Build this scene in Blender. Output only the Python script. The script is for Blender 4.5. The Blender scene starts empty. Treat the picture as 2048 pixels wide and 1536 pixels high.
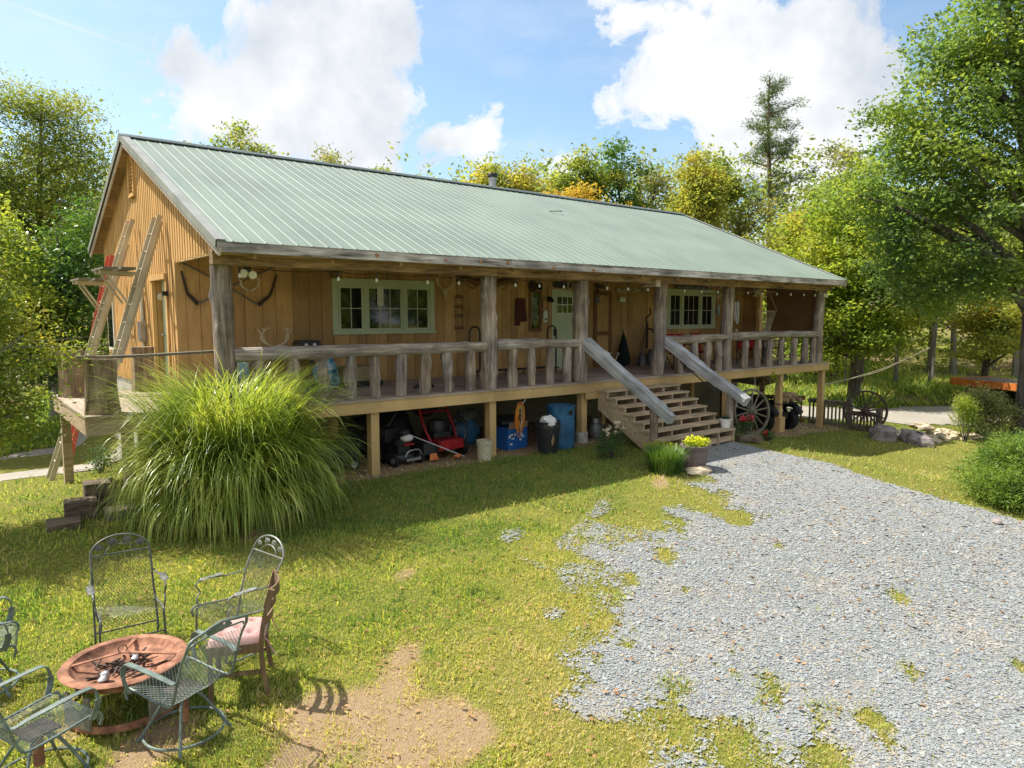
import bpy, math, random
import numpy as np
from mathutils import Vector, Matrix

R = math.radians
sc = bpy.context.scene
col = sc.collection
rng = np.random.default_rng(11)
random.seed(5)

# ------------------------------------------------------------------ camera, sky, sun, exposure
cam_d = bpy.data.cameras.new('camera')
cam_d.sensor_width = 36.0
cam_d.lens = 24.96
cam_d.clip_end = 3000
cam = bpy.data.objects.new('camera', cam_d)
col.objects.link(cam)
cam.location = (0, 0, 1.37)
cam.rotation_euler = (R(90 - 5.51), 0, R(-38.75))
sc.camera = cam
sc.render.resolution_x, sc.render.resolution_y = 1024, 768
sc.view_settings.view_transform = 'Standard'
sc.view_settings.look = 'None'
sc.view_settings.exposure = 1.28
sc.view_settings.gamma = 1.0
sc.view_settings.use_curve_mapping = False
sc.cycles.max_bounces = 7
sc.cycles.diffuse_bounces = 4
sc.cycles.glossy_bounces = 2
sc.cycles.transmission_bounces = 4
sc.cycles.transparent_max_bounces = 6
sc.cycles.caustics_reflective = False
sc.cycles.caustics_refractive = False

TO_SUN = Vector((-0.311, 0.456, 0.834)).normalized()
SUN_EL = math.asin(TO_SUN.z)
SUN_AZ = math.atan2(TO_SUN.x, TO_SUN.y)

world = bpy.data.worlds.new('World')
sc.world = world
world.use_nodes = True
wt = world.node_tree
wt.nodes.clear()


class NT:
    """small wrapper to write node trees in a line each"""
    def __init__(s, tree): s.t = tree
    def n(s, kind, **kw):
        nd = s.t.nodes.new(kind)
        for k, v in kw.items():
            if k.startswith('i_'):
                key = k[2:]
                nd.inputs[int(key) if key.isdigit() else key.replace('_', ' ')].default_value = v
            else:
                setattr(nd, k, v)
        return nd
    def l(s, a, b): s.t.links.new(a, b)
    def math(s, op, a, b=0.0, c=None, clamp=False):
        nd = s.t.nodes.new('ShaderNodeMath'); nd.operation = op; nd.use_clamp = clamp
        for i, x in enumerate((a, b) if c is None else (a, b, c)):
            if isinstance(x, (int, float)): nd.inputs[i].default_value = x
            else: s.l(x, nd.inputs[i])
        return nd.outputs[0]
    def ramp(s, fac, stops, interp='LINEAR'):
        nd = s.t.nodes.new('ShaderNodeValToRGB'); nd.color_ramp.interpolation = interp
        els = nd.color_ramp.elements
        while len(els) < len(stops): els.new(0.5)
        for e, (p, c) in zip(els, stops):
            e.position = p
            e.color = (c, c, c, 1) if isinstance(c, (int, float)) else (*c[:3], 1)
        s.l(fac, nd.inputs[0])
        return nd.outputs[0]
    def mix(s, fac, a, b, mode='MIX'):
        nd = s.t.nodes.new('ShaderNodeMix'); nd.data_type = 'RGBA'; nd.blend_type = mode
        for i, x in ((0, fac), (6, a), (7, b)):
            if isinstance(x, (int, float)): nd.inputs[i].default_value = x
            elif isinstance(x, tuple): nd.inputs[i].default_value = (*x[:3], 1)
            else: s.l(x, nd.inputs[i])
        return nd.outputs[2]


w = NT(wt)
tc = w.n('ShaderNodeTexCoord')
sky = w.n('ShaderNodeTexSky', sky_type='NISHITA', sun_disc=False)
sky.sun_elevation = SUN_EL
sky.sun_rotation = SUN_AZ
sky.altitude = 150
sky.air_density = 1.0
sky.dust_density = 1.6
sky.ozone_density = 1.0
# cumulus: lumpy clouds, each a few soft discs on the sky sphere broken up by noise
CLOUDS = [(0.342, 0.875, 0.344, 0.059),
          (0.404, 0.839, 0.365, 0.066),
          (0.462, 0.82, 0.338, 0.049),
          (0.378, 0.872, 0.31, 0.062),
          (0.314, 0.902, 0.298, 0.032),
          (0.278, 0.924, 0.261, 0.051),
          (0.349, 0.9, 0.263, 0.063),
          (0.426, 0.862, 0.274, 0.072),
          (0.483, 0.834, 0.266, 0.055),
          (0.407, 0.882, 0.238, 0.054),
          (0.465, 0.857, 0.223, 0.069),
          (0.52, 0.822, 0.231, 0.038),
          (0.57, 0.788, 0.232, 0.026),
          (0.507, 0.838, 0.2, 0.038),
          (0.261, 0.924, 0.279, 0.031),
          (0.301, 0.924, 0.236, 0.033),
          (0.75, 0.58, 0.318, 0.056),
          (0.742, 0.604, 0.292, 0.05),
          (0.785, 0.531, 0.318, 0.061),
          (0.8, 0.539, 0.263, 0.068),
          (0.827, 0.476, 0.3, 0.072),
          (0.844, 0.471, 0.256, 0.06),
          (0.857, 0.418, 0.303, 0.052),
          (0.863, 0.431, 0.262, 0.047),
          (0.718, 0.594, 0.372, 0.022),
          (0.677, 0.63, 0.385, 0.028),
          (0.746, 0.549, 0.385, 0.024),
          (0.852, 0.491, 0.182, 0.037),
          (0.87, 0.456, 0.185, 0.03),
          (0.821, 0.543, 0.177, 0.026),
          (0.642, 0.74, 0.198, 0.026),
          (0.667, 0.717, 0.204, 0.02),
          (0.454, 0.804, 0.385, 0.033),
          (0.209, 0.944, 0.254, 0.012),
          (0.699, 0.666, 0.261, 0.019)]
dvec = tc.outputs['Generated']
nz = w.n('ShaderNodeTexNoise', i_Scale=8.0, i_Detail=10.0, i_Roughness=0.64, i_Distortion=0.4)
w.l(dvec, nz.inputs['Vector'])
wob = w.math('MULTIPLY', w.math('SUBTRACT', nz.outputs[0], 0.5), 5.6)
field = None
for cx, cy, cz, cr in CLOUDS:
    dt = w.n('ShaderNodeVectorMath', operation='DOT_PRODUCT')
    w.l(dvec, dt.inputs[0]); dt.inputs[1].default_value = Vector((cx, cy, cz)).normalized()
    ang = w.math('SQRT', w.math('MULTIPLY_ADD', dt.outputs['Value'], -2.0, 2.0002))
    v = w.math('MULTIPLY_ADD', ang, -26.0, 26.0 * cr * 1.0)
    field = v if field is None else w.math('SMOOTH_MAX', field, v, 0.6)
# scattered cumulus over the rest of the dome, thickened out of view to add ambient light
mp = w.n('ShaderNodeMapping'); mp.inputs['Scale'].default_value = (1.0, 1.0, 1.9); w.l(dvec, mp.inputs[0])
nz2 = w.n('ShaderNodeTexNoise', i_Scale=2.3, i_Detail=2.0, i_Roughness=0.5); w.l(mp.outputs[0], nz2.inputs['Vector'])
fdot = w.n('ShaderNodeVectorMath', operation='DOT_PRODUCT'); w.l(dvec, fdot.inputs[0])
fdot.inputs[1].default_value = (0.6, 0.76, 0.24)
away = w.ramp(fdot.outputs['Value'], [(0.55, 1.0), (0.72, 0.0)])
gen = w.math('SUBTRACT', w.math('MULTIPLY', w.math('SUBTRACT', nz2.outputs[0], 0.44), 9.0), w.math('MULTIPLY_ADD', away, -4.0, 4.0))
field = w.math('MAXIMUM', field, gen)
dens = w.math('ADD', field, wob)
cmask = w.ramp(w.math('MULTIPLY_ADD', dens, 0.25, 0.5), [(0.42, 0.0), (0.50, 0.68), (0.58, 1.0)], 'EASE')
nz3 = w.n('ShaderNodeTexNoise', i_Scale=5.0, i_Detail=5.0, i_Roughness=0.55); w.l(dvec, nz3.inputs['Vector'])
ccol = w.ramp(nz3.outputs[0], [(0.36, (0.285, 0.31, 0.345)), (0.54, (0.425, 0.43, 0.435))])
cir = w.n('ShaderNodeMapping'); cir.inputs['Scale'].default_value = (2.0, 3.5, 9.0); cir.inputs['Rotation'].default_value = (0.2, 0.3, 0.4)
w.l(dvec, cir.inputs[0])
nz4 = w.n('ShaderNodeTexNoise', i_Scale=1.6, i_Detail=6.0, i_Roughness=0.6); w.l(cir.outputs[0], nz4.inputs['Vector'])
veil = w.ramp(nz4.outputs[0], [(0.46, 0.0), (0.75, 0.30)])
# thin old contrail
n_ct = Vector((0.031, 0.942, 0.334)).cross(Vector((0.262, 0.921, 0.290))).normalized()
ct = w.n('ShaderNodeVectorMath', operation='DOT_PRODUCT'); w.l(dvec, ct.inputs[0]); ct.inputs[1].default_value = n_ct
ctr = w.n('ShaderNodeVectorMath', operation='DOT_PRODUCT'); w.l(dvec, ctr.inputs[0]); ctr.inputs[1].default_value = Vector((0.05, 0.94, 0.33)).normalized()
trail = w.math('MULTIPLY', w.ramp(w.math('ABSOLUTE', ct.outputs['Value']), [(0.0, 0.38), (0.0035, 0.0)]), w.ramp(ctr.outputs['Value'], [(0.955, 0.0), (0.98, 1.0)]))
veil = w.math('MAXIMUM', veil, trail)
bg_sky = w.n('ShaderNodeBackground', i_Strength=0.086)
skyc = w.mix(1.0, sky.outputs[0], (0.95, 1.04, 1.03), 'MULTIPLY')
w.l(skyc, bg_sky.inputs[0])
bg_cl = w.n('ShaderNodeBackground', i_Strength=1.0)
w.l(ccol, bg_cl.inputs[0])
mx = w.n('ShaderNodeMixShader')
w.l(w.math('MAXIMUM', cmask, veil), mx.inputs[0])
w.l(bg_sky.outputs[0], mx.inputs[1]); w.l(bg_cl.outputs[0], mx.inputs[2])
wo = w.n('ShaderNodeOutputWorld'); w.l(mx.outputs[0], wo.inputs[0])

sun_d = bpy.data.lights.new('sun', 'SUN')
sun_d.energy = 3.6
sun_d.angle = R(0.55)
sun_d.color = (1.0, 0.94, 0.83)
sun = bpy.data.objects.new('sun', sun_d)
col.objects.link(sun)
sun.rotation_euler = TO_SUN.to_track_quat('Z', 'Y').to_euler()
sun.location = (-10, 15, 30)


# ------------------------------------------------------------------ helpers
def tag(o, label=None, cat=None, group=None, kind=None):
    if label: o['label'] = label
    if cat: o['category'] = cat
    if group: o['group'] = group
    if kind: o['kind'] = kind
    return o


def thing(name, label, cat, loc=(0, 0, 0), rz=0.0, group=None):
    o = bpy.data.objects.new(name, None)
    o.empty_display_size = 0.2
    col.objects.link(o)
    o.location = loc
    o.rotation_euler = (0, 0, rz)
    return tag(o, label, cat, group)


def copy_tree(o, parent=None):
    c = o.copy(); col.objects.link(c)
    mpi = o.matrix_parent_inverse.copy()
    c.parent = parent
    c.matrix_parent_inverse = mpi
    for ch in list(o.children): copy_tree(ch, c)
    return c


def mesh_obj(name, me, mat, parent=None, loc=None):
    if mat is not None: me.materials.append(mat)
    o = bpy.data.objects.new(name, me)
    col.objects.link(o)
    if parent is not None: o.parent = parent
    if loc is not None: o.location = loc
    return o


def np_mesh(name, verts, faces, mat, parent=None, smooth=False, loc=None):
    """verts n x 3, faces m x k (all the same k) numpy arrays"""
    me = bpy.data.meshes.new(name)
    n, (m, k) = len(verts), faces.shape
    me.vertices.add(n); me.vertices.foreach_set('co', np.asarray(verts, np.float32).ravel())
    me.loops.add(m * k); me.loops.foreach_set('vertex_index', faces.astype(np.int32).ravel())
    me.polygons.add(m)
    me.polygons.foreach_set('loop_start', np.arange(0, m * k, k, dtype=np.int32))
    me.polygons.foreach_set('loop_total', np.full(m, k, np.int32))
    if smooth: me.polygons.foreach_set('use_smooth', np.ones(m, bool))
    me.update(calc_edges=True)
    return mesh_obj(name, me, mat, parent, loc)


def frame(d, up=(0, 0, 1)):
    d = Vector(d).normalized(); u = Vector(up)
    if abs(d.dot(u)) > 0.97: u = Vector((1, 0, 0)) if abs(d.x) < 0.9 else Vector((0, 1, 0))
    s = d.cross(u).normalized()
    return d, s, s.cross(d).normalized()


class MB:
    """collects simple shapes; build() links them as one mesh object"""
    def __init__(s): s.v = []; s.f = []
    def add(s, vs, fs):
        o = len(s.v)
        s.v.extend([tuple(p) for p in vs]); s.f.extend([tuple(i + o for i in f) for f in fs])
        return s
    def box(s, x0, x1, y0, y1, z0, z1):
        vs = [(x, y, z) for z in (z0, z1) for y in (y0, y1) for x in (x0, x1)]
        return s.add(vs, [(0, 2, 3, 1), (4, 5, 7, 6), (0, 1, 5, 4), (2, 6, 7, 3), (0, 4, 6, 2), (1, 3, 7, 5)])
    def bar(s, p0, p1, w, h, up=(0, 0, 1), taper=1.0):
        p0, p1 = Vector(p0), Vector(p1)
        d, a, b = frame(p1 - p0, up)
        vs = []
        for p, t in ((p0, 1.0), (p1, taper)):
            for q, r in ((-1, -1), (1, -1), (1, 1), (-1, 1)): vs.append(p + a * (q * w * t / 2) + b * (r * h * t / 2))
        return s.add(vs, [(0, 1, 2, 3), (7, 6, 5, 4), (0, 4, 5, 1), (1, 5, 6, 2), (2, 6, 7, 3), (3, 7, 4, 0)])
    def cyl(s, p0, p1, r0, r1=None, n=10, caps=True):
        r1 = r0 if r1 is None else r1
        p0, p1 = Vector(p0), Vector(p1)
        d, a, b = frame(p1 - p0)
        vs, fs = [], []
        for p, r in ((p0, r0), (p1, r1)):
            for i in range(n):
                t = 2 * math.pi * i / n
                vs.append(p + a * (r * math.cos(t)) + b * (r * math.sin(t)))
        for i in range(n): fs.append((i, i + n, (i + 1) % n + n, (i + 1) % n))
        if caps: fs += [tuple(range(n)), tuple(range(2 * n - 1, n - 1, -1))]
        return s.add(vs, fs)
    def tube(s, pts, r, n=6, closed=False, caps=True):
        pts = [Vector(p) for p in pts]; m = len(pts)
        rs = r if isinstance(r, (list, tuple)) else [r] * m
        vs, fs = [], []
        prev = None
        for i, p in enumerate(pts):
            if closed: d = pts[(i + 1) % m] - pts[i - 1]
            else: d = pts[min(i + 1, m - 1)] - pts[max(i - 1, 0)]
            if d.length < 1e-9: d = Vector((0, 0, 1))
            d, a, b = frame(d) if prev is None else frame(d, prev)
            prev = b
            for j in range(n):
                t = 2 * math.pi * j / n
                vs.append(p + a * (rs[i] * math.cos(t)) + b * (rs[i] * math.sin(t)))
        for i in range(m if closed else m - 1):
            k = (i + 1) % m
            for j in range(n): fs.append((i * n + j, k * n + j, k * n + (j + 1) % n, i * n + (j + 1) % n))
        if caps and not closed: fs += [tuple(range(n)), tuple(range(m * n - 1, (m - 1) * n - 1, -1))]
        return s.add(vs, fs)
    def lathe(s, prof, c=(0, 0, 0), n=20, axis=(0, 0, 1), close=False):
        d, a, b = frame(axis); c = Vector(c)
        vs, fs = [], []
        for r, z in prof:
            for j in range(n):
                t = 2 * math.pi * j / n
                vs.append(c + d * z + a * (r * math.cos(t)) + b * (r * math.sin(t)))
        m = len(prof)
        for i in range(m if close else m - 1):
            k = (i + 1) % m
            for j in range(n): fs.append((i * n + j, i * n + (j + 1) % n, k * n + (j + 1) % n, k * n + j))
        if not close:
            if prof[0][0] > 1e-4: fs.append(tuple(range(n - 1, -1, -1)))
            if prof[-1][0] > 1e-4: fs.append(tuple(range((m - 1) * n, m * n)))
        return s.add(vs, fs)
    def blob(s, c, rad, seed=0, amp=0.12, n=14, m=9, flat=None):
        rr = random.Random(seed)
        ph = [(rr.uniform(0, 6.3), rr.randint(1, 4), rr.randint(1, 3), rr.uniform(.3, 1)) for _ in range(6)]
        vs, fs = [], []
        for i in range(m + 1):
            th = math.pi * i / m
            for j in range(n):
                t = 2 * math.pi * j / n
                k = 1 + amp * sum(w_ * math.sin(a_ * t + p_) * math.sin(b_ * th + p_) for p_, a_, b_, w_ in ph) * (math.sin(th))
                z = math.cos(th)
                if flat is not None: z = max(z, flat)
                vs.append((c[0] + rad[0] * k * math.sin(th) * math.cos(t), c[1] + rad[1] * k * math.sin(th) * math.sin(t), c[2] + rad[2] * z * k))
        for i in range(m):
            for j in range(n): fs.append((i * n + j, i * n + (j + 1) % n, (i + 1) * n + (j + 1) % n, (i + 1) * n + j)[::-1])
        return s.add(vs, fs)
    def log(s, p0, p1, r0, r1=None, seed=0, n=14, m=12, amp=0.07, knots=2, square=0.0):
        """a hand-peeled log: uneven along its length, a little out of round, with knots"""
        r1 = r0 if r1 is None else r1
        rr = random.Random(seed)
        p0, p1 = Vector(p0), Vector(p1)
        d, a, b = frame(p1 - p0); L = (p1 - p0).length
        ph = [(rr.uniform(0, 6.3), rr.randint(1, 3), rr.uniform(2, 9) / max(L, .5), rr.uniform(.3, 1)) for _ in range(6)]
        kn = [(rr.uniform(.1, .9) * L, rr.uniform(0, 6.3), rr.uniform(.12, .3) * r0) for _ in range(knots)]
        bx = [rr.uniform(-1, 1) * r0 * .16 for _ in range(4)]
        vs, fs = [], []
        for i in range(m + 1):
            u = i / m; z = u * L
            off = a * (bx[0] * math.sin(3.1 * u + bx[2] * 40) + bx[1] * u * (1 - u)) + b * (bx[2] * math.sin(2.3 * u + 1))
            r = r0 + (r1 - r0) * u
            for j in range(n):
                t = 2 * math.pi * j / n
                k = 1 + amp * sum(w_ * math.sin(a_ * t + p_ + q_ * z) for p_, a_, q_, w_ in ph) / 2
                rad = r * k
                if square: rad *= 1 + square * (1.0 / max(abs(math.cos(t)), abs(math.sin(t))) - 1)
                for kz, kt, kr in kn:
                    dd = ((z - kz) / .07) ** 2 + (math.sin((t - kt) / 2) * 2 * r / .06) ** 2
                    rad += kr * math.exp(-dd)
                vs.append(p0 + d * z + off + a * (rad * math.cos(t)) + b * (rad * math.sin(t)))
        for i in range(m):
            for j in range(n): fs.append((i * n + j, (i + 1) * n + j, (i + 1) * n + (j + 1) % n, i * n + (j + 1) % n))
        fs += [tuple(range(n)), tuple(range((m + 1) * n - 1, m * n - 1, -1))]
        return s.add(vs, fs)
    def plate(s, poly, o, u, v, th):
        """extruded polygon: 2-D outline in the frame o, u, v, thickness th along u x v"""
        o, u, v = Vector(o), Vector(u).normalized(), Vector(v).normalized(); w_ = u.cross(v)
        n = len(poly)
        vs = [o + u * x + v * y for x, y in poly] + [o + u * x + v * y + w_ * th for x, y in poly]
        fs = [tuple(range(n - 1, -1, -1)), tuple(range(n, 2 * n))]
        for i in range(n): fs.append((i, (i + 1) % n, (i + 1) % n + n, i + n))
        return s.add(vs, fs)
    def move(s, M):
        s.v = [tuple(M @ Vector(p)) for p in s.v]; return s
    def build(s, name, mat, parent=None, smooth=True, world=False, ang=0.7, loc=None):
        me = bpy.data.meshes.new(name)
        me.from_pydata(s.v, [], s.f)
        if smooth:
            me.polygons.foreach_set('use_smooth', np.ones(len(me.polygons), bool))
            me.set_sharp_from_angle(angle=ang)
        me.update()
        o = mesh_obj(name, me, mat, parent, loc)
        if world and parent is not None:
            o.matrix_parent_inverse = Matrix.Rotation(-parent.rotation_euler.z, 4, 'Z') @ Matrix.Translation(-Vector(parent.location))
        return o


def arc(c, r, a0, a1, n, u=(1, 0, 0), v=(0, 0, 1)):
    c, u, v = Vector(c), Vector(u), Vector(v)
    return [c + u * (r * math.cos(a0 + (a1 - a0) * i / n)) + v * (r * math.sin(a0 + (a1 - a0) * i / n)) for i in range(n + 1)]


def smooth_path(pts, k=5):
    """Catmull-Rom through the points"""
    P = [Vector(p) for p in pts]; out = []
    for i in range(len(P) - 1):
        p0, p1, p2, p3 = P[max(i - 1, 0)], P[i], P[i + 1], P[min(i + 2, len(P) - 1)]
        for j in range(k):
            t = j / k
            out.append(0.5 * (2 * p1 + (p2 - p0) * t + (2 * p0 - 5 * p1 + 4 * p2 - p3) * t * t + (3 * p1 - p0 - 3 * p2 + p3) * t ** 3))
    out.append(P[-1])
    return out


# ------------------------------------------------------------------ materials
def new_mat(name):
    m = bpy.data.materials.new(name); m.use_nodes = True
    t = NT(m.node_tree); b = m.node_tree.nodes['Principled BSDF']
    return m, t, b


def coords(t, scale, mode='pos'):
    mp_ = t.n('ShaderNodeMapping'); mp_.inputs['Scale'].default_value = scale
    if mode == 'pos': t.l(t.n('ShaderNodeNewGeometry').outputs['Position'], mp_.inputs[0])
    else: t.l(t.n('ShaderNodeTexCoord').outputs['Object'], mp_.inputs[0])
    return mp_.outputs[0]


def mat(name, stops, scale=(6, 6, 6), rough=0.7, bump=0.0, metal=0.0, spec=0.3, detail=5.0, rnd=0.0, mode='pos', patch=0.25, patch_scale=1.3, lo=0.3, hi=0.7, bdist=0.01, coat=0.0, tint=None):
    """procedural paint / wood / stone: stretched noise between the given colours, larger uneven patches, fine relief"""
    m, t, b = new_mat(name)
    stops = [stops] if not isinstance(stops, list) else stops
    co = coords(t, scale, mode)
    nz_ = t.n('ShaderNodeTexNoise', i_Scale=1.0, i_Detail=detail, i_Roughness=0.62); t.l(co, nz_.inputs['Vector'])
    if len(stops) == 1:
        c = stops[0]; stops = [tuple(x * 0.86 for x in c), tuple(min(1, x * 1.12) for x in c)]
    k = len(stops)
    colr = t.ramp(nz_.outputs[0], [(lo + (hi - lo) * i / (k - 1), c) for i, c in enumerate(stops)])
    if patch:
        n2 = t.n('ShaderNodeTexNoise', i_Scale=patch_scale, i_Detail=3.0); t.l(coords(t, (1, 1, 1), mode), n2.inputs['Vector'])
        colr = t.mix(1.0, colr, t.ramp(n2.outputs[0], [(0.3, 1 - patch), (0.7, 1 + patch * 0.4)]), 'MULTIPLY')
    if tint:
        n4 = t.n('ShaderNodeTexNoise', i_Scale=1.0, i_Detail=4.0); t.l(coords(t, tuple(max(.8, q * .16) for q in scale), mode), n4.inputs['Vector'])
        colr = t.mix(t.ramp(n4.outputs[0], [(0.42, 0.0), (0.62, 1.0)]), colr, t.mix(1.0, colr, tint, 'MULTIPLY'))
    if rnd:
        oi = t.n('ShaderNodeObjectInfo')
        hs = t.n('ShaderNodeHueSaturation'); t.l(colr, hs.inputs['Color'])
        t.l(t.math('MULTIPLY_ADD', oi.outputs['Random'], 2 * rnd, 1 - rnd), hs.inputs['Value'])
        colr = hs.outputs[0]
    t.l(colr, b.inputs['Base Color'])
    b.inputs['Roughness'].default_value = rough
    b.inputs['Metallic'].default_value = metal
    b.inputs['Specular IOR Level'].default_value = spec
    if coat: b.inputs['Coat Weight'].default_value = coat
    if bump:
        n3 = t.n('ShaderNodeTexNoise', i_Scale=2.2, i_Detail=6.0, i_Roughness=0.7); t.l(co, n3.inputs['Vector'])
        bp = t.n('ShaderNodeBump', i_Strength=bump, i_Distance=bdist); t.l(n3.outputs[0], bp.inputs['Height'])
        t.l(bp.outputs[0], b.inputs['Normal'])
    return m


LEAF = 1.75


def leaf_mat(name, cols, trans=0.52, rough=0.5, spec=0.25, clump=0.6):
    """leaves: each leaf its own tint, larger clumps of tint, light passes through"""
    m, t, b = new_mat(name)
    geo = t.n('ShaderNodeNewGeometry')
    n1 = t.n('ShaderNodeTexNoise', i_Scale=clump, i_Detail=2.0); t.l(geo.outputs['Position'], n1.inputs['Vector'])
    f = t.math('ADD', t.math('MULTIPLY', geo.outputs['Random Per Island'], 0.38), t.math('MULTIPLY_ADD', n1.outputs[0], 1.8, -0.60))
    k = len(cols)
    cols = [tuple(min(.8, q * LEAF) for q in x) for x in cols]
    c = t.ramp(f, [(0.04 + 0.92 * i / (k - 1), x) for i, x in enumerate(cols)])
    t.l(c, b.inputs['Base Color'])
    b.inputs['Roughness'].default_value = rough
    b.inputs['Specular IOR Level'].default_value = spec
    tr = t.n('ShaderNodeBsdfTranslucent')
    t.l(t.mix(1.0, c, (1.32, 1.25, 0.62), 'MULTIPLY'), tr.inputs[0])
    ms = t.n('ShaderNodeMixShader', i_0=trans)
    t.l(b.outputs[0], ms.inputs[1]); t.l(tr.outputs[0], ms.inputs[2])
    t.l(ms.outputs[0], m.node_tree.nodes['Material Output'].inputs[0])
    return m


K = {}
K['siding'] = mat('siding_paint', [(0.40, 0.235, 0.095), (0.55, 0.335, 0.14), (0.47, 0.28, 0.115)], (9, 9, 1.2), 0.75, 0.3, rnd=0.2, patch=0.3)
K['siding_dark'] = mat('siding_gap', (0.035, 0.022, 0.012), rough=0.9)
K['batten'] = mat('gable_batten_paint', [(0.48, 0.28, 0.105), (0.62, 0.38, 0.15), (0.54, 0.325, 0.125)], (9, 9, 1.4), 0.72, 0.3, rnd=0.1, patch=0.15)
K['tanpaint'] = mat('tan_trim_paint', [(0.50, 0.335, 0.15), (0.58, 0.40, 0.19)], (3, 3, 3), 0.65, 0.12, rnd=0.06, patch=0.2)
K['logv'] = mat('weathered_log_upright', [(0.04, 0.034, 0.031), (0.20, 0.168, 0.148), (0.34, 0.295, 0.265), (0.55, 0.495, 0.455)], (22, 22, 1.6), 0.88, 1.0, detail=8, tint=(1.14, 1.0, 0.86), rnd=0.14, patch=0.42, patch_scale=2.4, lo=0.24, hi=0.72, bdist=0.02)
K['logh'] = mat('weathered_log_lying', [(0.045, 0.04, 0.035), (0.23, 0.195, 0.17), (0.38, 0.335, 0.295), (0.60, 0.55, 0.50)], (1.6, 22, 22), 0.88, 1.0, detail=8, tint=(1.06, 1.0, 0.93), rnd=0.1, patch=0.4, patch_scale=2.4, lo=0.24, hi=0.72, bdist=0.02)
K['handrail'] = mat('sunbleached_handrail', [(0.10, 0.105, 0.09), (0.30, 0.30, 0.30), (0.42, 0.43, 0.445), (0.52, 0.53, 0.56)], (1.3, 20, 20), 0.88, 0.9, detail=8, patch=0.3, patch_scale=3, lo=0.26, hi=0.68, bdist=0.02, mode='obj')
K['beam'] = mat('rough_beam', [(0.11, 0.07, 0.04), (0.34, 0.22, 0.11), (0.50, 0.34, 0.18)], (2.5, 22, 22), 0.85, 0.5, detail=6, rnd=0.08, patch=0.45, patch_scale=1.1)
K['fascia'] = mat('grey_fascia_board', [(0.06, 0.055, 0.05), (0.38, 0.345, 0.325), (0.60, 0.56, 0.54)], (1.6, 20, 16), 0.88, 0.5, detail=7, patch=0.55, patch_scale=1.6, lo=0.3, hi=0.62)
K['knot'] = mat('cut_knot', [(0.30, 0.13, 0.06), (0.52, 0.27, 0.14)], (30, 30, 30), 0.8)
K['deck'] = mat('deck_boards', [(0.25, 0.19, 0.16), (0.38, 0.30, 0.25), (0.46, 0.385, 0.33)], (1.5, 20, 20), 0.8, 0.35, rnd=0.12, patch=0.25)
K['decklight'] = mat('sunbleached_deck', [(0.25, 0.195, 0.145), (0.36, 0.295, 0.225), (0.42, 0.355, 0.28)], (18, 1.5, 18), 0.85, 0.35, rnd=0.1, patch=0.2)
K['lumber'] = mat('stair_lumber', [(0.30, 0.21, 0.13), (0.47, 0.355, 0.235), (0.55, 0.44, 0.31)], (1.6, 16, 16), 0.8, 0.35, rnd=0.1, patch=0.3, patch_scale=2)
K['roof'] = mat('green_metal_roof', [(0.172, 0.218, 0.184), (0.20, 0.248, 0.21), (0.186, 0.232, 0.197)], (5, .5, .5), 0.6, 0.03, spec=0.25, rnd=0.035, patch=0.14, patch_scale=0.8)
K['ridge'] = mat('dark_ridge_cap', [(0.10, 0.125, 0.12), (0.14, 0.17, 0.16)], (2, 2, 2), 0.45, spec=0.4)
K['rake'] = mat('rake_trim_metal', [(0.22, 0.23, 0.205), (0.30, 0.31, 0.28)], (3, 3, 3), 0.5, spec=0.4)
K['soffit'] = mat('rake_underboard', [(0.52, 0.44, 0.38), (0.60, 0.53, 0.47)], (3, 3, 3), 0.7)
K['sage'] = mat('sage_paint', [(0.50, 0.565, 0.375), (0.55, 0.615, 0.42)], (4, 4, 4), 0.55, 0.05, patch=0.08)
K['cream'] = mat('cream_paint', (0.66, 0.66, 0.57), rough=0.5, patch=0.05)
K['stucco'] = mat('foundation_stucco', [(0.21, 0.19, 0.12), (0.27, 0.245, 0.16)], (8, 8, 8), 0.9, 0.4, patch=0.3)
K['concrete'] = mat('concrete', [(0.42, 0.39, 0.34), (0.56, 0.53, 0.48)], (14, 14, 14), 0.9, 0.4, patch=0.35, patch_scale=4)
K['oldblock'] = mat('old_timber_block', [(0.05, 0.038, 0.028), (0.17, 0.125, 0.09), (0.27, 0.21, 0.155)], (3, 14, 14), 0.9, 0.6, patch=0.4)
K['brownwood'] = mat('brown_stained_wood', [(0.15, 0.075, 0.03), (0.24, 0.125, 0.05)], (20, 20, 2), 0.6, 0.2)
K['black'] = mat('black_metal', (0.012, 0.012, 0.013), rough=0.45, spec=0.5, patch=0.1)
K['rubber'] = mat('black_rubber', (0.016, 0.016, 0.017), rough=0.8, patch=0.2)
K['blackplastic'] = mat('black_plastic', (0.02, 0.022, 0.026), rough=0.45, spec=0.5, patch=0.2)
K['red'] = mat('red_paint', (0.36, 0.015, 0.02), rough=0.4, spec=0.5, patch=0.25, patch_scale=6)
K['redcloth'] = mat('red_cloth', (0.33, 0.02, 0.025), rough=0.9, patch=0.2)
K['white'] = mat('white_plastic', (0.72, 0.71, 0.68), rough=0.5, patch=0.12, patch_scale=8)
K['ivory'] = mat('ivory_glass', (0.66, 0.62, 0.47), rough=0.35, patch=0.1)
K['steel'] = mat('dull_steel', (0.42, 0.42, 0.43), rough=0.45, metal=0.8, patch=0.2)
K['galv'] = mat('galvanised_can', [(0.14, 0.14, 0.145), (0.24, 0.24, 0.245)], (8, 8, 8), 0.5, metal=0.5)
K['alu'] = mat('ladder_aluminium', [(0.50, 0.43, 0.30), (0.62, 0.55, 0.40)], (4, 4, 4), 0.5, metal=0.25, spec=0.5)
K['fibred'] = mat('red_fibreglass_rail', [(0.46, 0.075, 0.055), (0.58, 0.12, 0.09)], (4, 4, 4), 0.55)
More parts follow.
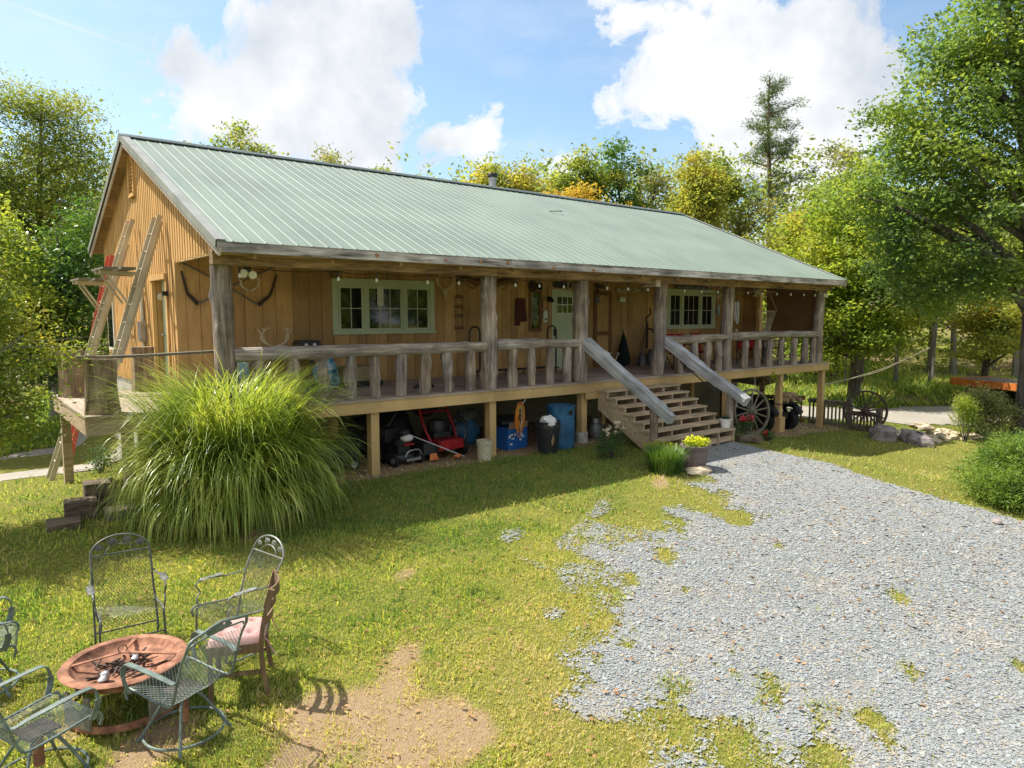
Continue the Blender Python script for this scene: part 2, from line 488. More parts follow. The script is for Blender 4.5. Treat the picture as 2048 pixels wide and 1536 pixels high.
K['bone'] = mat('bone_antler', [(0.50, 0.40, 0.24), (0.74, 0.65, 0.48)], (20, 20, 20), 0.6, 0.2)
K['iron'] = mat('rusty_iron', [(0.035, 0.025, 0.02), (0.09, 0.06, 0.045)], (30, 30, 30), 0.7, 0.3)
K['rust'] = mat('rust', [(0.13, 0.065, 0.045), (0.32, 0.145, 0.088), (0.45, 0.235, 0.15)], (13, 13, 13), 0.85, 0.3, patch=0.5, patch_scale=5)
K['stone'] = mat('pale_base_stone', [(0.16, 0.15, 0.12), (0.30, 0.28, 0.23)], (20, 20, 20), 0.85, 0.4)
K['chairgreen'] = mat('green_patio_metal', [(0.075, 0.11, 0.095), (0.19, 0.235, 0.215)], (14, 14, 14), 0.5, spec=0.45, patch=0.3, patch_scale=8)
K['chairdark'] = mat('dark_patio_metal', [(0.055, 0.065, 0.06), (0.15, 0.155, 0.145)], (14, 14, 14), 0.5, spec=0.45, patch=0.3, patch_scale=8)
K['chairgrey'] = mat('grey_patio_metal', [(0.12, 0.13, 0.115), (0.26, 0.27, 0.25)], (14, 14, 14), 0.45, spec=0.5, patch=0.3, patch_scale=8)
K['chairwood'] = mat('old_chair_wood', [(0.10, 0.065, 0.035), (0.20, 0.13, 0.075), (0.30, 0.21, 0.13)], (24, 24, 3), 0.75, 0.4, mode='obj')
K['cushion'] = mat('faded_pink_cushion', [(0.42, 0.25, 0.235), (0.52, 0.335, 0.315)], (60, 60, 60), 0.95, 0.3, patch=0.12, patch_scale=6)
K['bluedrum'] = mat('blue_drum', [(0.02, 0.10, 0.21), (0.045, 0.16, 0.30)], (10, 10, 4), 0.5, spec=0.45, patch=0.35, patch_scale=4)
K['bluebox'] = mat('blue_printed_box', [(0.015, 0.09, 0.33), (0.03, 0.15, 0.45)], (9, 9, 9), 0.6, patch=0.2)
K['card'] = mat('cardboard', (0.34, 0.225, 0.13), rough=0.85)
K['paleblue'] = mat('pale_blue_print', (0.35, 0.58, 0.68), rough=0.6)
K['orange'] = mat('orange_paint_worn', [(0.42, 0.10, 0.02), (0.62, 0.21, 0.05)], (5, 5, 5), 0.6, patch=0.35, patch_scale=2)
K['cord_o'] = mat('orange_cord', (0.60, 0.20, 0.03), rough=0.5)
K['cord_y'] = mat('yellow_cord', (0.55, 0.42, 0.10), rough=0.5)
K['rope'] = mat('hemp_rope', (0.48, 0.42, 0.30), rough=0.9)
K['darkgreen'] = mat('dark_green_cloth', (0.008, 0.018, 0.016), rough=0.9)
K['teal'] = mat('teal_plastic', (0.015, 0.11, 0.12), rough=0.5)
K['shade'] = mat('brown_woven_shade', [(0.15, 0.095, 0.06), (0.23, 0.155, 0.10), (0.29, 0.21, 0.13)], (5, 5, 40), 0.9, 0.4, patch=0.4, patch_scale=2.5)
sh_t = NT(K['shade'].node_tree)
sh_tr = sh_t.n('ShaderNodeBsdfTranslucent'); sh_tr.inputs[0].default_value = (0.42, 0.27, 0.15, 1)
sh_m = sh_t.n('ShaderNodeMixShader', i_0=0.5)
sh_t.l(K['shade'].node_tree.nodes['Principled BSDF'].outputs[0], sh_m.inputs[1]); sh_t.l(sh_tr.outputs[0], sh_m.inputs[2])
sh_t.l(sh_m.outputs[0], K['shade'].node_tree.nodes['Material Output'].inputs[0])
K['planter'] = mat('mauve_grey_planter', [(0.16, 0.13, 0.135), (0.21, 0.175, 0.175)], (12, 12, 12), 0.7, 0.2)
K['soil'] = mat('potting_soil', (0.04, 0.028, 0.02), rough=1.0, bump=0.8)
K['rock'] = mat('grey_boulder', [(0.13, 0.115, 0.11), (0.27, 0.235, 0.225), (0.36, 0.32, 0.30)], (5, 5, 5), 0.9, 0.8, patch=0.35, patch_scale=2.5, bdist=0.03)
K['tanrock'] = mat('tan_fieldstone', [(0.40, 0.32, 0.22), (0.62, 0.52, 0.38)], (7, 7, 7), 0.9, 0.6, rnd=0.2, patch=0.3)
K['bark'] = mat('grey_bark', [(0.035, 0.03, 0.025), (0.13, 0.115, 0.10), (0.22, 0.20, 0.175)], (9, 9, 1.4), 0.95, 1.0, detail=7, patch=0.3, bdist=0.04)
K['barkpale'] = mat('pale_bark', [(0.12, 0.11, 0.095), (0.30, 0.28, 0.25)], (8, 8, 1.5), 0.95, 0.8, patch=0.3, bdist=0.03)
K['barkpine'] = mat('pine_bark', [(0.10, 0.07, 0.05), (0.27, 0.20, 0.15)], (8, 8, 2), 0.95, 0.8, patch=0.3, bdist=0.03)
K['stump'] = mat('split_stump', [(0.07, 0.05, 0.035), (0.32, 0.235, 0.155), (0.50, 0.385, 0.265)], (14, 14, 1.6), 0.9, 0.9, detail=7, patch=0.4, patch_scale=3, lo=0.28, hi=0.7, bdist=0.03)
K['fencewood'] = mat('weathered_fence', [(0.13, 0.115, 0.085), (0.24, 0.215, 0.165)], (14, 14, 2), 0.85, 0.4, patch=0.3)
K['firewood'] = mat('firewood', [(0.22, 0.15, 0.09), (0.45, 0.33, 0.20)], (10, 10, 10), 0.85, 0.5, rnd=0.2)
K['silverfoil'] = mat('crumpled_foil', (0.5, 0.48, 0.48), rough=0.35, metal=0.7, bump=1.0, patch=0.2)
K['bulb'] = mat('frosted_bulb', (0.70, 0.69, 0.62), rough=0.25, patch=0.0)


def glass_mat(name, tint=(0.010, 0.013, 0.012), rough=0.03, ior=1.75):
    m, t, b = new_mat(name)
    b.inputs['Base Color'].default_value = (*tint, 1)
    b.inputs['Roughness'].default_value = rough
    b.inputs['IOR'].default_value = ior
    nz_ = t.n('ShaderNodeTexNoise', i_Scale=1.4, i_Detail=1.0); t.l(coords(t, (1, 1, 1)), nz_.inputs['Vector'])
    bp = t.n('ShaderNodeBump', i_Strength=0.05, i_Distance=0.02); t.l(nz_.outputs[0], bp.inputs['Height']); t.l(bp.outputs[0], b.inputs['Normal'])
    return m


K['glass'] = glass_mat('dark_window_glass')
K['leaf_oak'] = leaf_mat('oak_leaves', [(0.045, 0.085, 0.034), (0.085, 0.14, 0.046), (0.135, 0.19, 0.05), (0.215, 0.25, 0.058)], 0.62, 0.42, 0.4)
K['leaf_maple'] = leaf_mat('maple_leaves', [(0.075, 0.125, 0.03), (0.13, 0.185, 0.036), (0.195, 0.235, 0.044), (0.265, 0.27, 0.06)], 0.64)
K['leaf_yel'] = leaf_mat('yellowing_leaves', [(0.095, 0.13, 0.036), (0.165, 0.19, 0.046), (0.23, 0.23, 0.055), (0.29, 0.24, 0.06)], 0.6)
K['leaf_gold'] = leaf_mat('golden_leaves', [(0.19, 0.15, 0.028), (0.27, 0.20, 0.032), (0.33, 0.235, 0.05)], 0.5)
K['leaf_mid'] = leaf_mat('wood_leaves', [(0.065, 0.10, 0.034), (0.12, 0.16, 0.044), (0.18, 0.21, 0.052), (0.245, 0.24, 0.062)], 0.6)
K['leaf_grey'] = leaf_mat('grey_green_leaves', [(0.10, 0.115, 0.05), (0.17, 0.18, 0.075), (0.24, 0.22, 0.09)], 0.45)
K['leaf_dark'] = leaf_mat('dark_glossy_leaves', [(0.022, 0.055, 0.018), (0.045, 0.10, 0.022), (0.08, 0.15, 0.028), (0.13, 0.19, 0.03)], 0.4, 0.35, 0.45)
K['leaf_feather'] = leaf_mat('feathery_leaves', [(0.065, 0.10, 0.03), (0.115, 0.155, 0.035), (0.175, 0.205, 0.042), (0.24, 0.235, 0.052)], 0.5)
K['leaf_bush'] = leaf_mat('near_bush_leaves', [(0.055, 0.09, 0.02), (0.11, 0.155, 0.03), (0.17, 0.20, 0.035), (0.27, 0.235, 0.045)], 0.45, 0.4, 0.35, clump=1.4)
K['needle'] = leaf_mat('pine_needles', [(0.03, 0.055, 0.02), (0.06, 0.095, 0.028), (0.10, 0.13, 0.035)], 0.3)
K['juniper'] = leaf_mat('juniper_leaves', [(0.035, 0.07, 0.016), (0.07, 0.12, 0.02), (0.115, 0.17, 0.026), (0.165, 0.21, 0.036)], 0.4, clump=2.5)
K['blade'] = leaf_mat('tall_grass_blades', [(0.06, 0.10, 0.026), (0.125, 0.175, 0.034), (0.215, 0.255, 0.05), (0.36, 0.37, 0.14)], 0.45, 0.35, 0.5, clump=2.0)
K['rosebush'] = leaf_mat('rose_leaves', [(0.02, 0.05, 0.02), (0.045, 0.085, 0.03), (0.08, 0.125, 0.04)], 0.3, clump=4)
K['lir'] = leaf_mat('lilyturf_blades', [(0.025, 0.06, 0.016), (0.055, 0.11, 0.022), (0.12, 0.18, 0.035)], 0.35, 0.35, 0.45, clump=4)
K['lime'] = leaf_mat('lime_leaves', [(0.10, 0.16, 0.015), (0.20, 0.25, 0.02), (0.34, 0.34, 0.03)], 0.45, clump=4)
K['petal_pink'] = leaf_mat('pink_petals', [(0.62, 0.30, 0.26), (0.72, 0.50, 0.40)], 0.3)
K['petal_red'] = leaf_mat('red_petals', [(0.50, 0.02, 0.045), (0.62, 0.05, 0.08)], 0.3)
K['petal_yel'] = leaf_mat('yellow_orange_petals', [(0.62, 0.20, 0.015), (0.72, 0.48, 0.02), (0.75, 0.60, 0.05)], 0.3)

# ------------------------------------------------------------------ the ground
def sstep(a, b, x):
    t = np.clip((np.asarray(x, float) - a) / (b - a), 0, 1)
    return t * t * (3 - 2 * t)


def vnoise(x, y, s, seed=0):
    """cheap smooth value noise in [0, 1] for arrays"""
    x = np.asarray(x, float) * s + 37.1 * seed; y = np.asarray(y, float) * s + 11.7 * seed
    xi, yi = np.floor(x), np.floor(y); fx, fy = x - xi, y - yi
    fx, fy = fx * fx * (3 - 2 * fx), fy * fy * (3 - 2 * fy)
    def h(a, b):
        k = np.sin(a * 127.1 + b * 311.7 + seed * 7.3) * 43758.5453
        return k - np.floor(k)
    return (h(xi, yi) * (1 - fx) + h(xi + 1, yi) * fx) * (1 - fy) + (h(xi, yi + 1) * (1 - fx) + h(xi + 1, yi + 1) * fx) * fy


def fbm(x, y, s, seed=0, o=3):
    a = 0; k = 0; amp = 1
    for i in range(o):
        a = a + amp * vnoise(x, y, s * 2 ** i, seed + i); k += amp; amp *= 0.5
    return a / k


def gz(x, y):
    x = np.asarray(x, float); y = np.asarray(y, float)
    z = -1.28 - 0.085 * np.clip(9.4 - y, 0, 7.5)
    z = z - 0.55 * sstep(12.8, 17.6, x) - 0.05 * np.clip(x - 18, 0, 6)
    z = z - 0.12 * np.clip(y - 12, 0, 9) * (1 - sstep(2.4, 4.0, x))
    far = np.hypot(x - 8, y - 8)
    z = z + 0.05 * np.clip(np.hypot(x, y) - 42, 0, 160) * sstep(10, 30, y + 0.25 * x)   # wooded slope behind
    return z + 0.05 * (fbm(x, y, 0.9, 3) - 0.5) * sstep(2, 6, far)


def G(x, y): return float(gz(x, y))


def spaced(lo, hi, a, b, fine, coarse_n):
    mid = np.arange(a, b + 1e-6, fine)
    u = np.linspace(0, 1, coarse_n + 1)[1:] ** 2.4
    return np.concatenate([(a + (lo - a) * u)[::-1], mid, b + (hi - b) * u])


xs = spaced(-500, 700, -4, 26, 0.2, 24)
ys = spaced(-300, 800, 0, 14, 0.2, 26)
X, Y = np.meshgrid(xs, ys)
V = np.stack([X, Y, gz(X, Y)], -1).reshape(-1, 3)
nx, ny = len(xs), len(ys)
ii = (np.arange(ny - 1)[:, None] * nx + np.arange(nx - 1)[None]).ravel()
FQ = np.stack([ii, ii + 1, ii + 1 + nx, ii + nx], 1)

GRAVEL_POLY = [(10.59, 7.95), (10.05, 7.04), (9.35, 6.27), (8.93, 5.75), (8.41, 6.31), (7.49, 6.38), (6.71, 6.21), (5.96, 5.75), (5.21, 5.17), (4.49, 4.45), (4.08, 3.81), (4.2, 3.42),
               (4.65, 3.11), (4.80, 2.72), (4.88, 2.29), (4.7, 1.0), (3.5, -14), (24, -14), (18, 0), (13.6, 2.6), (12.87, 3.41), (12.85, 4.67), (12.97, 5.66), (13.45, 6.79), (13.15, 8.1), (13.05, 8.95), (10.9, 8.95)]
GRASS_SPOTS = [(8.43, 4.91, .20, .12), (9.03, 4.08, .13, .10), (8.19, 3.28, .26, .13), (6.71, 2.54, .20, .12), (5.58, 3.66, .12, .07), (5.55, 2.3, .30, .15), (7.72, 2.01, .25, .16),
               (6.89, 5.53, .45, .16), (6.29, 4.76, .12, .07), (5.93, 5.21, .20, .13), (4.44, 3.4, .42, .22), (5.27, 3.64, .10, .06), (5.2, 2.6, .5, .17), (8.9, 5.85, .35, .16), (7.7, 5.9, .35, .13), (5.3, 3.1, .4, .14), (4.85, 4.3, .14, .1), (4.95, 4.75, .16, .1)]
GRAVEL_SPOTS = [(5.58, 6.99, .22, .12), (7.39, 7.14, .35, .10), (5.56, 5.68, .4, .2), (4.67, 5.12, .12, .1), (5.01, 4.49, .3, .2), (6.2, 6.5, .35, .14), (4.2, 3.2, .3, .2), (3.9, 2.9, .3, .2), (6.6, 6.75, .3, .1)]
DIRT = [(3.0, 5.25, .25, .18), (2.75, 4.95, .5, .34), (2.35, 4.75, .55, .40), (2.55, 4.3, .62, .42), (2.05, 4.95, .32, .25), (1.75, 4.55, .45, .22), (2.9, 4.05, .35, .2), (3.87, 6.73, .16, .07), (9.24, 7.55, .36, .14), (3.2, 8.85, .7, .14),
        (1.0, 5.3, .38, .22), (0.5, 5.7, .18, .16)]


def poly_dist(px, py, poly):
    """signed distance to a polygon, positive inside"""
    d = np.full(px.shape, 1e9); ins = np.zeros(px.shape, bool)
    n = len(poly)
    for i in range(n):
        x0, y0 = poly[i]; x1, y1 = poly[(i + 1) % n]
        ex, ey = x1 - x0, y1 - y0
        t = np.clip(((px - x0) * ex + (py - y0) * ey) / (ex * ex + ey * ey), 0, 1)
        d = np.minimum(d, np.hypot(px - x0 - t * ex, py - y0 - t * ey))
        c = (y0 > py) != (y1 > py)
        with np.errstate(divide='ignore', invalid='ignore'):
            ins ^= c & (px < (x1 - x0) * (py - y0) / (y1 - y0 + 1e-12) + x0)
    return np.where(ins, d, -d)


def spot(px, py, S, seed=0):
    """1 at the heart of an uneven patch, 0 at its edge and outside (max over patches)"""
    r = np.zeros(px.shape)
    nzv = fbm(px, py, 2.6, seed, 3) - 0.5
    for x, y, a, b in S:
        ca, sa = math.cos(-0.6), math.sin(-0.6)
        dx, dy = px - x, py - y
        u, v = (dx * ca - dy * sa) / (a * 1.35), (dx * sa + dy * ca) / (b * 1.35)
        r = np.maximum(r, 1 - np.hypot(u, v) + 1.1 * nzv * (np.hypot(u, v) < 1.6))
    return np.clip(r, 0, 1)


def gravel_mask(px, py):
    px = np.asarray(px, float); py = np.asarray(py, float)
    d = poly_dist(px, py, GRAVEL_POLY)
    left = sstep(12.4, 9.5, px)
    m = np.clip(0.5 + d * (1.1 + 3.5 * (1 - left)) + (fbm(px, py, 2.2, 5) - 0.5) * (1.9 * left + 0.25), 0, 1)
    m = np.where(d > 1.6, 1.0, m)
    m = np.maximum(m, np.clip(1.1 * spot(px, py, GRAVEL_SPOTS, 8), 0, .42))
    return np.clip(m - 1.05 * spot(px, py, GRASS_SPOTS, 2), 0, 1)


def dirt_mask(px, py):
    px = np.asarray(px, float); py = np.asarray(py, float)
    m = np.clip(1.5 * spot(px, py, DIRT, 4) - .35 * fbm(px, py, 6.0, 14), 0, 1)
    under = sstep(10.15, 10.55, py + 0.35 * (fbm(px, py, 1.5, 9) - .5)) * (px > 3.8) * (px < 20.7) * (py < 14)   # bare mulch below the deck
    strip = sstep(10.6, 10.3, py) * sstep(9.7, 10.1, py) * sstep(15.2, 16, px) * (px < 20.6)
    return np.clip(np.maximum(np.maximum(m, under), strip * .8), 0, 1)


def dry_mask(px, py):
    """how straw-coloured the turf is"""
    px = np.asarray(px, float); py = np.asarray(py, float)
    base = 0.25 + 0.75 * (fbm(px, py, 0.75, 12, 4) - 0.42)
    near = sstep(7.2, 4.6, py) * sstep(5.2, 2.5, px)
    edge = sstep(-1.6, 0.3, poly_dist(px, py, GRAVEL_POLY)) * (px < 11)
    lush_shade = sstep(7.8, 8.8, py) * (px > 3)  # lusher turf near the house; eave shade is also put into its green
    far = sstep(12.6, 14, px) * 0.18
    return np.clip(base + 0.28 * near + 0.30 * edge + far - 0.38 * lush_shade, 0, 1)


mg, t, b = new_mat('lawn_soil')
geo = t.n('ShaderNodeNewGeometry')
att = t.n('ShaderNodeAttribute', attribute_name='cover')
n1 = t.n('ShaderNodeTexNoise', i_Scale=1.1, i_Detail=8.0, i_Roughness=0.65); t.l(geo.outputs['Position'], n1.inputs['Vector'])
n2 = t.n('ShaderNodeTexNoise', i_Scale=26.0, i_Detail=5.0, i_Roughness=0.7); t.l(geo.outputs['Position'], n2.inputs['Vector'])
n3 = t.n('ShaderNodeTexNoise', i_Scale=95.0, i_Detail=3.0); t.l(geo.outputs['Position'], n3.inputs['Vector'])
turf = t.mix(n1.outputs[0], (0.17, 0.185, 0.03), (0.30, 0.27, 0.07))
turf = t.mix(t.ramp(n2.outputs[0], [(0.38, 0.0), (0.62, 1.0)]), turf, (0.12, 0.13, 0.03))
earth = t.mix(t.ramp(n2.outputs[0], [(0.3, 0.0), (0.7, 1.0)]), (0.25, 0.15, 0.082), (0.37, 0.275, 0.175))
earth = t.mix(t.ramp(n3.outputs[0], [(0.35, 0.0), (0.65, 0.8)]), earth, (0.31, 0.235, 0.14))
mulch = t.mix(t.ramp(n3.outputs[0], [(0.3, 0.0), (0.7, 1.0)]), (0.15, 0.095, 0.055), (0.42, 0.29, 0.185))
sep = t.n('ShaderNodeSeparateColor'); t.l(att.outputs['Color'], sep.inputs[0])
c = t.mix(t.ramp(sep.outputs[0], [(0.15, 0.0), (0.5, 1.0)]), turf, earth)
c = t.mix(sep.outputs[1], c, mulch)
leaflit = t.mix(t.ramp(n2.outputs[0], [(0.35, 0.0), (0.6, 1.0)]), (0.14, 0.095, 0.06), (0.26, 0.185, 0.12))
c = t.mix(sep.outputs[2], c, leaflit)
t.l(c, b.inputs['Base Color']); b.inputs['Roughness'].default_value = 0.95; b.inputs['Specular IOR Level'].default_value = 0.1
bp = t.n('ShaderNodeBump', i_Strength=0.7, i_Distance=0.03); t.l(t.math('ADD', n2.outputs[0], n3.outputs[0]), bp.inputs['Height']); t.l(bp.outputs[0], b.inputs['Normal'])

ground = np_mesh('ground', V, FQ, mg, smooth=True)
tag(ground, 'lawn of mown grass with bare earth patches round the house', 'ground', kind='structure')
ca_ = ground.data.color_attributes.new('cover', 'FLOAT_COLOR', 'POINT')
dm = dirt_mask(V[:, 0], V[:, 1])
und = ((V[:, 1] > 10.25) & (V[:, 0] > 3.5) & (V[:, 0] < 21) & (V[:, 1] < 14)).astype(float)
wood = sstep(24, 30, np.hypot(V[:, 0] - 4, V[:, 1])) * sstep(15, 20, V[:, 1] + V[:, 0] * .35)
ca_.data.foreach_set('color', np.stack([dm, und, wood * (fbm(V[:, 0], V[:, 1], .15, 21) > .42), np.ones(len(V))], 1).astype(np.float32).ravel())

# gravel drive: an uneven-edged sheet just above the soil, then loose stones on it
mgr, t, b = new_mat('crushed_stone')
geo = t.n('ShaderNodeNewGeometry')
vo = t.n('ShaderNodeTexVoronoi', i_Scale=42.0); t.l(geo.outputs['Position'], vo.inputs['Vector'])
vo2 = t.n('ShaderNodeTexVoronoi', i_Scale=75.0); t.l(geo.outputs['Position'], vo2.inputs['Vector'])
hs = t.n('ShaderNodeSeparateColor'); t.l(vo.outputs['Color'], hs.inputs[0])
cg = t.ramp(hs.outputs[0], [(0.0, (0.17, 0.185, 0.195)), (0.45, (0.25, 0.268, 0.275)), (0.8, (0.30, 0.315, 0.315)), (1.0, (0.33, 0.285, 0.215))])
ng = t.n('ShaderNodeTexNoise', i_Scale=1.7, i_Detail=6.0); t.l(geo.outputs['Position'], ng.inputs['Vector'])
cg = t.mix(t.ramp(ng.outputs[0], [(0.52, 0.0), (0.72, 0.55)]), cg, (0.35, 0.285, 0.20))
t.l(cg, b.inputs['Base Color']); b.inputs['Roughness'].default_value = 0.9; b.inputs['Specular IOR Level'].default_value = 0.2
bp = t.n('ShaderNodeBump', i_Strength=0.6, i_Distance=0.014, invert=True); t.l(t.math('ADD', vo.outputs['Distance'], vo2.outputs['Distance']), bp.inputs['Height']); t.l(bp.outputs[0], b.inputs['Normal'])


def sheet(name, x0, x1, y0, y1, step, mask_fn, m, lift):
    xs_, ys_ = np.arange(x0, x1 + 1e-6, step), np.arange(y0, y1 + 1e-6, step)
    XX, YY = np.meshgrid(xs_, ys_)
    vv = np.stack([XX, YY, gz(XX, YY) + lift], -1).reshape(-1, 3)
    n_ = len(xs_)
    q = (np.arange(len(ys_) - 1)[:, None] * n_ + np.arange(n_ - 1)[None]).ravel()
    cx, cy = vv[q, 0] + step / 2, vv[q, 1] + step / 2
    q = q[mask_fn(cx, cy)]
    fq = np.stack([q, q + 1, q + 1 + n_, q + n_], 1)
    us, inv = np.unique(fq, return_inverse=True)
    return np_mesh(name, vv[us], inv.reshape(fq.shape), m, smooth=True)


drive = sheet('gravel_drive', 3.4, 15, -3, 9.1, 0.045, lambda x, y: rng.random(len(x)) < sstep(0.2, 0.72, gravel_mask(x, y)), mgr, 0.010)
tag(drive, 'pale grey gravel drive sweeping up to the porch steps', 'drive', kind='structure')

mrd, t, b = new_mat('dusty_lane')
geo = t.n('ShaderNodeNewGeometry')
n1 = t.n('ShaderNodeTexNoise', i_Scale=0.9, i_Detail=7.0); t.l(geo.outputs['Position'], n1.inputs['Vector'])
n2 = t.n('ShaderNodeTexNoise', i_Scale=30.0, i_Detail=4.0); t.l(geo.outputs['Position'], n2.inputs['Vector'])
c = t.mix(n1.outputs[0], (0.25, 0.22, 0.18), (0.35, 0.32, 0.27))
c = t.mix(t.ramp(n2.outputs[0], [(0.4, 0.0), (0.6, 0.5)]), c, (0.29, 0.28, 0.26))
t.l(c, b.inputs['Base Color']); b.inputs['Roughness'].default_value = 0.95
bp = t.n('ShaderNodeBump', i_Strength=0.5, i_Distance=0.02); t.l(n2.outputs[0], bp.inputs['Height']); t.l(bp.outputs[0], b.inputs['Normal'])


def lane(px, py):
    """the dusty lane: comes in beyond the fence, passes behind the house and out past the ladders"""
    c1 = [(36, 4.2), (29.5, 8.9), (26.0, 10.6), (24.2, 12.6), (23.6, 16), (22, 24), (12, 25), (5, 21.6), (1.5, 19.9), (-6, 18.4), (-30, 16)]
    d = np.full(np.shape(px), 1e9)
    for (x0, y0), (x1, y1) in zip(c1, c1[1:]):
        ex, ey = x1 - x0, y1 - y0
        u = np.clip(((px - x0) * ex + (py - y0) * ey) / (ex * ex + ey * ey), 0, 1)
        d = np.minimum(d, np.hypot(px - x0 - u * ex, py - y0 - u * ey))
    return d + 0.7 * (fbm(px, py, 0.9, 31) - 0.5) - 1.1 * sstep(7, 3, px)


ln = sheet('gravel_lane', -30, 36, 2, 27, 0.25, lambda x, y: (lane(x, y) < 1.9), mrd, 0.02)
tag(ln, 'dusty gravel lane passing behind the house', 'lane', kind='structure')

# loose stones
def scatter_pts(n, x0, x1, y0, y1):
    return rng.uniform(x0, x1, n), rng.uniform(y0, y1, n)


def cam_keep(px, py, pad=0.06):
    """inside the wedge of ground that the camera and a step to either side of it can see"""
    dx, dy = px, py
    f = dx * 0.6259 + dy * 0.7799; r = dx * 0.7799 - dy * 0.6259
    return (f > 1.5) & (np.abs(r) < f * 0.86 + 1.2)


octv = np.array([(1, 0, 0), (-1, 0, 0), (0, 1, 0), (0, -1, 0), (0.1, 0.1, 0.8)], float)
octf = np.array([(0, 2, 4), (2, 1, 4), (1, 3, 4), (3, 0, 4)])
gx, gy = scatter_pts(500000, 3.4, 14.2, 0.9, 9.1)
dcam = np.hypot(gx, gy)
keep = cam_keep(gx, gy) & (rng.random(len(gx)) < np.clip(gravel_mask(gx, gy), 0, 1) ** 0.8) & (rng.random(len(gx)) < np.clip(1.45 - dcam / 11, 0.2, 1))
gx, gy, dcam = gx[keep], gy[keep], dcam[keep]
n = len(gx)
sz = rng.lognormal(math.log(0.0064), 0.42, n) * (1 + np.clip(dcam - 5, 0, 6) * 0.06)
sv = octv[None] * (1 + 0.35 * (rng.random((n, 5, 1)) - .5)) + 0.5 * (rng.random((n, 5, 3)) - .5)
sv = sv * sz[:, None, None] * np.stack([rng.uniform(.8, 1.5, n), rng.uniform(.7, 1.1, n), rng.uniform(.2, .42, n)], 1)[:, None]
an = rng.uniform(0, 6.28, n); ca, sa = np.cos(an)[:, None], np.sin(an)[:, None]
tl = rng.normal(0, 0.22, n)[:, None]
sx, sy = sv[..., 0] * ca - sv[..., 1] * sa, sv[..., 0] * sa + sv[..., 1] * ca
szv = sv[..., 2] + sx * tl
SV = np.stack([sx + gx[:, None], sy + gy[:, None], szv + (gz(gx, gy) + 0.012 + sz * 0.3)[:, None]], -1).reshape(-1, 3)
SF = (octf[None] + 5 * np.arange(n)[:, None, None]).reshape(-1, 3)
mst, t, b = new_mat('gravel_stones')
geo = t.n('ShaderNodeNewGeometry')
cs = t.ramp(geo.outputs['Random Per Island'], [(0.0, (0.17, 0.185, 0.195)), (0.2, (0.225, 0.245, 0.255)), (0.55, (0.26, 0.28, 0.287)), (0.86, (0.30, 0.315, 0.315)), (0.94, (0.31, 0.26, 0.19)), (1.0, (0.34, 0.30, 0.26))])
ng = t.n('ShaderNodeTexNoise', i_Scale=1.4, i_Detail=6.0, i_Roughness=0.6); t.l(geo.outputs['Position'], ng.inputs['Vector'])
cs = t.mix(t.ramp(ng.outputs[0], [(0.54, 0.0), (0.72, 0.5)]), cs, (0.40, 0.34, 0.255))
t.l(cs, b.inputs['Base Color']); b.inputs['Roughness'].default_value = 0.85; b.inputs['Specular IOR Level'].default_value = 0.25
st = np_mesh('gravel_stones', SV, SF, mst)
tag(st, 'loose crushed stones lying on the gravel drive', 'gravel', kind='stuff')


# mown grass: short bent blades, thinner and strawier on the worn ground
def grass_blades(px, py, hgt, wid, seed=1):
    r2 = np.random.default_rng(seed)
    n = len(px)
    z0 = gz(px, py)
    a = r2.uniform(0, 6.283, n); lean = r2.uniform(0.15, 1.1, n)
    dx, dy = np.cos(a), np.sin(a)
    wx, wy = -dy * wid / 2, dx * wid / 2
    h2 = hgt * np.cos(lean); l2 = hgt * np.sin(lean)
    vv = np.empty((n, 4, 3))
    vv[:, 0] = np.stack([px - wx, py - wy, z0 - 0.005], 1)
    vv[:, 1] = np.stack([px + wx, py + wy, z0 - 0.005], 1)
    vv[:, 2] = np.stack([px + dx * l2 * .45 + wx * .8, py + dy * l2 * .45 + wy * .8, z0 + h2 * .62], 1)
    vv[:, 3] = np.stack([px + dx * l2, py + dy * l2, z0 + h2], 1)
    k = 4 * np.arange(n)[:, None]
    ff = np.concatenate([k + np.array([[0, 1, 2]]), k + np.array([[0, 2, 3]])])
    return vv.reshape(-1, 3), ff


mgs, t, b = new_mat('mown_grass')
geo = t.n('ShaderNodeNewGeometry')
att = t.n('ShaderNodeAttribute', attribute_name='dry')
f = t.math('ADD', t.math('MULTIPLY_ADD', geo.outputs['Random Per Island'], 0.75, -0.36), att.outputs['Fac'])
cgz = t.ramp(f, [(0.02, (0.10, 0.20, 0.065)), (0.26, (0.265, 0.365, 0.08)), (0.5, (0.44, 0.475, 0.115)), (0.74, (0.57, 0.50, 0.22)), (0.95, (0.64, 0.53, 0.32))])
t.l(cgz, b.inputs['Base Color']); b.inputs['Roughness'].default_value = 0.6; b.inputs['Specular IOR Level'].default_value = 0.2
tr = t.n('ShaderNodeBsdfTranslucent'); t.l(t.mix(1.0, cgz, (1.4, 1.4, 0.6), 'MULTIPLY'), tr.inputs[0])
ms = t.n('ShaderNodeMixShader', i_0=0.5); t.l(b.outputs[0], ms.inputs[1]); t.l(tr.outputs[0], ms.inputs[2])
t.l(ms.outputs[0], mgs.node_tree.nodes['Material Output'].inputs[0])

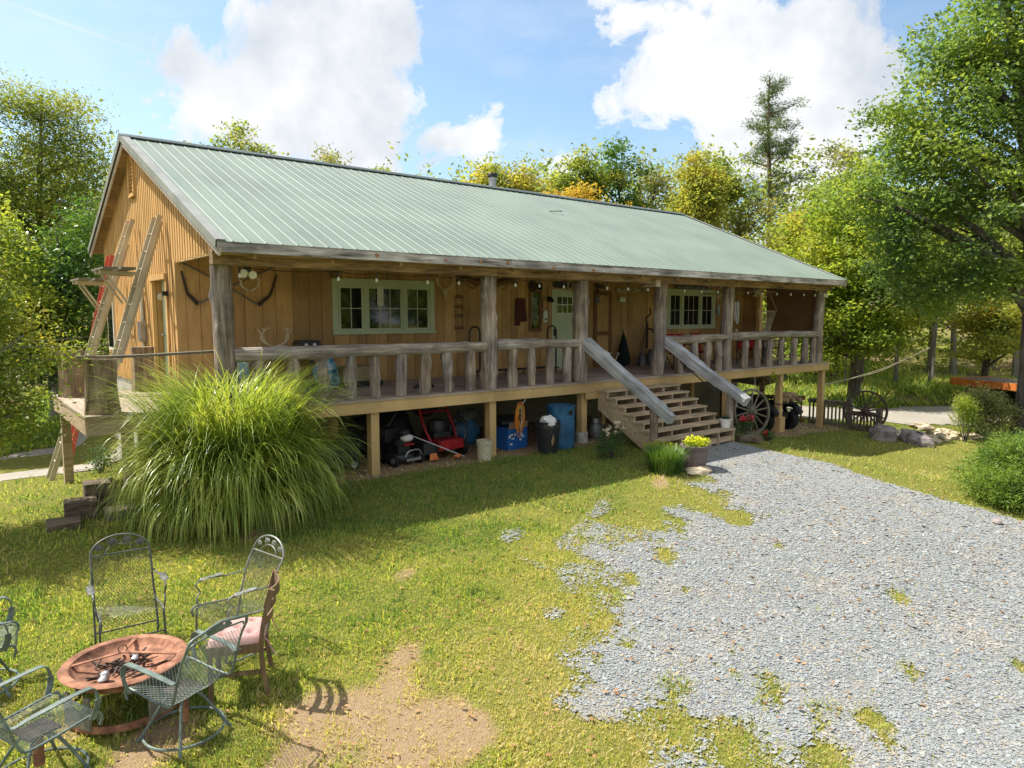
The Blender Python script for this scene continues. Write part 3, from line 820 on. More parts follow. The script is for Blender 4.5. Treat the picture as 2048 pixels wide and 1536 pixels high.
parts = []
for (cnt, x0, x1, y0, y1, hh, ww, dmax) in ((400000, -1.8, 9.5, 1.3, 8.6, 0.046, 0.0072, 9.5), (170000, -2.0, 14, 2.0, 11.6, 0.050, 0.0085, 14), (90000, -3, 26, 3, 20, 0.065, 0.017, 30)):
    px, py = scatter_pts(cnt, x0, x1, y0, y1)
    D = np.hypot(px, py)
    dk = dirt_mask(px, py); gk = gravel_mask(px, py) * (px < 14.5)
    prob = (1 - 0.84 * dk) * (1 - 0.985 * np.clip(gk * 1.25, 0, 1)) * (0.45 + 0.75 * fbm(px, py, 2.4, 17))
    keep = cam_keep(px, py) & (D < dmax) & (rng.random(cnt) < prob) & (lane(px, py) > 1.7)
    keep &= ~((px > 3.3) & (px < 20.4) & (py > 11.4))
    keep &= ~((px > 10.6) & (px < 13.15) & (py > 8.75))
    px, py, D = px[keep], py[keep], D[keep]
    clump = fbm(px, py, 3.2, 23)
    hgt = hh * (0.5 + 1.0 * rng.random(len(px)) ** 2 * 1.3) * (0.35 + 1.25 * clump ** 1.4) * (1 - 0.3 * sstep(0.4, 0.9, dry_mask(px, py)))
    wid = ww * (0.7 + 0.6 * rng.random(len(px)))
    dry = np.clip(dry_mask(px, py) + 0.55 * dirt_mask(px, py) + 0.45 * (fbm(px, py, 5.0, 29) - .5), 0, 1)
    parts.append((px, py, hgt, wid, dry))
px, py, hgt, wid, dry = [np.concatenate(k) for k in zip(*parts)]
gv, gf = grass_blades(px, py, hgt, wid, 3)
gr = np_mesh('lawn_grass', gv, gf, mgs)
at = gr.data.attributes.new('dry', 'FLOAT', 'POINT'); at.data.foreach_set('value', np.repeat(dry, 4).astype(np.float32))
tag(gr, 'short mown grass of the front lawn, lusher near the house, with eave shade put into its colour', 'grass', kind='stuff')

# wood chips and straw litter below the deck and on bare ground
px, py = scatter_pts(42000, 0.2, 20.6, 3.6, 13.2)
keep = cam_keep(px, py) & (rng.random(len(px)) < np.clip(dirt_mask(px, py), 0, 1) * np.where(py > 9.9, 1, .0))
px, py = px[keep], py[keep]; n = len(px)
a = rng.uniform(0, 6.28, n); k9 = np.where(py > 9.9, 1.0, .62); L = rng.uniform(.012, .045, n) * k9; W = rng.uniform(.003, .011, n) * np.where(py > 9.9, 1.0, .3)
dx, dy = np.cos(a), np.sin(a); z = gz(px, py) + rng.uniform(.003, .012, n); tz = rng.normal(0, .25, n) * L
lv = np.stack([np.stack([px - dx * L + s_ * -dy * W, py - dy * L + s_ * dx * W, z - tz], 1) if e_ < 0 else np.stack([px + dx * L + s_ * -dy * W, py + dy * L + s_ * dx * W, z + tz], 1) for e_, s_ in ((-1, -1), (-1, 1), (1, 1), (1, -1))], 1)
mch = leaf_mat('wood_chips', [(0.16, 0.09, 0.05), (0.30, 0.20, 0.12), (0.46, 0.35, 0.23), (0.55, 0.46, 0.33)], 0.05, 0.9, 0.1)
ch = np_mesh('wood_chips', lv.reshape(-1, 3), np.arange(4 * n).reshape(-1, 4), mch)
tag(ch, 'wood chips and straw littering the bare ground below the deck', 'wood chips', kind='stuff')

# a few dead leaves blown over the lawn and drive
px, py = scatter_pts(2600, -.5, 14, 2.2, 10)
keep = cam_keep(px, py) & (rng.random(2600) < .25 + .75 * fbm(px, py, .6, 55)); px, py = px[keep], py[keep]; n = len(px)
a = rng.uniform(0, 6.28, n); L = rng.uniform(.014, .034, n); dx, dy = np.cos(a), np.sin(a); z = gz(px, py) + rng.uniform(.015, .045, n); cu_ = rng.uniform(.0, .4, n) * L
lv = np.stack([np.stack([px - dx * L, py - dy * L, z], 1), np.stack([px - dy * L * .6, py + dx * L * .6, z + cu_], 1), np.stack([px + dx * L, py + dy * L, z + cu_ * .4], 1), np.stack([px + dy * L * .6, py - dx * L * .6, z + cu_], 1)], 1)
fl_o = np_mesh('fallen_leaves', lv.reshape(-1, 3), np.arange(4 * n).reshape(-1, 4), leaf_mat('dead_leaves', [(0.07, 0.035, 0.02), (0.16, 0.09, 0.045), (0.27, 0.17, 0.09)], 0.15, 0.8, 0.1))
tag(fl_o, 'dead brown leaves blown over the lawn and drive', 'leaves', kind='stuff')

# ------------------------------------------------------------------ the house
HX0, HX1, WY = 3.23, 20.25, 13.3            # gable wall, far end, front wall
EY, EZ, RY, RZ, BY, BZ = 10.05, 2.37, 15.9, 4.86, 20.3, 2.985   # eave, ridge, back eave
SL = (RZ - EZ) / (RY - EY)
house = thing('timber_house', 'tan timber house with green metal roof and long log porch', 'house', (11.7, 13.0, -1.3))


def part(mb, name, m, parent=None, smooth=False, **kw):
    return mb.build(name, m, parent or house, smooth=smooth, world=(parent is None or parent is house), **kw)


def sub(mb, name, m, parent, smooth=False, **kw):
    o = mb.build(name, m, parent, smooth=smooth, **kw)
    o.matrix_parent_inverse = Matrix.Identity(4)     # parts carry the house's world shift already
    return o


def group_part(name, mb, m, smooth=False): return part(mb, name, m, None, smooth)


rr = random.Random(3)
# front wall: backing plus one board after another
part(MB().box(HX0, HX1, WY + .02, WY + .12, -0.25, 2.9), 'wall_backing', K['siding_dark'])
x = HX0 + 0.13
bw = 0
while x < HX1 - 0.02:
    wd = min(rr.choice((.19, .25, .29, .33)), HX1 - x)
    pr = rr.uniform(0, .012)
    part(MB().box(x, x + wd - .009, WY - .012 - pr, WY + .02, -0.02, 2.86), 'wall_board', K['siding'])
    x += wd
part(MB().box(HX0 - .03, HX0 + .125, WY - .04, WY + .10, 0.0, 2.34), 'corner_board', K['batten'])
part(MB().box(HX1 - .15, HX1 + .02, 12.62, 12.74, 0.0, 2.3), 'corner_board', K['batten'])
part(MB().box(HX1 - .04, HX1, 12.74, WY + .02, 0.0, 2.6), 'return_wall', K['siding'])
part(MB().box(HX1 - .1, HX1, WY + .12, BY - .4, -2.4, 2.9), 'end_wall', K['siding'])
part(MB().box(HX0 + .1, HX1 - .1, BY - .5, BY - .4, -2.4, 2.9), 'rear_wall', K['siding'])
# foundation
part(MB().box(HX0 + .05, HX1 - .05, WY + .13, WY + .3, -2.6, -.26), 'foundation_wall', K['stucco'])
part(MB().box(HX0 + .02, HX0 + .2, WY + .31, BY - .42, -2.8, -.06), 'foundation_wall', K['concrete'])

# gable wall: backing with battens, each cut to the slope of the roof
def roof_under(y): return (EZ - .02 + (y - EY) * SL if y < RY else RZ - .02 - (y - RY) * SL) - .10


bk = MB()
DOOR_Y0, DOOR_Y1 = 13.92, 14.92
poly = [(10.25, 2.33), (10.25, roof_under(10.25) + .02), (RY, roof_under(RY) + .02), (BY - .45, roof_under(BY - .45)), (BY - .45, -.05), (DOOR_Y1, -.05), (DOOR_Y1, 2.02), (DOOR_Y0, 2.02), (DOOR_Y0, -.05), (WY + .14, -.05), (WY + .14, 2.33)]
bk.plate([(-a, b_) for a, b_ in poly][::-1], (HX0 + .12, 0, 0), (0, -1, 0), (0, 0, 1), .09)
part(bk, 'gable_backing', K['siding'])
y = 10.3
DOOR_Y0, DOOR_Y1 = 13.92, 14.92
while y < BY - .5:
    z0 = 2.30 if y < WY + .05 else -.04
    yc = y + .05
    if DOOR_Y0 - .12 < yc < DOOR_Y1 + .12: z0 = 2.04
    if not (16.06 < yc < 16.42):
        zt = roof_under(yc) - .0
        j = rr.uniform(-.012, .012)
        mb = MB().plate([(0, z0 + j), (.092, z0 + j), (.092, roof_under(y + .092) + .02), (0, roof_under(y) + .02)], (HX0 - .028, y, 0), (0, 1, 0), (0, 0, 1), .05)
        part(mb, 'gable_batten', K['batten'])
    else:
        part(MB().box(HX0 - .028, HX0 + .03, y, y + .092, -.04, 3.72), 'gable_batten', K['batten'])
    y += .152
part(MB().box(HX0 - .02, HX0 + .02, 10.25, WY - .05, 2.27, 2.305), 'gable_drip_board', K['tanpaint'])
# gable vent with a peaked head and louvres
mb = MB()
for (a, b_) in (((16.02, 3.80), (16.02, 4.42)), ((16.45, 3.80), (16.45, 4.42)), ((16.02, 4.42), (16.235, 4.66)), ((16.45, 4.42), (16.235, 4.66)), ((16.0, 3.79), (16.47, 3.79))):
    mb.bar((HX0 - .04, *a), (HX0 - .04, *b_), .07, .07, up=(1, 0, 0))
vent = part(mb, 'gable_vent', K['batten'])
sub(MB().box(HX0 + .0, HX0 + .02, 16.05, 16.42, 3.82, 4.5), 'vent_opening', K['siding_dark'], vent)
for i in range(9):
    z = 3.84 + i * .075
    sub(MB().bar((HX0 - .03, 16.06, z), (HX0 - .03, 16.41, z), .055, .016, up=(-.7, 0, .7)), 'louvre', K['batten'], vent)
# recessed gable door
mb = MB(); mb.box(HX0 - .05, HX0 + .02, DOOR_Y0 - .10, DOOR_Y0, 0, 2.02); mb.box(HX0 - .05, HX0 + .02, DOOR_Y1, DOOR_Y1 + .10, 0, 2.02); mb.box(HX0 - .07, HX0 + .02, DOOR_Y0 - .1, DOOR_Y1 + .1, 2.022, 2.12)
part(mb, 'door_frame', K['batten'])
gd = part(MB().box(HX0 + .125, HX0 + .16, DOOR_Y0 - .03, DOOR_Y1 + .03, 0.0, 2.05), 'gable_door', K['sage'])
gd['label'] = 'pale green door in the gable wall'
for a in ((DOOR_Y0 + .12, DOOR_Y0 + .45), (DOOR_Y1 - .45, DOOR_Y1 - .12)):
    for z0, z1 in ((.2, .85), (1.0, 1.8)): sub(MB().box(HX0 + .118, HX0 + .125, a[0], a[1], z0, z1), 'panel', K['sage'], gd)
sub(MB().blob((HX0 + .09, DOOR_Y1 - .09, 1.0), (.03, .03, .03), 1, 0), 'knob', K['steel'], gd, smooth=True)
# small gable window far along the wall
gw = part(MB().box(HX0 - .06, HX0 - .03, 18.9, 19.6, .55, 2.0), 'gable_window', K['cream'])
sub(MB().box(HX0 - .068, HX0 - .06, 18.97, 19.53, .63, 1.92), 'pane', K['glass'], gw)
# conduit and meter box on the gable
mb = MB().cyl((HX0 - .07, 15.75, .3), (HX0 - .07, 15.75, 1.75), .035, n=8)
cd = part(mb, 'conduit', K['cream'], smooth=True)
sub(MB().box(HX0 - .14, HX0 - .03, 15.62, 15.88, .85, 1.25), 'meter_box', K['steel'], cd)
fl = part(MB().box(HX0 - .12, HX0 - .03, 13.78, 13.86, 1.72, 1.8), 'gable_lamp', K['black'])
sub(MB().blob((HX0 - .15, 13.82, 1.70), (.05, .05, .06), 2, 0), 'lamp_glass', K['ivory'], fl, smooth=True)

# ---- roof: ribbed metal panels laid side by side, front and back
PW = 0.9144
def roof_panel(y0, z0, y1, z1):
    """one panel with four trapezoid ribs running up the slope"""
    prof = []
    for k in range(4):
        o = k * PW / 4
        prof += [(o, 0), (o + .10, 0), (o + .1125, .003), (o + .125, 0), (o + .1900, 0), (o + .2015, .010), (o + .2175, .010)]
    prof.append((PW, 0))
    mb = MB(); n = len(prof)
    vs = [(x_, y0, z0 + h) for x_, h in prof] + [(x_, y1, z1 + h) for x_, h in prof] + [(x_, y0, z0 + h - .0012) for x_, h in prof]
    fs = [(i, i + 1, i + 1 + n, i + n) for i in range(n - 1)] + [(i + 1, i, i + 2 * n, i + 1 + 2 * n) for i in range(n - 1)]
    return mb.add(vs, fs)


def screw_rows():
    mb = MB()
    for k in range(4):
        for q in range(9):
            u = .04 + q * .115
            y_, z_ = EY + (RY - EY) * u, EZ + .008 + (RZ - EZ - .02) * u
            for dx in (.165,) if q % 2 else (.165, .06):
                xx = k * PW / 4 + dx
                mb.add([(xx - .009, y_ - .009, z_ + .004), (xx + .009, y_ - .009, z_ + .004), (xx + .009, y_ + .009, z_ + .012), (xx - .009, y_ + .009, z_ + .012)], [(0, 1, 2, 3)])
    return mb


RX0 = 2.965
pf = part(roof_panel(EY - .045, EZ - .003, RY - .03, RZ - .012), 'roof_panel', K['roof'])
sc_ = sub(screw_rows(), 'screws', K['rubber'], pf); sc_['kind'] = 'stuff'
pb = part(roof_panel(RY + .03, RZ - .012, BY + .02, BZ - .008), 'roof_panel', K['roof'])
for src in (pf, pb):
    base = src.location.copy()
    src.location.x = RX0
    for i in range(1, 19):
        c = copy_tree(src, house); c.location.x = RX0 + i * PW
RX1 = RX0 + 19 * PW
part(MB().plate([(EY, EZ - .02), (RY, RZ - .04), (BY, BZ - .02), (BY, BZ - .10), (RY, RZ - .13), (EY, EZ - .10)], (RX0 + .02, 0, 0), (0, 1, 0), (0, 0, 1), RX1 - RX0 - .04), 'roof_deck', K['beam'])
mb = MB()
for s_, yo in ((-1, RY - .17), (1, RY + .17)):
    zo = RZ - .17 * SL + .052
    mb.add([(RX0 - .03, RY, RZ + .055), (RX1 + .03, RY, RZ + .055), (RX1 + .03, yo, zo), (RX0 - .03, yo, zo), (RX0 - .03, RY, RZ + .045), (RX1 + .03, RY, RZ + .045), (RX1 + .03, yo, zo - .022), (RX0 - .03, yo, zo - .022)],
           [(0, 1, 2, 3), (4, 7, 6, 5), (3, 2, 6, 7), (0, 3, 7, 4), (1, 5, 6, 2)])
part(mb, 'ridge_cap', K['ridge'])
part(MB().box(RX0 + .05, RX1 - .05, RY - .10, RY + .10, RZ - .05, RZ + .015), 'ridge_vent', K['black'])
# rake trim along the gable edges and the board below it
for xx, s_ in ((RX0, -1), (RX1, 1)):
    for (ya, za, yb, zb) in ((EY - .03, EZ - .013, RY, RZ - .0), (BY + .03, BZ - .013, RY, RZ - .0)):
        part(MB().bar((xx + s_ * .02, ya, za - .028), (xx + s_ * .02, yb, zb - .028), .012, .12, up=(0, 0, 1)), 'rake_trim', K['rake'])
        part(MB().bar((xx - s_ * .045, ya, za + .034), (xx - s_ * .045, yb, zb + .034), .14, .008, up=(0, 0, 1)), 'rake_flange', K['rake'])
        part(MB().bar((xx - s_ * .03, ya, za - .135), (xx - s_ * .03, yb, zb - .135), .03, .10, up=(0, 0, 1)), 'rake_board', K['soffit'])
# fascia and the big beam
for xa, xb in ((RX0 + .0, 8.02), (8.03, 13.9), (13.91, RX1 - .0)):
    part(MB().box(xa, xb, EY - .03, EY - .003, 2.225, 2.366), 'fascia_board', K['fascia'])
for xa, xb in ((RX0 + .04, 8.0), (8.01, 15.52), (15.53, 20.22)):
    part(MB().box(xa, xb, EY + .34, EY + .50, 2.085, 2.36), 'porch_beam', K['beam'])
part(MB().box(RX0 + .06, RX1 - .06, EY + .062, EY + .335, 2.215, 2.235), 'soffit_board', K['beam'])
part(MB().box(12.28, 12.42, EY + .2, EY + .62, 2.0, 2.14), 'beam_end', K['lumber'])
for i in range(15):                                                        # rafters seen below the porch roof
    xr = 3.5 + i * 1.17
    part(MB().bar((xr, EY + .06, 2.22), (xr, WY, 2.22 + (WY - EY - .06) * SL), .05, .14), 'rafter', K['beam'])
for i, (xk, zk, rk) in enumerate(((5.35, 2.30, .032), (6.62, 2.285, .022), (7.35, 2.30, .028), (7.95, 2.30, .035), (9.05, 2.26, .032), (10.1, 2.26, .034))):
    part(MB().lathe([(0, -.012), (rk * .5, -.012), (rk * .6, -.018), (rk, -.01), (rk, .01)], (xk, EY - .032, zk), 12, (0, 1, 0)), 'knot', K['knot'], smooth=True)
# stove pipe
sp = part(MB().lathe([(.10, 4.45), (.10, 5.16), (.112, 5.16), (.112, 5.19), (.10, 5.19), (.10, 5.24)], (12.38, 16.3, 0), 18), 'stove_pipe', K['steel'], smooth=True)
sub(MB().lathe([(.13, 5.24), (.15, 5.26), (.15, 5.31), (.13, 5.35), (.0, 5.37)], (12.38, 16.3, 0), 18), 'pipe_cap', K['black'], sp, smooth=True)
part(MB().tube([(12.3, 13.8, 4.02), (12.45, 13.85, 4.04), (12.62, 13.8, 4.05), (12.8, 13.86, 4.07)], .012, 5), 'fallen_twig', K['bark'])

# ---- windows
def window(x0, x1, z0, z1, splits, grids, name='window'):
    """triple casement in a painted surround; splits are the sash edges, grids their panes across and down"""
    yw = WY - .03
    mb = MB(); tw = .11
    mb.box(x0, x1, yw - .035, yw, z1 - tw * 1.25, z1); mb.box(x0, x1, yw - .035, yw, z0, z0 + .045)
    mb.box(x0, x0 + tw, yw - .034, yw, z0 + .046, z1 - tw * 1.25 - .001); mb.box(x1 - tw, x1, yw - .034, yw, z0 + .046, z1 - tw * 1.25 - .001)
    o = part(mb, name, K['sage'])
    sub(MB().box(x0 - .02, x1 + .02, yw - .075, yw - .036, z0 - .02, z0 + .02), 'sill', K['sage'], o)
    za, zb = z0 + .047, z1 - tw * 1.25 - .002
    for (a, b_), (gxn, gzn) in zip(splits, grids):
        fw = .05
        mb = MB()
        mb.box(a, b_, yw - .026, yw - .004, za, za + fw); mb.box(a, b_, yw - .026, yw - .004, zb - fw, zb)
        mb.box(a, a + fw, yw - .027, yw - .004, za + fw, zb - fw); mb.box(b_ - fw, b_, yw - .027, yw - .004, za + fw, zb - fw)
        sub(mb, 'sash', K['sage'], o)
        ga, gb, ha, hb = a + fw, b_ - fw, za + fw, zb - fw
        for i in range(gxn):
            for j in range(gzn):
                pa, pb_ = ga + (gb - ga) * i / gxn, ga + (gb - ga) * (i + 1) / gxn
                qa, qb = ha + (hb - ha) * j / gzn, ha + (hb - ha) * (j + 1) / gzn
                sub(MB().box(pa + .004, pb_ - .004, yw - .012, yw - .006, qa + .004, qb - .004), 'pane', K['glass'], o)
        for i in range(1, gxn):
            xm = ga + (gb - ga) * i / gxn
            sub(MB().box(xm - .007, xm + .007, yw - .018, yw - .005, ha, hb), 'muntin', K['cream'], o)
        for j in range(1, gzn):
            zm = ha + (hb - ha) * j / gzn
            sub(MB().box(ga, gb, yw - .0185, yw - .0045, zm - .007, zm + .007), 'muntin', K['cream'], o)
    for (a, b_), (c_, d_) in zip(splits, splits[1:]):
        sub(MB().box(b_ + .002, c_ - .002, yw - .05, yw - .002, za, zb), 'mullion', K['sage'], o)
    return o


w1 = window(6.08, 8.45, 1.01, 2.11, [(6.20, 6.76), (6.83, 7.66), (7.73, 8.33)], [(2, 2), (3, 2), (2, 2)])
w1['label'] = 'triple sage-framed window near the gable'
sub(MB().box(7.06, 7.2, WY - .075, WY - .06, 1.56, 1.98).cyl((7.13, WY - .07, 1.42), (7.13, WY - .07, 1.56), .006), 'thermometer', K['cream'], w1)
w2 = window(16.35, 18.65, 1.0, 2.14, [(16.47, 17.0), (17.08, 17.88), (17.96, 18.53)], [(2, 2), (3, 2), (2, 2)])
w2['label'] = 'triple sage-framed window near the hammock chair'
sl = part(MB().box(11.17, 11.24, WY - .06, WY - .02, .98, 1.98).box(11.49, 11.56, WY - .06, WY - .02, .98, 1.98).box(11.24, 11.49, WY - .06, WY - .02, 1.92, 1.98).box(11.24, 11.49, WY - .06, WY - .02, .98, 1.05), 'side_light', K['brownwood'])
sub(MB().box(11.241, 11.489, WY - .045, WY - .03, 1.051, 1.919), 'pane', K['glass'], sl)
for z in (1.28, 1.5, 1.7): sub(MB().box(11.242, 11.488, WY - .05, WY - .046, z - .006, z + .006), 'muntin', K['black'], sl)

# ---- front door
yd = WY - .03
fd = part(MB().box(11.90, 12.74, yd - .035, yd, .045, 2.02), 'front_door', K['sage'])
fd['label'] = 'sage green front door with six small panes'
for i in range(9): sub(MB().box(12.0 + i * .072, 12.066 + i * .072, yd - .042, yd - .036, .2, 1.30), 'door_board', K['sage'], fd)
for i in range(3):
    for j in range(2):
        sub(MB().box(12.06 + i * .175, 12.225 + i * .175, yd - .048, yd - .042, 1.44 + j * .20, 1.635 + j * .20), 'pane', K['glass'], fd)
mb = MB()
for xm in (12.045, 12.228, 12.403, 12.580): mb.box(xm - .012, xm + .012, yd - .056, yd - .036, 1.412, 1.862)
for zm in (1.425, 1.638, 1.85): mb.box(12.033, 12.592, yd - .0545, yd - .0365, zm - .013, zm + .013)
sub(mb, 'door_grille', K['cream'], fd)
sub(MB().box(11.95, 11.985, yd - .075, yd - .036, .86, 1.04), 'door_handle', K['black'], fd)
sub(MB().lathe([(0, -.03), (.02, -.03), (.022, 0)], (11.968, yd - .036, .78), 10, (0, 1, 0)), 'lock', K['steel'], fd, smooth=True)
part(MB().box(11.78, 11.895, yd - .02, yd, 0, 2.1).box(12.745, 12.86, yd - .02, yd, 0, 2.1).box(11.895, 12.745, yd - .02, yd, 2.025, 2.1), 'door_casing', K['siding'])
part(MB().box(11.86, 12.78, yd - .14, yd - .036, .002, .04), 'threshold', K['lumber'])
wl = part(MB().box(11.76, 11.80, yd - .10, yd - .02, 1.72, 1.84).lathe([(.02, .12), (.075, 0), (.07, 0)], (11.78, yd - .15, 1.70), 10), 'wall_lamp', K['black'])
# plain wooden side door standing beyond the second porch post
sd = part(MB().box(13.40, 13.50, yd - .04, yd, .02, 2.0).box(13.95, 14.05, yd - .04, yd, .02, 2.0).box(13.50, 13.95, yd - .04, yd, 1.9, 2.0).box(13.50, 13.95, yd - .04, yd, .85, .95).box(13.50, 13.95, yd - .04, yd, .02, .16), 'wooden_door', K['brownwood'])
sub(MB().box(13.501, 13.949, yd - .02, yd - .005, .951, 1.899), 'panel', K['siding'], sd)
sub(MB().box(13.501, 13.949, yd - .02, yd - .005, .161, .849), 'panel', K['siding'], sd)

# ---- porch floor
deck = part(MB().box(3.25, 20.35, 10.56, WY - .02, -.2, -.034), 'deck_frame', K['lumber'])
for i in range(20):
    y0 = 10.43 + i * .1435
    if y0 > WY - .02: break
    for xa, xb in ((3.0, 9.2 + (i % 3) * .9), (9.203 + (i % 3) * .9, 15.1 - (i % 2) * 1.1), (15.103 - (i % 2) * 1.1, 20.42)):
        sub(MB().box(xa, xb, y0, min(y0 + .138, WY - .014), -.032, rr.uniform(-.002, .002)), 'deck_board', K['deck'], deck)
for xa, xb in ((3.9, 7.95), (7.954, 13.6), (13.604, 20.36)):
    part(MB().box(xa, xb, 10.45, 10.49, -.225, -.034), 'rim_board', K['tanpaint'])
part(MB().box(20.36, 20.40, 10.452, WY, -.225, -.034), 'rim_board', K['tanpaint'])
for xp in (5.52, 7.97, 10.36, 12.95, 15.47, 17.93, 20.2):
    gzp = G(xp, 10.6); foot = xp in (10.36, 17.93)
    zf = gzp + (.22 if xp < 11 else .42) if foot else gzp - .1
    part(MB().box(xp - .075, xp + .075, 10.5, 10.65, zf, -.05), 'deck_post', K['tanpaint'])
    if foot: part(MB().cyl((xp, 10.575, gzp - .2), (xp, 10.575, zf - .002), .135, .135, 20) if xp < 11 else MB().box(xp - .13, xp + .13, 10.44, 10.70, gzp - .2, zf - .002), 'post_footing', K['concrete'] if xp < 11 else K['tanpaint'], smooth=xp < 11)
for xp in (5.5, 9.0, 12.5, 16, 19.5):
    part(MB().box(xp - .06, xp + .06, 12.0, 12.12, G(xp, 12) - .1, -.05), 'deck_post', K['tanpaint'])

# sunny side deck that wraps the gable corner
sdk = part(MB().box(1.50, HX0 - .05, 11.12, 14.55, -.2, -.036), 'side_deck_frame', K['lumber'])
for i in range(13):
    x0 = 1.45 + i * .1435
    if x0 > HX0 - .05: break
    sub(MB().box(x0, min(x0 + .138, HX0 - .04), 11.06, 14.58, -.034, rr.uniform(-.003, .003)), 'deck_board', K['decklight'], sdk)
part(MB().box(1.47, 3.9, 11.08, 11.118, -.27, -.036), 'rim_board', K['lumber'])
part(MB().box(1.46, 1.498, 11.119, 14.56, -.27, -.036), 'rim_board', K['lumber'])
part(MB().box(3.901, 4.0, 10.452, 11.118, -.22, -.036), 'rim_board', K['lumber'])
for (xp, yp) in ((1.98, 11.2), (1.6, 14.4), (3.1, 11.2)):
    part(MB().box(xp - .07, xp + .07, yp - .07, yp + .07, G(xp, yp) - .1, -.05), 'deck_post', K['lumber'])
part(MB().box(2.1, 3.0, 11.13, 11.16, G(2.5, 11.2) - .05, -.28), 'skirting_board', K['fencewood'])

# ---- porch posts, rails and balusters: peeled logs
POSTS = [(3.2, .155, .14), (7.97, .155, .14), (10.36, .165, .15), (12.88, .15, .14), (15.5, .15, .14), (20.02, .15, .13)]
for i, (xp, ra, rb) in enumerate(POSTS):
    part(MB().log((xp, 10.64, 0.002), (xp + rr.uniform(-.02, .02), 10.62, 2.083), ra, rb, 40 + i, 20, 34, .13, 9), 'porch_post', K['logv'], smooth=True, ang=1.1)
part(MB().log((10.24, 10.58, 0.004), (10.28, 10.6, .80), .10, .10, 77, 14, 14, .09, 2), 'porch_post', K['logv'], smooth=True, ang=1.1)
for i, (xa, xb, za, zb) in enumerate(((3.30, 7.86, .79, .80), (8.1, 10.25, .80, .80), (13.0, 15.4, .80, .82), (15.6, 19.9, .82, .84))):
    part(MB().log((xa, 10.6, za), (xb, 10.6, zb), .108, .092, 60 + i, 18, 48, .12, 9), 'rail_log', K['logh'], smooth=True, ang=1.1)
for i, xb in enumerate((3.66, 4.19, 4.66, 5.15, 5.58, 6.07, 6.55, 7.02, 7.51, 8.5, 9.0, 9.48, 9.95, 13.58, 14.11, 14.63, 15.12, 16.26, 16.83, 17.41, 18.03, 18.65, 19.25, 19.72)):
    ra = rr.uniform(.084, .10)
    part(MB().log((xb, 10.6, .003), (xb + rr.uniform(-.03, .03), 10.6, .735), ra, ra * rr.uniform(.85, 1.0), 100 + i, 14, 18, .13, 4), 'baluster', K['logv'], smooth=True, ang=1.1)

# ---- porch steps
SX0, SX1 = 10.66, 13.1
st_ = part(MB().box(SX0 + .3, SX1 - .02, 10.40, 10.448, -.34, -.226), 'porch_steps', K['lumber'])
st_['label'] = 'open wooden steps up to the porch'
sub(MB().box(SX0 - .34, SX0 + .29, 10.41, 10.447, -.36, -.226), 'header_board', K['tanpaint'], st_)
for i in range(7):
    zt = -.185 - i * .139; yf = 10.16 - i * .245
    for k, (ya, yb) in enumerate(((yf, yf + .135), (yf + .141, yf + .276))):
        sub(MB().box(SX0 + rr.uniform(-.01, .01), SX1 + rr.uniform(-.01, .01), ya, yb, zt - .038, zt + rr.uniform(-.002, .002)), 'tread', K['lumber'], st_)
sub(MB().box(SX0 + .6, SX1 - .05, 8.72, 8.76, -1.28, -1.17), 'kick_board', K['lumber'], st_)
for xs_ in (SX0 + .04, 11.27, 11.88, 12.49, SX1 - .08):
    pl = [(10.44, -.30), (10.44, -.60)]
    pl += [(8.98, -1.40), (8.70, -1.40), (8.70, -1.06)]
    for i in range(6, -1, -1):
        zt = -.225 - i * .139; yf = 10.17 - i * .245
        pl += [(yf, zt), (yf + .245, zt)]
    sub(MB().plate([(-a, b_) for a, b_ in pl], (xs_, 0, 0), (0, -1, 0), (0, 0, 1), -.04), 'stringer', K['lumber'], st_)
for i in range(7):
    zt = -.185 - i * .139; yf = 10.16 - i * .245
    sub(MB().lathe([(0, -.012), (.02, -.01), (.02, 0)], (SX0 - .005, yf + .03, zt - .02), 8, (-1, 0, 0)), 'bolt_cap', K['steel'], st_)
for i, (x0, x1, y1, z1) in enumerate(((10.42, 10.74, 8.52, -.60), (12.98, 13.14, 8.48, -.45))):
    pa, pb_ = Vector((x0, 10.55, .80)), Vector((x1, y1, z1)); dd = pb_ - pa
    o = MB().log((0, 0, 0), (dd.length, 0, 0), .122, .112, 80 + i, 26, 40, .12, 7, square=.72).build('handrail_log', K['handrail'], house, smooth=True, ang=0.9)
    ax, sx_, ux = frame(dd)
    o.matrix_basis = Matrix.Translation(pa - house.location) @ Matrix((ax, -sx_, ux)).transposed().to_4x4()
    yn = 8.95 if i == 0 else 8.86
    part(MB().log((x1 - .03, yn, G(x1, yn) - .1), (x1 - .02, yn, -.42 if i == 0 else -.32), .085, .08, 90 + i, 12, 12, .06, 2), 'newel_post', K['logv'], smooth=True, ang=1.1)
mb = MB().tube(smooth_path([(12.93, 10.0, .36), (12.90, 9.99, .31), (12.93, 9.15, -.24), (12.98, 9.13, -.21)], 4), .014, 8)
gbr = part(mb, 'grab_bar', K['black'], smooth=True)
for p in ((12.95, 10.0, .36), (13.0, 9.13, -.21)): sub(MB().blob(p, (.035, .035, .035), 1, 0, 10, 6), 'bar_mount', K['black'], gbr, smooth=True)

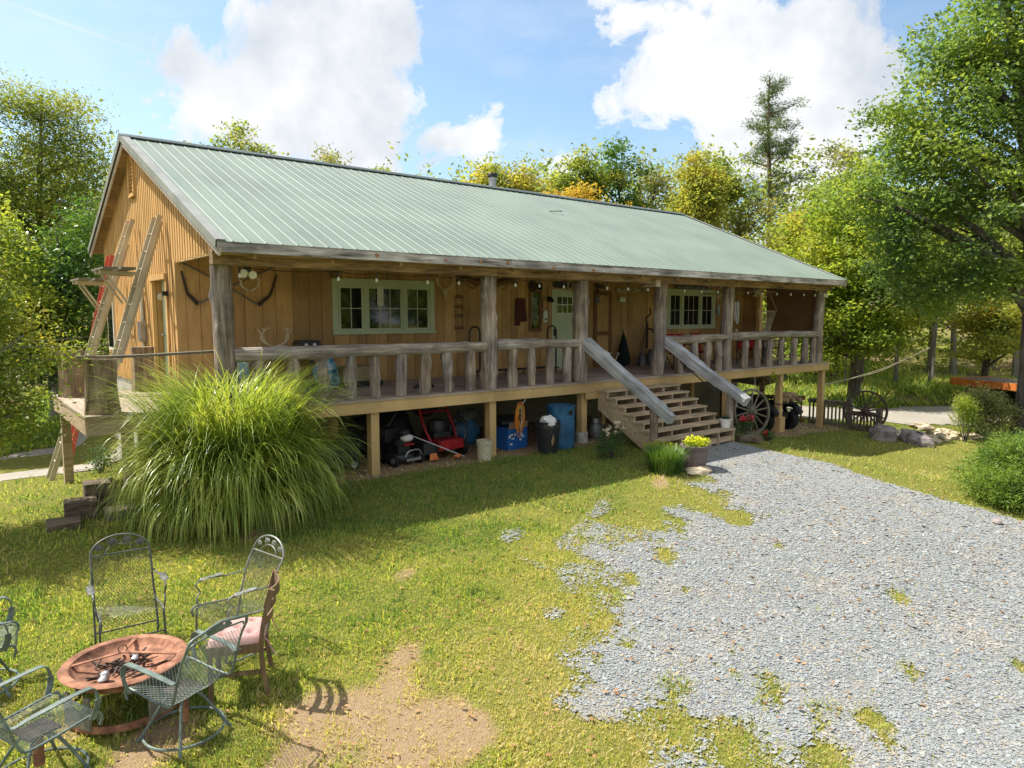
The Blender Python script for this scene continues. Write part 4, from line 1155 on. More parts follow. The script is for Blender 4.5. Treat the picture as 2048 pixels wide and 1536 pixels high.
# ------------------------------------------------------------------ things round the fire pit
def strands(mb, prof, w, sp=0.0195, r=0.0017, xin=0.0, xmap=None):
    """expanded-metal lattice on a bent sheet: prof is the side view (y, z), w the width; diagonal strands both ways"""
    P = [Vector((0, a, b_)) for a, b_ in prof]
    S = [0.0]
    for a, b_ in zip(P, P[1:]): S.append(S[-1] + (b_ - a).length)
    T = S[-1]
    def at(s, x):
        s = min(max(s, 0), T)
        for i in range(len(P) - 1):
            if s <= S[i + 1] + 1e-9:
                u = (s - S[i]) / max(S[i + 1] - S[i], 1e-9)
                q = P[i].lerp(P[i + 1], u); break
        xx = x if xmap is None else x * xmap(s / T)
        return Vector((xx, q.y, q.z))
    k = 1.5                                   # strand steepness: diamonds longer than wide
    for sg in (-1, 1):
        c = -w * k
        while c < T + w * k:
            # s = c + sg*k*(x + w/2)
            pts = []
            m = 22
            for i in range(m + 1):
                x_ = -w / 2 + w * i / m
                s = c + (k * (x_ + w / 2) if sg > 0 else k * (w / 2 - x_))
                if 0 <= s <= T: pts.append(at(s, x_))
            if len(pts) > 1: mb.tube(pts, r, 3, caps=False)
            c += sp * 2.0
    return T, at


def patio_chair(name, label, cx, cy, fx, fy, m, style, swivel, group, h=0.0):
    """mesh patio chair, front along local +y"""
    rz = math.atan2(fy, fx) - math.pi / 2
    t = thing(name, label, 'chair', (cx, cy, G(cx, cy)), rz, group)
    W = .50
    if style == 'arch': t.scale = (.94, .94, .94)
    prof = [(a, b_) for _, a, b_ in smooth_path([(0, .26, .33), (0, .275, .375), (0, .255, .415), (0, .20, .42), (0, .0, .395), (0, -.17, .385), (0, -.215, .42), (0, -.245, .50), (0, -.31, .70), (0, -.375, .81 if style == 'arch' else .82)], 4)]
    mb = MB(); strands(mb, prof, W)
    mesh = mb.build('mesh_seat', m, t, smooth=False)
    for s_ in (-1, 1):
        MB().tube([(s_ * W / 2, a, b_) for a, b_ in prof], .009, 8).build('side_rail', m, t)
    yt, zt = prof[-1]
    d = Vector((0, -.065, .2)).normalized()
    if style == 'arch':
        pts = [Vector((W / 2 * math.cos(a_), yt, zt)) + d * (.17 * math.sin(a_)) for a_ in [math.pi * i / 18 for i in range(19)]]
        hd = MB().tube(pts, .010, 8).build('arched_top', m, t)
        MB().tube([(-W / 2, yt, zt), (W / 2, yt, zt)], .008, 6).build('cross_bar', m, t)
        mb = MB()
        pts = [Vector((.13 * math.cos(a_), yt, zt)) + d * (.085 * math.sin(a_)) for a_ in [math.pi * i / 10 for i in range(11)]]
        mb.tube(pts, .005, 5)
        for sx in (-.17, -.06, .06, .17):
            c_ = Vector((sx, yt, zt)) + d * (.12 - 1.6 * sx * sx)
            mb.blob(c_, (.042, .008, .028), int(sx * 100) + 5, .3, 10, 6)
        mb.build('leaf_ornament', m, hd)
    else:
        xs_ = [-.25, -.235, -.15, 0, .15, .235, .25]; hs_ = [-.0, .06, .085, .115, .085, .06, 0]
        pts = smooth_path([Vector((x_, yt, zt)) + d * h_ for x_, h_ in zip(xs_, hs_)], 4)
        hd = MB().tube(pts, .011, 8).build('curved_top', m, t)
        pts = smooth_path([Vector((x_ * .9, yt, zt)) + d * h_ * .45 for x_, h_ in zip(xs_, hs_)], 4)
        MB().tube(pts, .007, 6).build('cross_bar', m, t)
        mb = MB()
        for sx, sz in ((-.07, .07), (0, .085), (.07, .07), (-.03, .06), (.03, .06)):
            mb.blob(Vector((sx, yt, zt)) + d * sz, (.038, .007, .02), int(sx * 100) + 9, .3, 10, 6)
        mb.build('leaf_ornament', m, hd)
    for s_ in (-1, 1):
        if swivel:      # flat strap arms
            pts = smooth_path([(s_ * .27, .20, .40), (s_ * .285, .235, .50), (s_ * .285, .215, .61), (s_ * .285, .12, .625), (s_ * .28, -.15, .60), (s_ * .265, -.25, .575), (s_ * .25, -.285, .60)], 4)
            mb = MB()
            for a_, b_ in zip(pts, pts[1:]): mb.bar(a_, b_ + (b_ - a_) * .05, .042, .007, up=(0, .3, 1) if abs((b_ - a_).z) < .03 else (0, 1, 0))
            mb.build('arm', m, t, smooth=False)
        else:           # bent rod arms with a leaf on top
            pts = smooth_path([(s_ * .26, .20, .40), (s_ * .275, .21, .48), (s_ * .28, .17, .53), (s_ * .285, .21, .60), (s_ * .29, .12, .635), (s_ * .285, -.12, .61), (s_ * .265, -.28, .62)], 4)
            arm = MB().tube(pts, .008, 6).build('arm', m, t)
            mb = MB()
            for q in range(3): mb.blob((s_ * .295, .12 - q * .075, .64), (.035, .045, .006), q, .2, 10, 6)
            mb.build('arm_leaf', m, arm)
    if swivel:
        MB().cyl((0, 0, .12), (0, 0, .36), .032, n=14).build('pedestal', K['rust'] if m is K['chairgreen'] else m, t)
        MB().box(-.10, .10, -.10, .10, .352, .364).build('seat_plate', K['iron'], t, smooth=False)
        MB().tube([(.27 * math.cos(a_), .27 * math.sin(a_), .06) for a_ in [2 * math.pi * i / 28 for i in range(28)]], .010, 7, closed=True).build('base_ring', m, t)
        for q in range(4):
            a_ = math.pi / 4 + q * math.pi / 2
            u = (math.cos(a_), math.sin(a_))
            pts = smooth_path([(u[0] * .03, u[1] * .03, .33), (u[0] * .11, u[1] * .11, .30), (u[0] * .21, u[1] * .21, .16), (u[0] * .27, u[1] * .27, .06), (u[0] * .31, u[1] * .31, .012)], 4)
            MB().tube(pts, .011, 7).build('base_leg', m, t)
    else:
        for s_ in (-1, 1):
            pts = smooth_path([(s_ * .255, -.23, .44), (s_ * .26, -.20, .25), (s_ * .262, -.16, .10), (s_ * .262, -.20, .02), (s_ * .262, 0, .012), (s_ * .262, .22, .02), (s_ * .26, .235, .10), (s_ * .258, .23, .28), (s_ * .252, .22, .40)], 4)
            MB().tube(pts, .010, 7).build('sled_leg', m, t)
        for yy, zz in ((.235, .20), (.225, .13), (-.16, .15)):
            MB().tube([(-.26, yy, zz), (.26, yy, zz)], .008, 6).build('cross_rod', m, t)
    return t


PG = 'metal patio chairs round the fire pit'
patio_chair('patio_chair', 'dark mesh patio chair with arched back, directly behind the fire pit', 1.12, 6.68, -.05, -1, K['chairdark'], 'arch', False, PG)
patio_chair('patio_chair', 'grey mesh patio chair with arched back behind the pink-cushioned chair', 1.86, 6.22, -.97, -.22, K['chairgrey'], 'arch', False, PG)
patio_chair('swivel_patio_chair', 'green mesh swivel chair between the fire pit and the wooden chair', 1.20, 5.26, -.42, .91, K['chairgreen'], 'camel', True, PG)
patio_chair('swivel_patio_chair', 'green mesh swivel chair nearest the corner of the picture, before the fire pit', .33, 5.30, .93, .36, K['chairgreen'], 'camel', True, PG)
patio_chair('swivel_patio_chair', 'green mesh patio chair cut off by the picture edge beside the fire pit', .05, 6.62, 1, -.1, K['chairgreen'], 'camel', True, PG)

# wooden chair with cushion
wc = thing('wooden_chair', 'old brown wooden chair with a faded pink cushion', 'chair', (1.72, 5.65, G(1.72, 5.65)), math.atan2(.42, -.91) - math.pi / 2)
for s_ in (-1, 1):
    MB().bar((s_ * .19, .19, 0), (s_ * .19, .19, .42), .036, .036).build('front_leg', K['chairwood'], wc, smooth=False)
    pts = smooth_path([(s_ * .20, -.23, 0), (s_ * .195, -.195, .25), (s_ * .195, -.19, .44), (s_ * .20, -.218, .63), (s_ * .205, -.28, .86)], 3)
    mb = MB()
    for a_, b_ in zip(pts, pts[1:]): mb.bar(a_, b_ + (b_ - a_) * .03, .032, .046)
    mb.build('back_post', K['chairwood'], wc, smooth=False)
    MB().bar((s_ * .19, .19, .20), (s_ * .195, -.19, .20), .02, .03).build('stretcher', K['chairwood'], wc, smooth=False)
    MB().bar((s_ * .19, .19, .39), (s_ * .195, -.19, .39), .022, .06).build('seat_rail', K['chairwood'], wc, smooth=False)
for zz, yy in ((.60, -.21), (.71, -.235), (.82, -.268)):
    pts = [(x_, yy - .05 * (1 - (x_ / .2) ** 2), zz) for x_ in (-.2, -.13, -.06, 0, .06, .13, .2)]
    mb = MB()
    for a_, b_ in zip(pts, pts[1:]): mb.bar(a_, b_, .014, .06 if zz < .8 else .085)
    mb.build('back_slat', K['chairwood'], wc, smooth=False)
MB().box(-.205, .205, -.20, .215, .415, .435).build('seat', K['chairwood'], wc, smooth=False)
MB().bar((-.19, .19, .39), (.19, .19, .39), .022, .06).build('seat_rail', K['chairwood'], wc, smooth=False)
# cushion: a soft square pad with five tufts
n_ = 26; vs = []; fs = []
for i in range(n_ + 1):
    for j in range(n_ + 1):
        u, v = -1 + 2 * i / n_, -1 + 2 * j / n_
        rx = u * .215 * (1 - .07 * v * v); ry = v * .215 * (1 - .07 * u * u)
        k_ = max(0, (1 - abs(u) ** 4) * (1 - abs(v) ** 4)) ** .35
        hgt = .075 * k_
        for tx, ty in ((0, 0), (-.5, -.5), (.5, .5), (-.5, .5), (.5, -.5)):
            hgt -= .045 * math.exp(-((u - tx) ** 2 + (v - ty) ** 2) / .02)
        vs.append((rx, ry, .438 + max(hgt, .0)))
for i in range(n_):
    for j in range(n_):
        a_ = i * (n_ + 1) + j; fs.append((a_, a_ + n_ + 1, a_ + n_ + 2, a_ + 1))
cu = thing('chair_cushion', 'faded pink tufted cushion tied onto the wooden chair', 'cushion', wc.location, wc.rotation_euler.z)
MB().add(vs, fs).build('pad', K['cushion'], cu)
for s_ in (-1, 1):
    MB().tube(smooth_path([(s_ * .19, -.19, .46), (s_ * .215, -.23, .47), (s_ * .20, -.26, .40), (s_ * .22, -.30, .33)], 4), .006, 5).build('tie', K['cushion'], cu)

# fire pit
fz = G(.94, 5.87)
fp = thing('fire_pit', 'rusty round fire pit bowl on a stone-faced ring', 'fire pit', (.94, 5.87, fz))
MB().lathe([(.33, .26), (.375, .335), (.425, .340), (.435, .352), (.41, .366), (.365, .358), (.352, .338), (.32, .305), (.2, .275), (0, .265)], (0, 0, 0), 44).build('bowl', K['rust'], fp)
MB().lathe([(.40, 0), (.40, .05), (.385, .05), (.385, 0)], (0, 0, 0), 44, close=True).build('foot_ring', K['rust'], fp)
for q in range(4):
    a_ = .5 + q * math.pi / 2; u = (math.cos(a_), math.sin(a_)); p_ = (-u[1], u[0])
    poly = [(-.13, .03), (.13, .03), (.13, .27), (.075, .27), (.06, .18), (0, .14), (-.06, .18), (-.075, .27), (-.13, .27)]
    MB().plate(poly, (u[0] * .385, u[1] * .385, 0), (p_[0], p_[1], 0), (0, 0, 1), .015).build('ring_panel', K['stone'], fp, smooth=False)
sp_ = MB()
for a_ in (2.75, 5.9, 1.2):
    sp_.bar((.36 * math.cos(a_), .36 * math.sin(a_), .352), (0, .06, .39), .028, .008)
scr = sp_.build('cross_straps', K['rust'], fp, smooth=False)
MB().tube([(.03 * math.cos(a_), .06, .415 + .03 * math.sin(a_)) for a_ in [2 * math.pi * i / 14 for i in range(14)]], .004, 5, closed=True).build('lift_ring', K['iron'], scr)
mb = MB()
rr = random.Random(8)
for q in range(46):
    a_ = rr.uniform(0, 6.28); d_ = rr.uniform(0, .24); l_ = rr.uniform(.03, .13); b_ = rr.uniform(0, 6.28)
    mb.bar((d_ * math.cos(a_), d_ * math.sin(a_), .285 + rr.uniform(0, .015)), (d_ * math.cos(a_) + l_ * math.cos(b_), d_ * math.sin(a_) + l_ * math.sin(b_), .29 + rr.uniform(0, .05)), .014, .010)
tag(mb.build('charred_sticks', K['iron'], None, loc=(.94, 5.87, fz)), 'charred sticks and twigs lying in the fire pit bowl', 'firewood', kind='stuff')
for p_, r_, lb in (((.09, .09, .31), .04, 'crumpled foil ball near the middle of the fire pit'), ((-.16, -.13, .315), .045, 'crumpled foil lump near the rim of the fire pit')):
    tag(MB().blob(p_, (r_, r_ * .8, r_ * .8), 7, .35, 16, 10).build('foil_ball', K['silverfoil'], None, loc=(.94, 5.87, fz)), lb, 'foil')

# timber block steps down to the fire pit lawn
for i, (x_, y_, zt, lb) in enumerate(((1.06, 10.3, -1.18, 'lowest weathered timber block step beside the tall grass'), (1.30, 10.68, -1.04, 'middle weathered timber block step beside the tall grass'), (1.58, 11.05, -.90, 'highest weathered timber block step, half behind the tall grass'), (1.72, 10.42, -1.16, 'weathered block almost hidden below the tall grass'))):
    z0 = G(x_, y_) - .06
    o = MB().box(-.19, .19, -.17, .17, z0, zt).build('block_step', K['oldblock'], None, smooth=False, loc=(x_, y_, 0))
    o.rotation_euler = (0, 0, -.12 + .03 * i)
    bv = o.modifiers.new('bevel', 'BEVEL'); bv.width = .018; bv.segments = 2
    tag(o, lb, 'step', 'timber block steps')

# ------------------------------------------------------------------ side deck: stumps, plank, ladders
def stump(label, x_, y_, r, h, seed):
    mb = MB(); n, m = 22, 12; q = random.Random(seed)
    ph = [(q.uniform(0, 6.3), k_, q.uniform(.05, .16)) for k_ in (2, 3, 5, 7, 9)]
    vs, fs = [], []
    for i in range(m + 1):
        u = i / m
        fl = 1 + .22 * (1 - u) ** 3 + .10 * u ** 4
        for j in range(n):
            t_ = 2 * math.pi * j / n
            k_ = 1 + sum(a_ * math.sin(f_ * t_ + p_ + u * 1.2) for p_, f_, a_ in ph) * .8
            vs.append((r * fl * k_ * math.cos(t_), r * fl * k_ * math.sin(t_), u * h))
    for i in range(m):
        for j in range(n): fs.append((i * n + j, i * n + (j + 1) % n, (i + 1) * n + (j + 1) % n, (i + 1) * n + j))
    fs += [tuple(range(n - 1, -1, -1)), tuple(range(m * n, (m + 1) * n))]
    tag(mb.add(vs, fs).build('tree_stump', K['stump'], None, loc=(x_, y_, .002), ang=1.0), label, 'stump', 'stump posts on the side deck')


stump('thick gnarled stump post at the near corner of the side deck', 1.72, 11.32, .165, .76, 1)
stump('pale stump post at the back corner of the side deck', 1.68, 14.05, .15, .78, 2)
stump('split stump post standing by the gable door', 2.85, 14.3, .16, .80, 3)
stump('stump post at the porch end of the plank rail', 3.42, 11.38, .13, .79, 4)
mb = MB(); pts = smooth_path([(1.42, 11.36, .80), (2.0, 11.34, .79), (2.7, 11.36, .805), (3.56, 11.38, .83)], 3)
for a_, b_ in zip(pts, pts[1:]): mb.bar(a_, b_, .17, .035)
tag(mb.build('rail_plank', K['fencewood'], None, smooth=False), 'bowed grey plank laid across two stump posts', 'plank')


def ladder(name, label, foot, top, half, m, n_r, mid=None):
    t = thing(name, label, 'ladder', foot, 0, 'ladders leaning on the gable')
    f_, p_ = Vector(foot), Vector(top); d = p_ - f_
    side = Vector((0, 1, 0))
    for s_ in (-1, 1):
        MB().bar(side * s_ * half, d + side * s_ * half, .032, .085, up=(1, 0, 0)).build('rail', m, t, smooth=False)
    for i in range(1, n_r):
        c = d * (i / n_r)
        MB().cyl(c - side * (half + .019), c + side * (half + .019), .015, n=8).build('rung', K['alu'], t)
    if mid:     # inner fly section
        a_, b_ = mid
        off = Vector((.05, 0, 0))
        for s_ in (-1, 1): MB().bar(d * a_ + off + side * s_ * (half - .045), d * b_ + off + side * s_ * (half - .045), .028, .075, up=(1, 0, 0)).build('fly_rail', m, t, smooth=False)
    return t


ladder('extension_ladder', 'pale aluminium extension ladder standing on the side deck', (2.12, 13.75, .003), (3.12, 13.95, 3.12), .20, K['alu'], 10, (.18, .97))
ladder('extension_ladder', 'pale aluminium ladder standing on the grass behind the side deck', (1.44, 15.75, G(1.44, 15.75)), (3.12, 16.17, 3.28), .21, K['alu'], 15, (.3, .9))
ladder('extension_ladder', 'red railed ladder farthest along the gable wall', (1.9, 17.5, G(1.9, 17.5)), (2.95, 17.5, 2.65), .21, K['fibred'], 14)
# ladder jacks with walk planks
for i, (x_, y_, z_, lb) in enumerate(((2.62, 13.85, 2.0, 'bracket platform hooked on the ladder that stands on the deck'), (2.55, 15.95, 1.9, 'bracket platform hooked on the ladder behind the side deck'))):
    t = thing('ladder_jack', lb, 'ladder jack', (x_, y_, z_), 0, 'ladder jacks')
    for s_ in (-.22, .22):
        MB().bar((.08, s_, .08), (-.50, s_, .10), .03, .06).build('arm', K['alu'], t, smooth=False)
        MB().bar((-.40, s_, .06), (-.1, s_, -.42), .025, .035).build('brace', K['alu'], t, smooth=False)
    MB().box(-.50, -.28, -.55, .55, .135, .17).build('plank', K['fencewood'], t, smooth=False)
    MB().box(-.24, -.02, -.6, .42, .137, .172).build('plank', K['fencewood'], t, smooth=False)

# ------------------------------------------------------------------ things on the porch
WYF = WY - .03
def scythe(label, p0, p1, tip, grp):
    t = thing('scythe', label, 'scythe', (p0[0], WYF - .05, p0[1]), 0, grp)
    o = Vector((p0[0], 0, p0[1]))
    a_, b_, c_ = Vector((0, 0, 0)), Vector((p1[0], 0, p1[1])) - o, Vector((tip[0], 0, tip[1])) - o
    MB().tube(smooth_path([a_, (a_ + b_) / 2 + Vector((0, -.03, .03)), b_], 6), .018, 8).build('snath', K['fencewood'], t)
    mid = b_.lerp(c_, .5) + Vector((.05 if c_.x > b_.x else -.05, -.01, -.07))
    pts = smooth_path([b_, b_.lerp(mid, .6) + Vector((0, 0, -.01)), mid, c_], 4)
    mb = MB()
    for i, (p_, q_) in enumerate(zip(pts, pts[1:])): mb.bar(p_, q_, .012, .065 * (1 - .6 * i / len(pts)), up=(0, 1, 0)) if False else mb.bar(p_, q_ + (q_ - p_) * .1, .075 * (1 - .6 * i / len(pts)), .012, up=(0, 1, 0))
    mb.build('blade', K['iron'], t, smooth=False)
    MB().cyl(b_ * .45, b_ * .45 + Vector((.02, -.1, .06)), .014, n=7).build('grip', K['fencewood'], t)


scythe('old scythe whose dark blade curves up on the wall near the corner board', (4.90, 2.26), (3.55, 1.57), (3.30, 2.13), 'crossed scythes')
scythe('old scythe whose dark blade curves up on the wall towards the window', (3.31, 2.28), (4.60, 1.56), (4.96, 2.12), 'crossed scythes')


def antlers(name, label, x_, z_, y_=None, s=1.0, skull=True, seed=1, up=1):
    t = thing(name, label, 'antlers', (x_, (y_ if y_ is not None else WYF - .03), z_), 0, 'antlers')
    for s_ in (-1, 1):
        main = smooth_path([(s_ * .02 * s, -.03, 0), (s_ * .12 * s, -.06, .05 * s), (s_ * .22 * s, -.05, .14 * s), (s_ * .19 * s, -.10, .27 * s), (s_ * .10 * s, -.13, .33 * s)], 4)
        MB().tube(main, [.024 * s * (1 - .7 * i / len(main)) for i in range(len(main))], 6).build('antler', K['bone'], t)
        for k_, (dx, dz) in ((6, (.02, .13)), (10, (.10, .10)), (13, (.09, .03))):
            b_ = main[k_]
            MB().tube([b_, b_ + Vector((s_ * dx * .5 * s, -.01, dz * .6 * s)), b_ + Vector((s_ * dx * s * .7, -.02, dz * s))], [.015 * s, .012 * s, .005 * s], 5).build('tine', K['bone'], t)
    if skull:
        MB().blob((0, -.03, -.02 * s), (.06 * s, .05 * s, .055 * s), seed, .1, 12, 8).blob((0, -.06 * s, -.10 * s), (.032 * s, .03 * s, .075 * s), seed, .1, 10, 7).build('skull', K['bone'], t)
    return t


antlers('deer_antlers', 'small pair of deer antlers below the porch floodlight', 4.45, 1.82, s=.75, skull=False)
antlers('deer_skull', 'pale deer skull with antlers beside the window', 8.70, 1.93, s=1.0)
antlers('deer_antlers', 'thin deer antlers hung beside the second porch post', 10.05, 1.82, s=.75)
antlers('deer_antlers', 'pale antlers arching above the front door', 12.55, 1.98, s=.8, skull=False)
antlers('deer_antlers', 'loose antlers lying on the porch table', 4.7, .80, y_=12.75, s=1.1, skull=False)
antlers('deer_skull', 'white animal skull on the porch floor by the wooden door', 13.35, .17, y_=12.6, s=.8)

fl_ = thing('flood_light', 'twin round floodlight under the beam by the corner porch post', 'light', (3.56, 10.66, 2.07), 0, 'twin floodlights')
MB().box(-.05, .05, -.03, .03, -.06, .01).build('junction_box', K['blackplastic'], fl_, smooth=False)
for s_ in (-1, 1): MB().lathe([(.02, .10), (.055, .03), (.06, 0), (0, -.012)], (s_ * .065, -.06, -.10 - .01 * s_), 16, (.1 * s_, .85, .2)).build('lamp', K['ivory'], fl_)
fr_ = copy_tree(fl_); fr_.location = (20.12, 10.55, 2.05); fr_['label'] = 'twin round floodlight at the far end of the porch beam'

t = thing('wire_basket', 'small rusty wire basket above the window corner', 'basket', (6.14, WYF - .06, 2.10))
mb = MB()
for z in (0, .05, .10, .13): mb.tube([(-.11, -.04, z), (.11, -.04, z), (.11, .05, z), (-.11, .05, z)], .004, 4, closed=True)
for x_ in (-.11, -.055, 0, .055, .11): mb.tube([(x_, -.04, 0), (x_, -.04, .13)], .004, 4)
mb.build('wires', K['iron'], t)

t = thing('ox_yoke', 'dark wooden ox yoke hung high behind the second porch post', 'yoke', (9.87, WYF - .08, 2.13))
MB().tube(smooth_path([(-.85, 0, .02), (-.55, 0, .06), (-.3, 0, -.02), (0, 0, .05), (.3, 0, -.02), (.6, 0, .05), (.88, 0, .0)], 4), [.04 + .035 * math.sin(math.pi * i / 24) for i in range(25)], 8).build('beam', K['brownwood'], t)
for x_ in (-.42, .45):
    MB().tube(arc((x_, 0, -.02), .13, math.pi, 2 * math.pi, 10), .012, 6).build('bow', K['fencewood'], t)

t = thing('iron_wall_rack', 'black scrolled iron rack hung on the wall beside the firewood hoop', 'rack', (9.10, WYF - .03, 1.05))
mb = MB()
for s_ in (-.1, .1): mb.tube([(s_, 0, 0), (s_, 0, .72)], .006, 5)
for z in (0.03, .30, .50, .72):
    mb.tube(arc((0, 0, z), .1, 0, math.pi, 10, (1, 0, 0), (0, 0, .5)), .006, 5)
    mb.tube([(-.1, -.06, z), (.1, -.06, z)], .006, 5); mb.tube([(-.1, 0, z), (.1, 0, z)], .006, 5)
    for s_ in (-1, 1): mb.tube(arc((s_ * .05, -.03, z + .02), .03, 0, 5, 9), .004, 4)
mb.build('frame', K['iron'], t)

t = thing('firewood_hoop', 'black tubular firewood rack on the porch, between window and front door', 'firewood rack', (10.4, 12.85, .003))
for x_ in (-1.15, 1.15):
    mb = MB().tube([(x_ - .14, 0, .03), (x_ - .14, 0, .98)] + arc((x_, 0, .98), .14, math.pi, 0, 10) + [(x_ + .14, 0, .98), (x_ + .14, 0, .03)], .02, 8)
    mb.build('end_hoop', K['black'], t)
for y_ in (-.12, .12): MB().tube([(-1.28, y_, .12), (1.28, y_, .12)], .016, 8).build('bottom_rail', K['black'], t)
for x_ in (-1.15, -.4, .4, 1.15): MB().tube([(x_, -.16, .0), (x_, -.16, .12), (x_, .16, .12), (x_, .16, .0)], .014, 6).build('foot', K['black'], t)

t = thing('state_outline_sign', 'dark reddish wooden state-shaped sign with orange letter ring', 'sign', (10.88, WYF - .03, 1.18))
MB().plate([(-.13, .60), (.13, .60), (.16, .30), (.20, .10), (.19, .04), (-.02, .04), (-.02, -.05), (-.06, -.06), (-.10, -.03), (-.15, -.06), (-.16, .05), (-.15, .35)], (0, 0, 0), (1, 0, 0), (0, 0, 1), .025).build('board', mat('reddish_board', [(0.06, 0.02, 0.02), (0.11, 0.035, 0.028)], (20, 20, 4), .7), t, smooth=False)
mb = MB().tube([(.0 + .075 * math.cos(a_), -.004, .28 + .085 * math.sin(a_)) for a_ in [2 * math.pi * i / 20 for i in range(20)]], .010, 5, closed=True)
mb.bar((-.035, -.006, .235), (0, -.006, .335), .008, .016).bar((.035, -.006, .235), (0, -.006, .335), .008, .016).bar((-.022, -.006, .27), (.022, -.006, .27), .008, .012)
mb.build('emblem', K['orange'], t)

t = thing('bird_house_thermometer', 'white house-shaped wall thermometer beside the front door', 'thermometer', (11.65, WYF - .03, 1.2))
MB().box(-.065, .065, -.05, 0, 0, .24).build('case', K['cream'], t, smooth=False)
MB().plate([(-.085, .24), (.085, .24), (0, .31)], (0, 0, 0), (1, 0, 0), (0, 0, 1), .06).build('roof', K['cream'], t, smooth=False)
MB().box(-.02, .03, -.056, -.05, .05, .10).build('dial', K['blackplastic'], t, smooth=False)
t = thing('wall_horn', 'dark curved horn hung above the wall thermometer', 'horn', (11.60, WYF - .03, 1.56))
MB().tube(smooth_path([(0, 0, 0), (-.03, -.01, .12), (-.02, -.01, .26)], 4), [.018 - .0015 * i for i in range(9)], 6).build('horn', K['iron'], t)
t = thing('wall_medallion', 'dark round iron medallion with a bow above the narrow side window', 'ornament', (11.26, WYF - .03, 2.08))
mb = MB()
for r_ in (.05, .09, .12): mb.tube([(r_ * math.cos(a_), -.02, r_ * math.sin(a_)) for a_ in [2 * math.pi * i / 16 for i in range(16)]], .012, 5, closed=True)
for q in range(8): mb.bar((0, -.02, 0), (.12 * math.cos(q * .785), -.02, .12 * math.sin(q * .785)), .014, .014)
mb.plate([(.14, -.07), (.30, .07), (.30, -.09), (.14, .07)], (0, -.01, 0), (1, 0, 0), (0, 0, 1), .02)
mb.build('ironwork', K['iron'], t)
t = thing('oval_plaque', 'black rounded plaque mounted above the front door', 'plaque', (12.25, WYF - .03, 2.13))
MB().plate([(.30 * math.copysign(abs(math.cos(a_)) ** .5, math.cos(a_)), .075 * math.copysign(abs(math.sin(a_)) ** .5, math.sin(a_))) for a_ in [2 * math.pi * i / 28 for i in range(28)]], (0, 0, 0), (1, 0, 0), (0, 0, 1), .03).build('board', K['blackplastic'], t, smooth=False)
t = thing('porch_bell', 'grey bell with dried twigs hung by the third porch post', 'bell', (12.45, 12.2, 1.68))
MB().lathe([(.015, .17), (.05, .15), (.065, .05), (.085, 0), (.075, 0)], (0, 0, 0), 16).build('bell', K['galv'], t)
MB().tube([(0, 0, .17), (0, 0, .5), (0, -.2, 2.3 - 1.68 + .3)], .006, 4).build('cord', K['iron'], t)
mb = MB(); q_ = random.Random(4)
for _ in range(26): mb.tube([(0, 0, .2), (q_.uniform(-.12, .05), q_.uniform(-.1, .1), .28 + q_.uniform(0, .1)), (q_.uniform(-.24, .1), q_.uniform(-.15, .15), .25 + q_.uniform(-.1, .3))], [.004, .003, .001], 3)
mb.build('twigs', K['iron'], t)
t = thing('fish_mount', 'dark fish ornament above the wooden door', 'ornament', (13.55, WYF - .05, 2.13))
MB().plate([(-.18, 0), (-.10, .05), (.02, .06), (.11, .02), (.18, .07), (.17, 0), (.18, -.07), (.11, -.02), (.02, -.06), (-.10, -.05)], (0, 0, 0), (1, 0, 0), (0, 0, 1), .02).build('fish', K['iron'], t, smooth=False)
t = thing('wall_coat_board', 'orange-brown plank with pegs on the wall past the wooden door', 'plank', (14.8, WYF - .03, 2.05))
MB().box(-.58, .60, -.03, 0, -.05, .055).build('board', K['lumber'], t, smooth=False)
for x_ in (-.4, 0, .4): MB().cyl((x_, -.03, 0), (x_, -.09, .02), .012, n=7).build('peg', K['iron'], t)
t = thing('porch_meter', 'small white box with a dangling wire on the wall under the plank', 'box', (14.42, WYF - .04, 1.8))
MB().box(-.1, .1, -.05, 0, -.06, .06).build('case', K['white'], t, smooth=False)
MB().tube(smooth_path([(.02, -.05, -.06), (0, -.06, -.16), (-.16, -.03, -.30), (-.22, -.02, -.5)], 4), .005, 4).build('wire', K['cord_y'], t)
t = thing('folded_umbrella', 'folded dark green umbrella leaning on the porch wall', 'umbrella', (14.32, WYF - .22, .003))
MB().lathe([(.02, 0), (.17, .06), (.20, .18), (.12, .55), (.05, .80), (.012, .92), (.0, .95)], (0, 0, 0), 11).build('canopy', K['darkgreen'], t)
MB().cyl((0, 0, .9), (0, .03, 1.0), .012, n=6).build('tip', K['black'], t)
for (x_, r_, h_, m_, lb) in ((15.0, .115, .34, K['galv'], 'shorter grey milk can on the porch by the walking stick'), (15.42, .16, .44, K['galv'], 'taller grey milk can under the hand pump')):
    t = thing('milk_can', lb, 'milk can', (x_, WYF - .28, .003), 0, 'milk cans')
    MB().lathe([(r_, 0), (r_, h_ * .62), (r_ * .62, h_ * .8), (r_ * .62, h_ * .9), (r_ * .8, h_ * .92)], (0, 0, 0), 18).build('can', m_, t)
    MB().lathe([(r_ * .78, h_ * .925), (r_ * .7, h_ * .97), (0, h_)], (0, 0, 0), 18).build('lid', K['steel'], t)
    for s_ in (-1, 1): MB().tube(arc((s_ * r_ * .82, 0, h_ * .68), .045, -1.2, 1.8, 7, (s_, 0, 0), (0, 0, 1)), .007, 5).build('handle', m_, t)
t = thing('teal_drum', 'teal plastic drum on the porch next to the milk cans', 'drum', (15.82, WYF - .30, .003))
MB().lathe([(.13, 0), (.14, .1), (.14, .32), (.12, .38), (.05, .40), (.05, .44), (0, .44)], (0, 0, 0), 18).build('body', K['teal'], t)
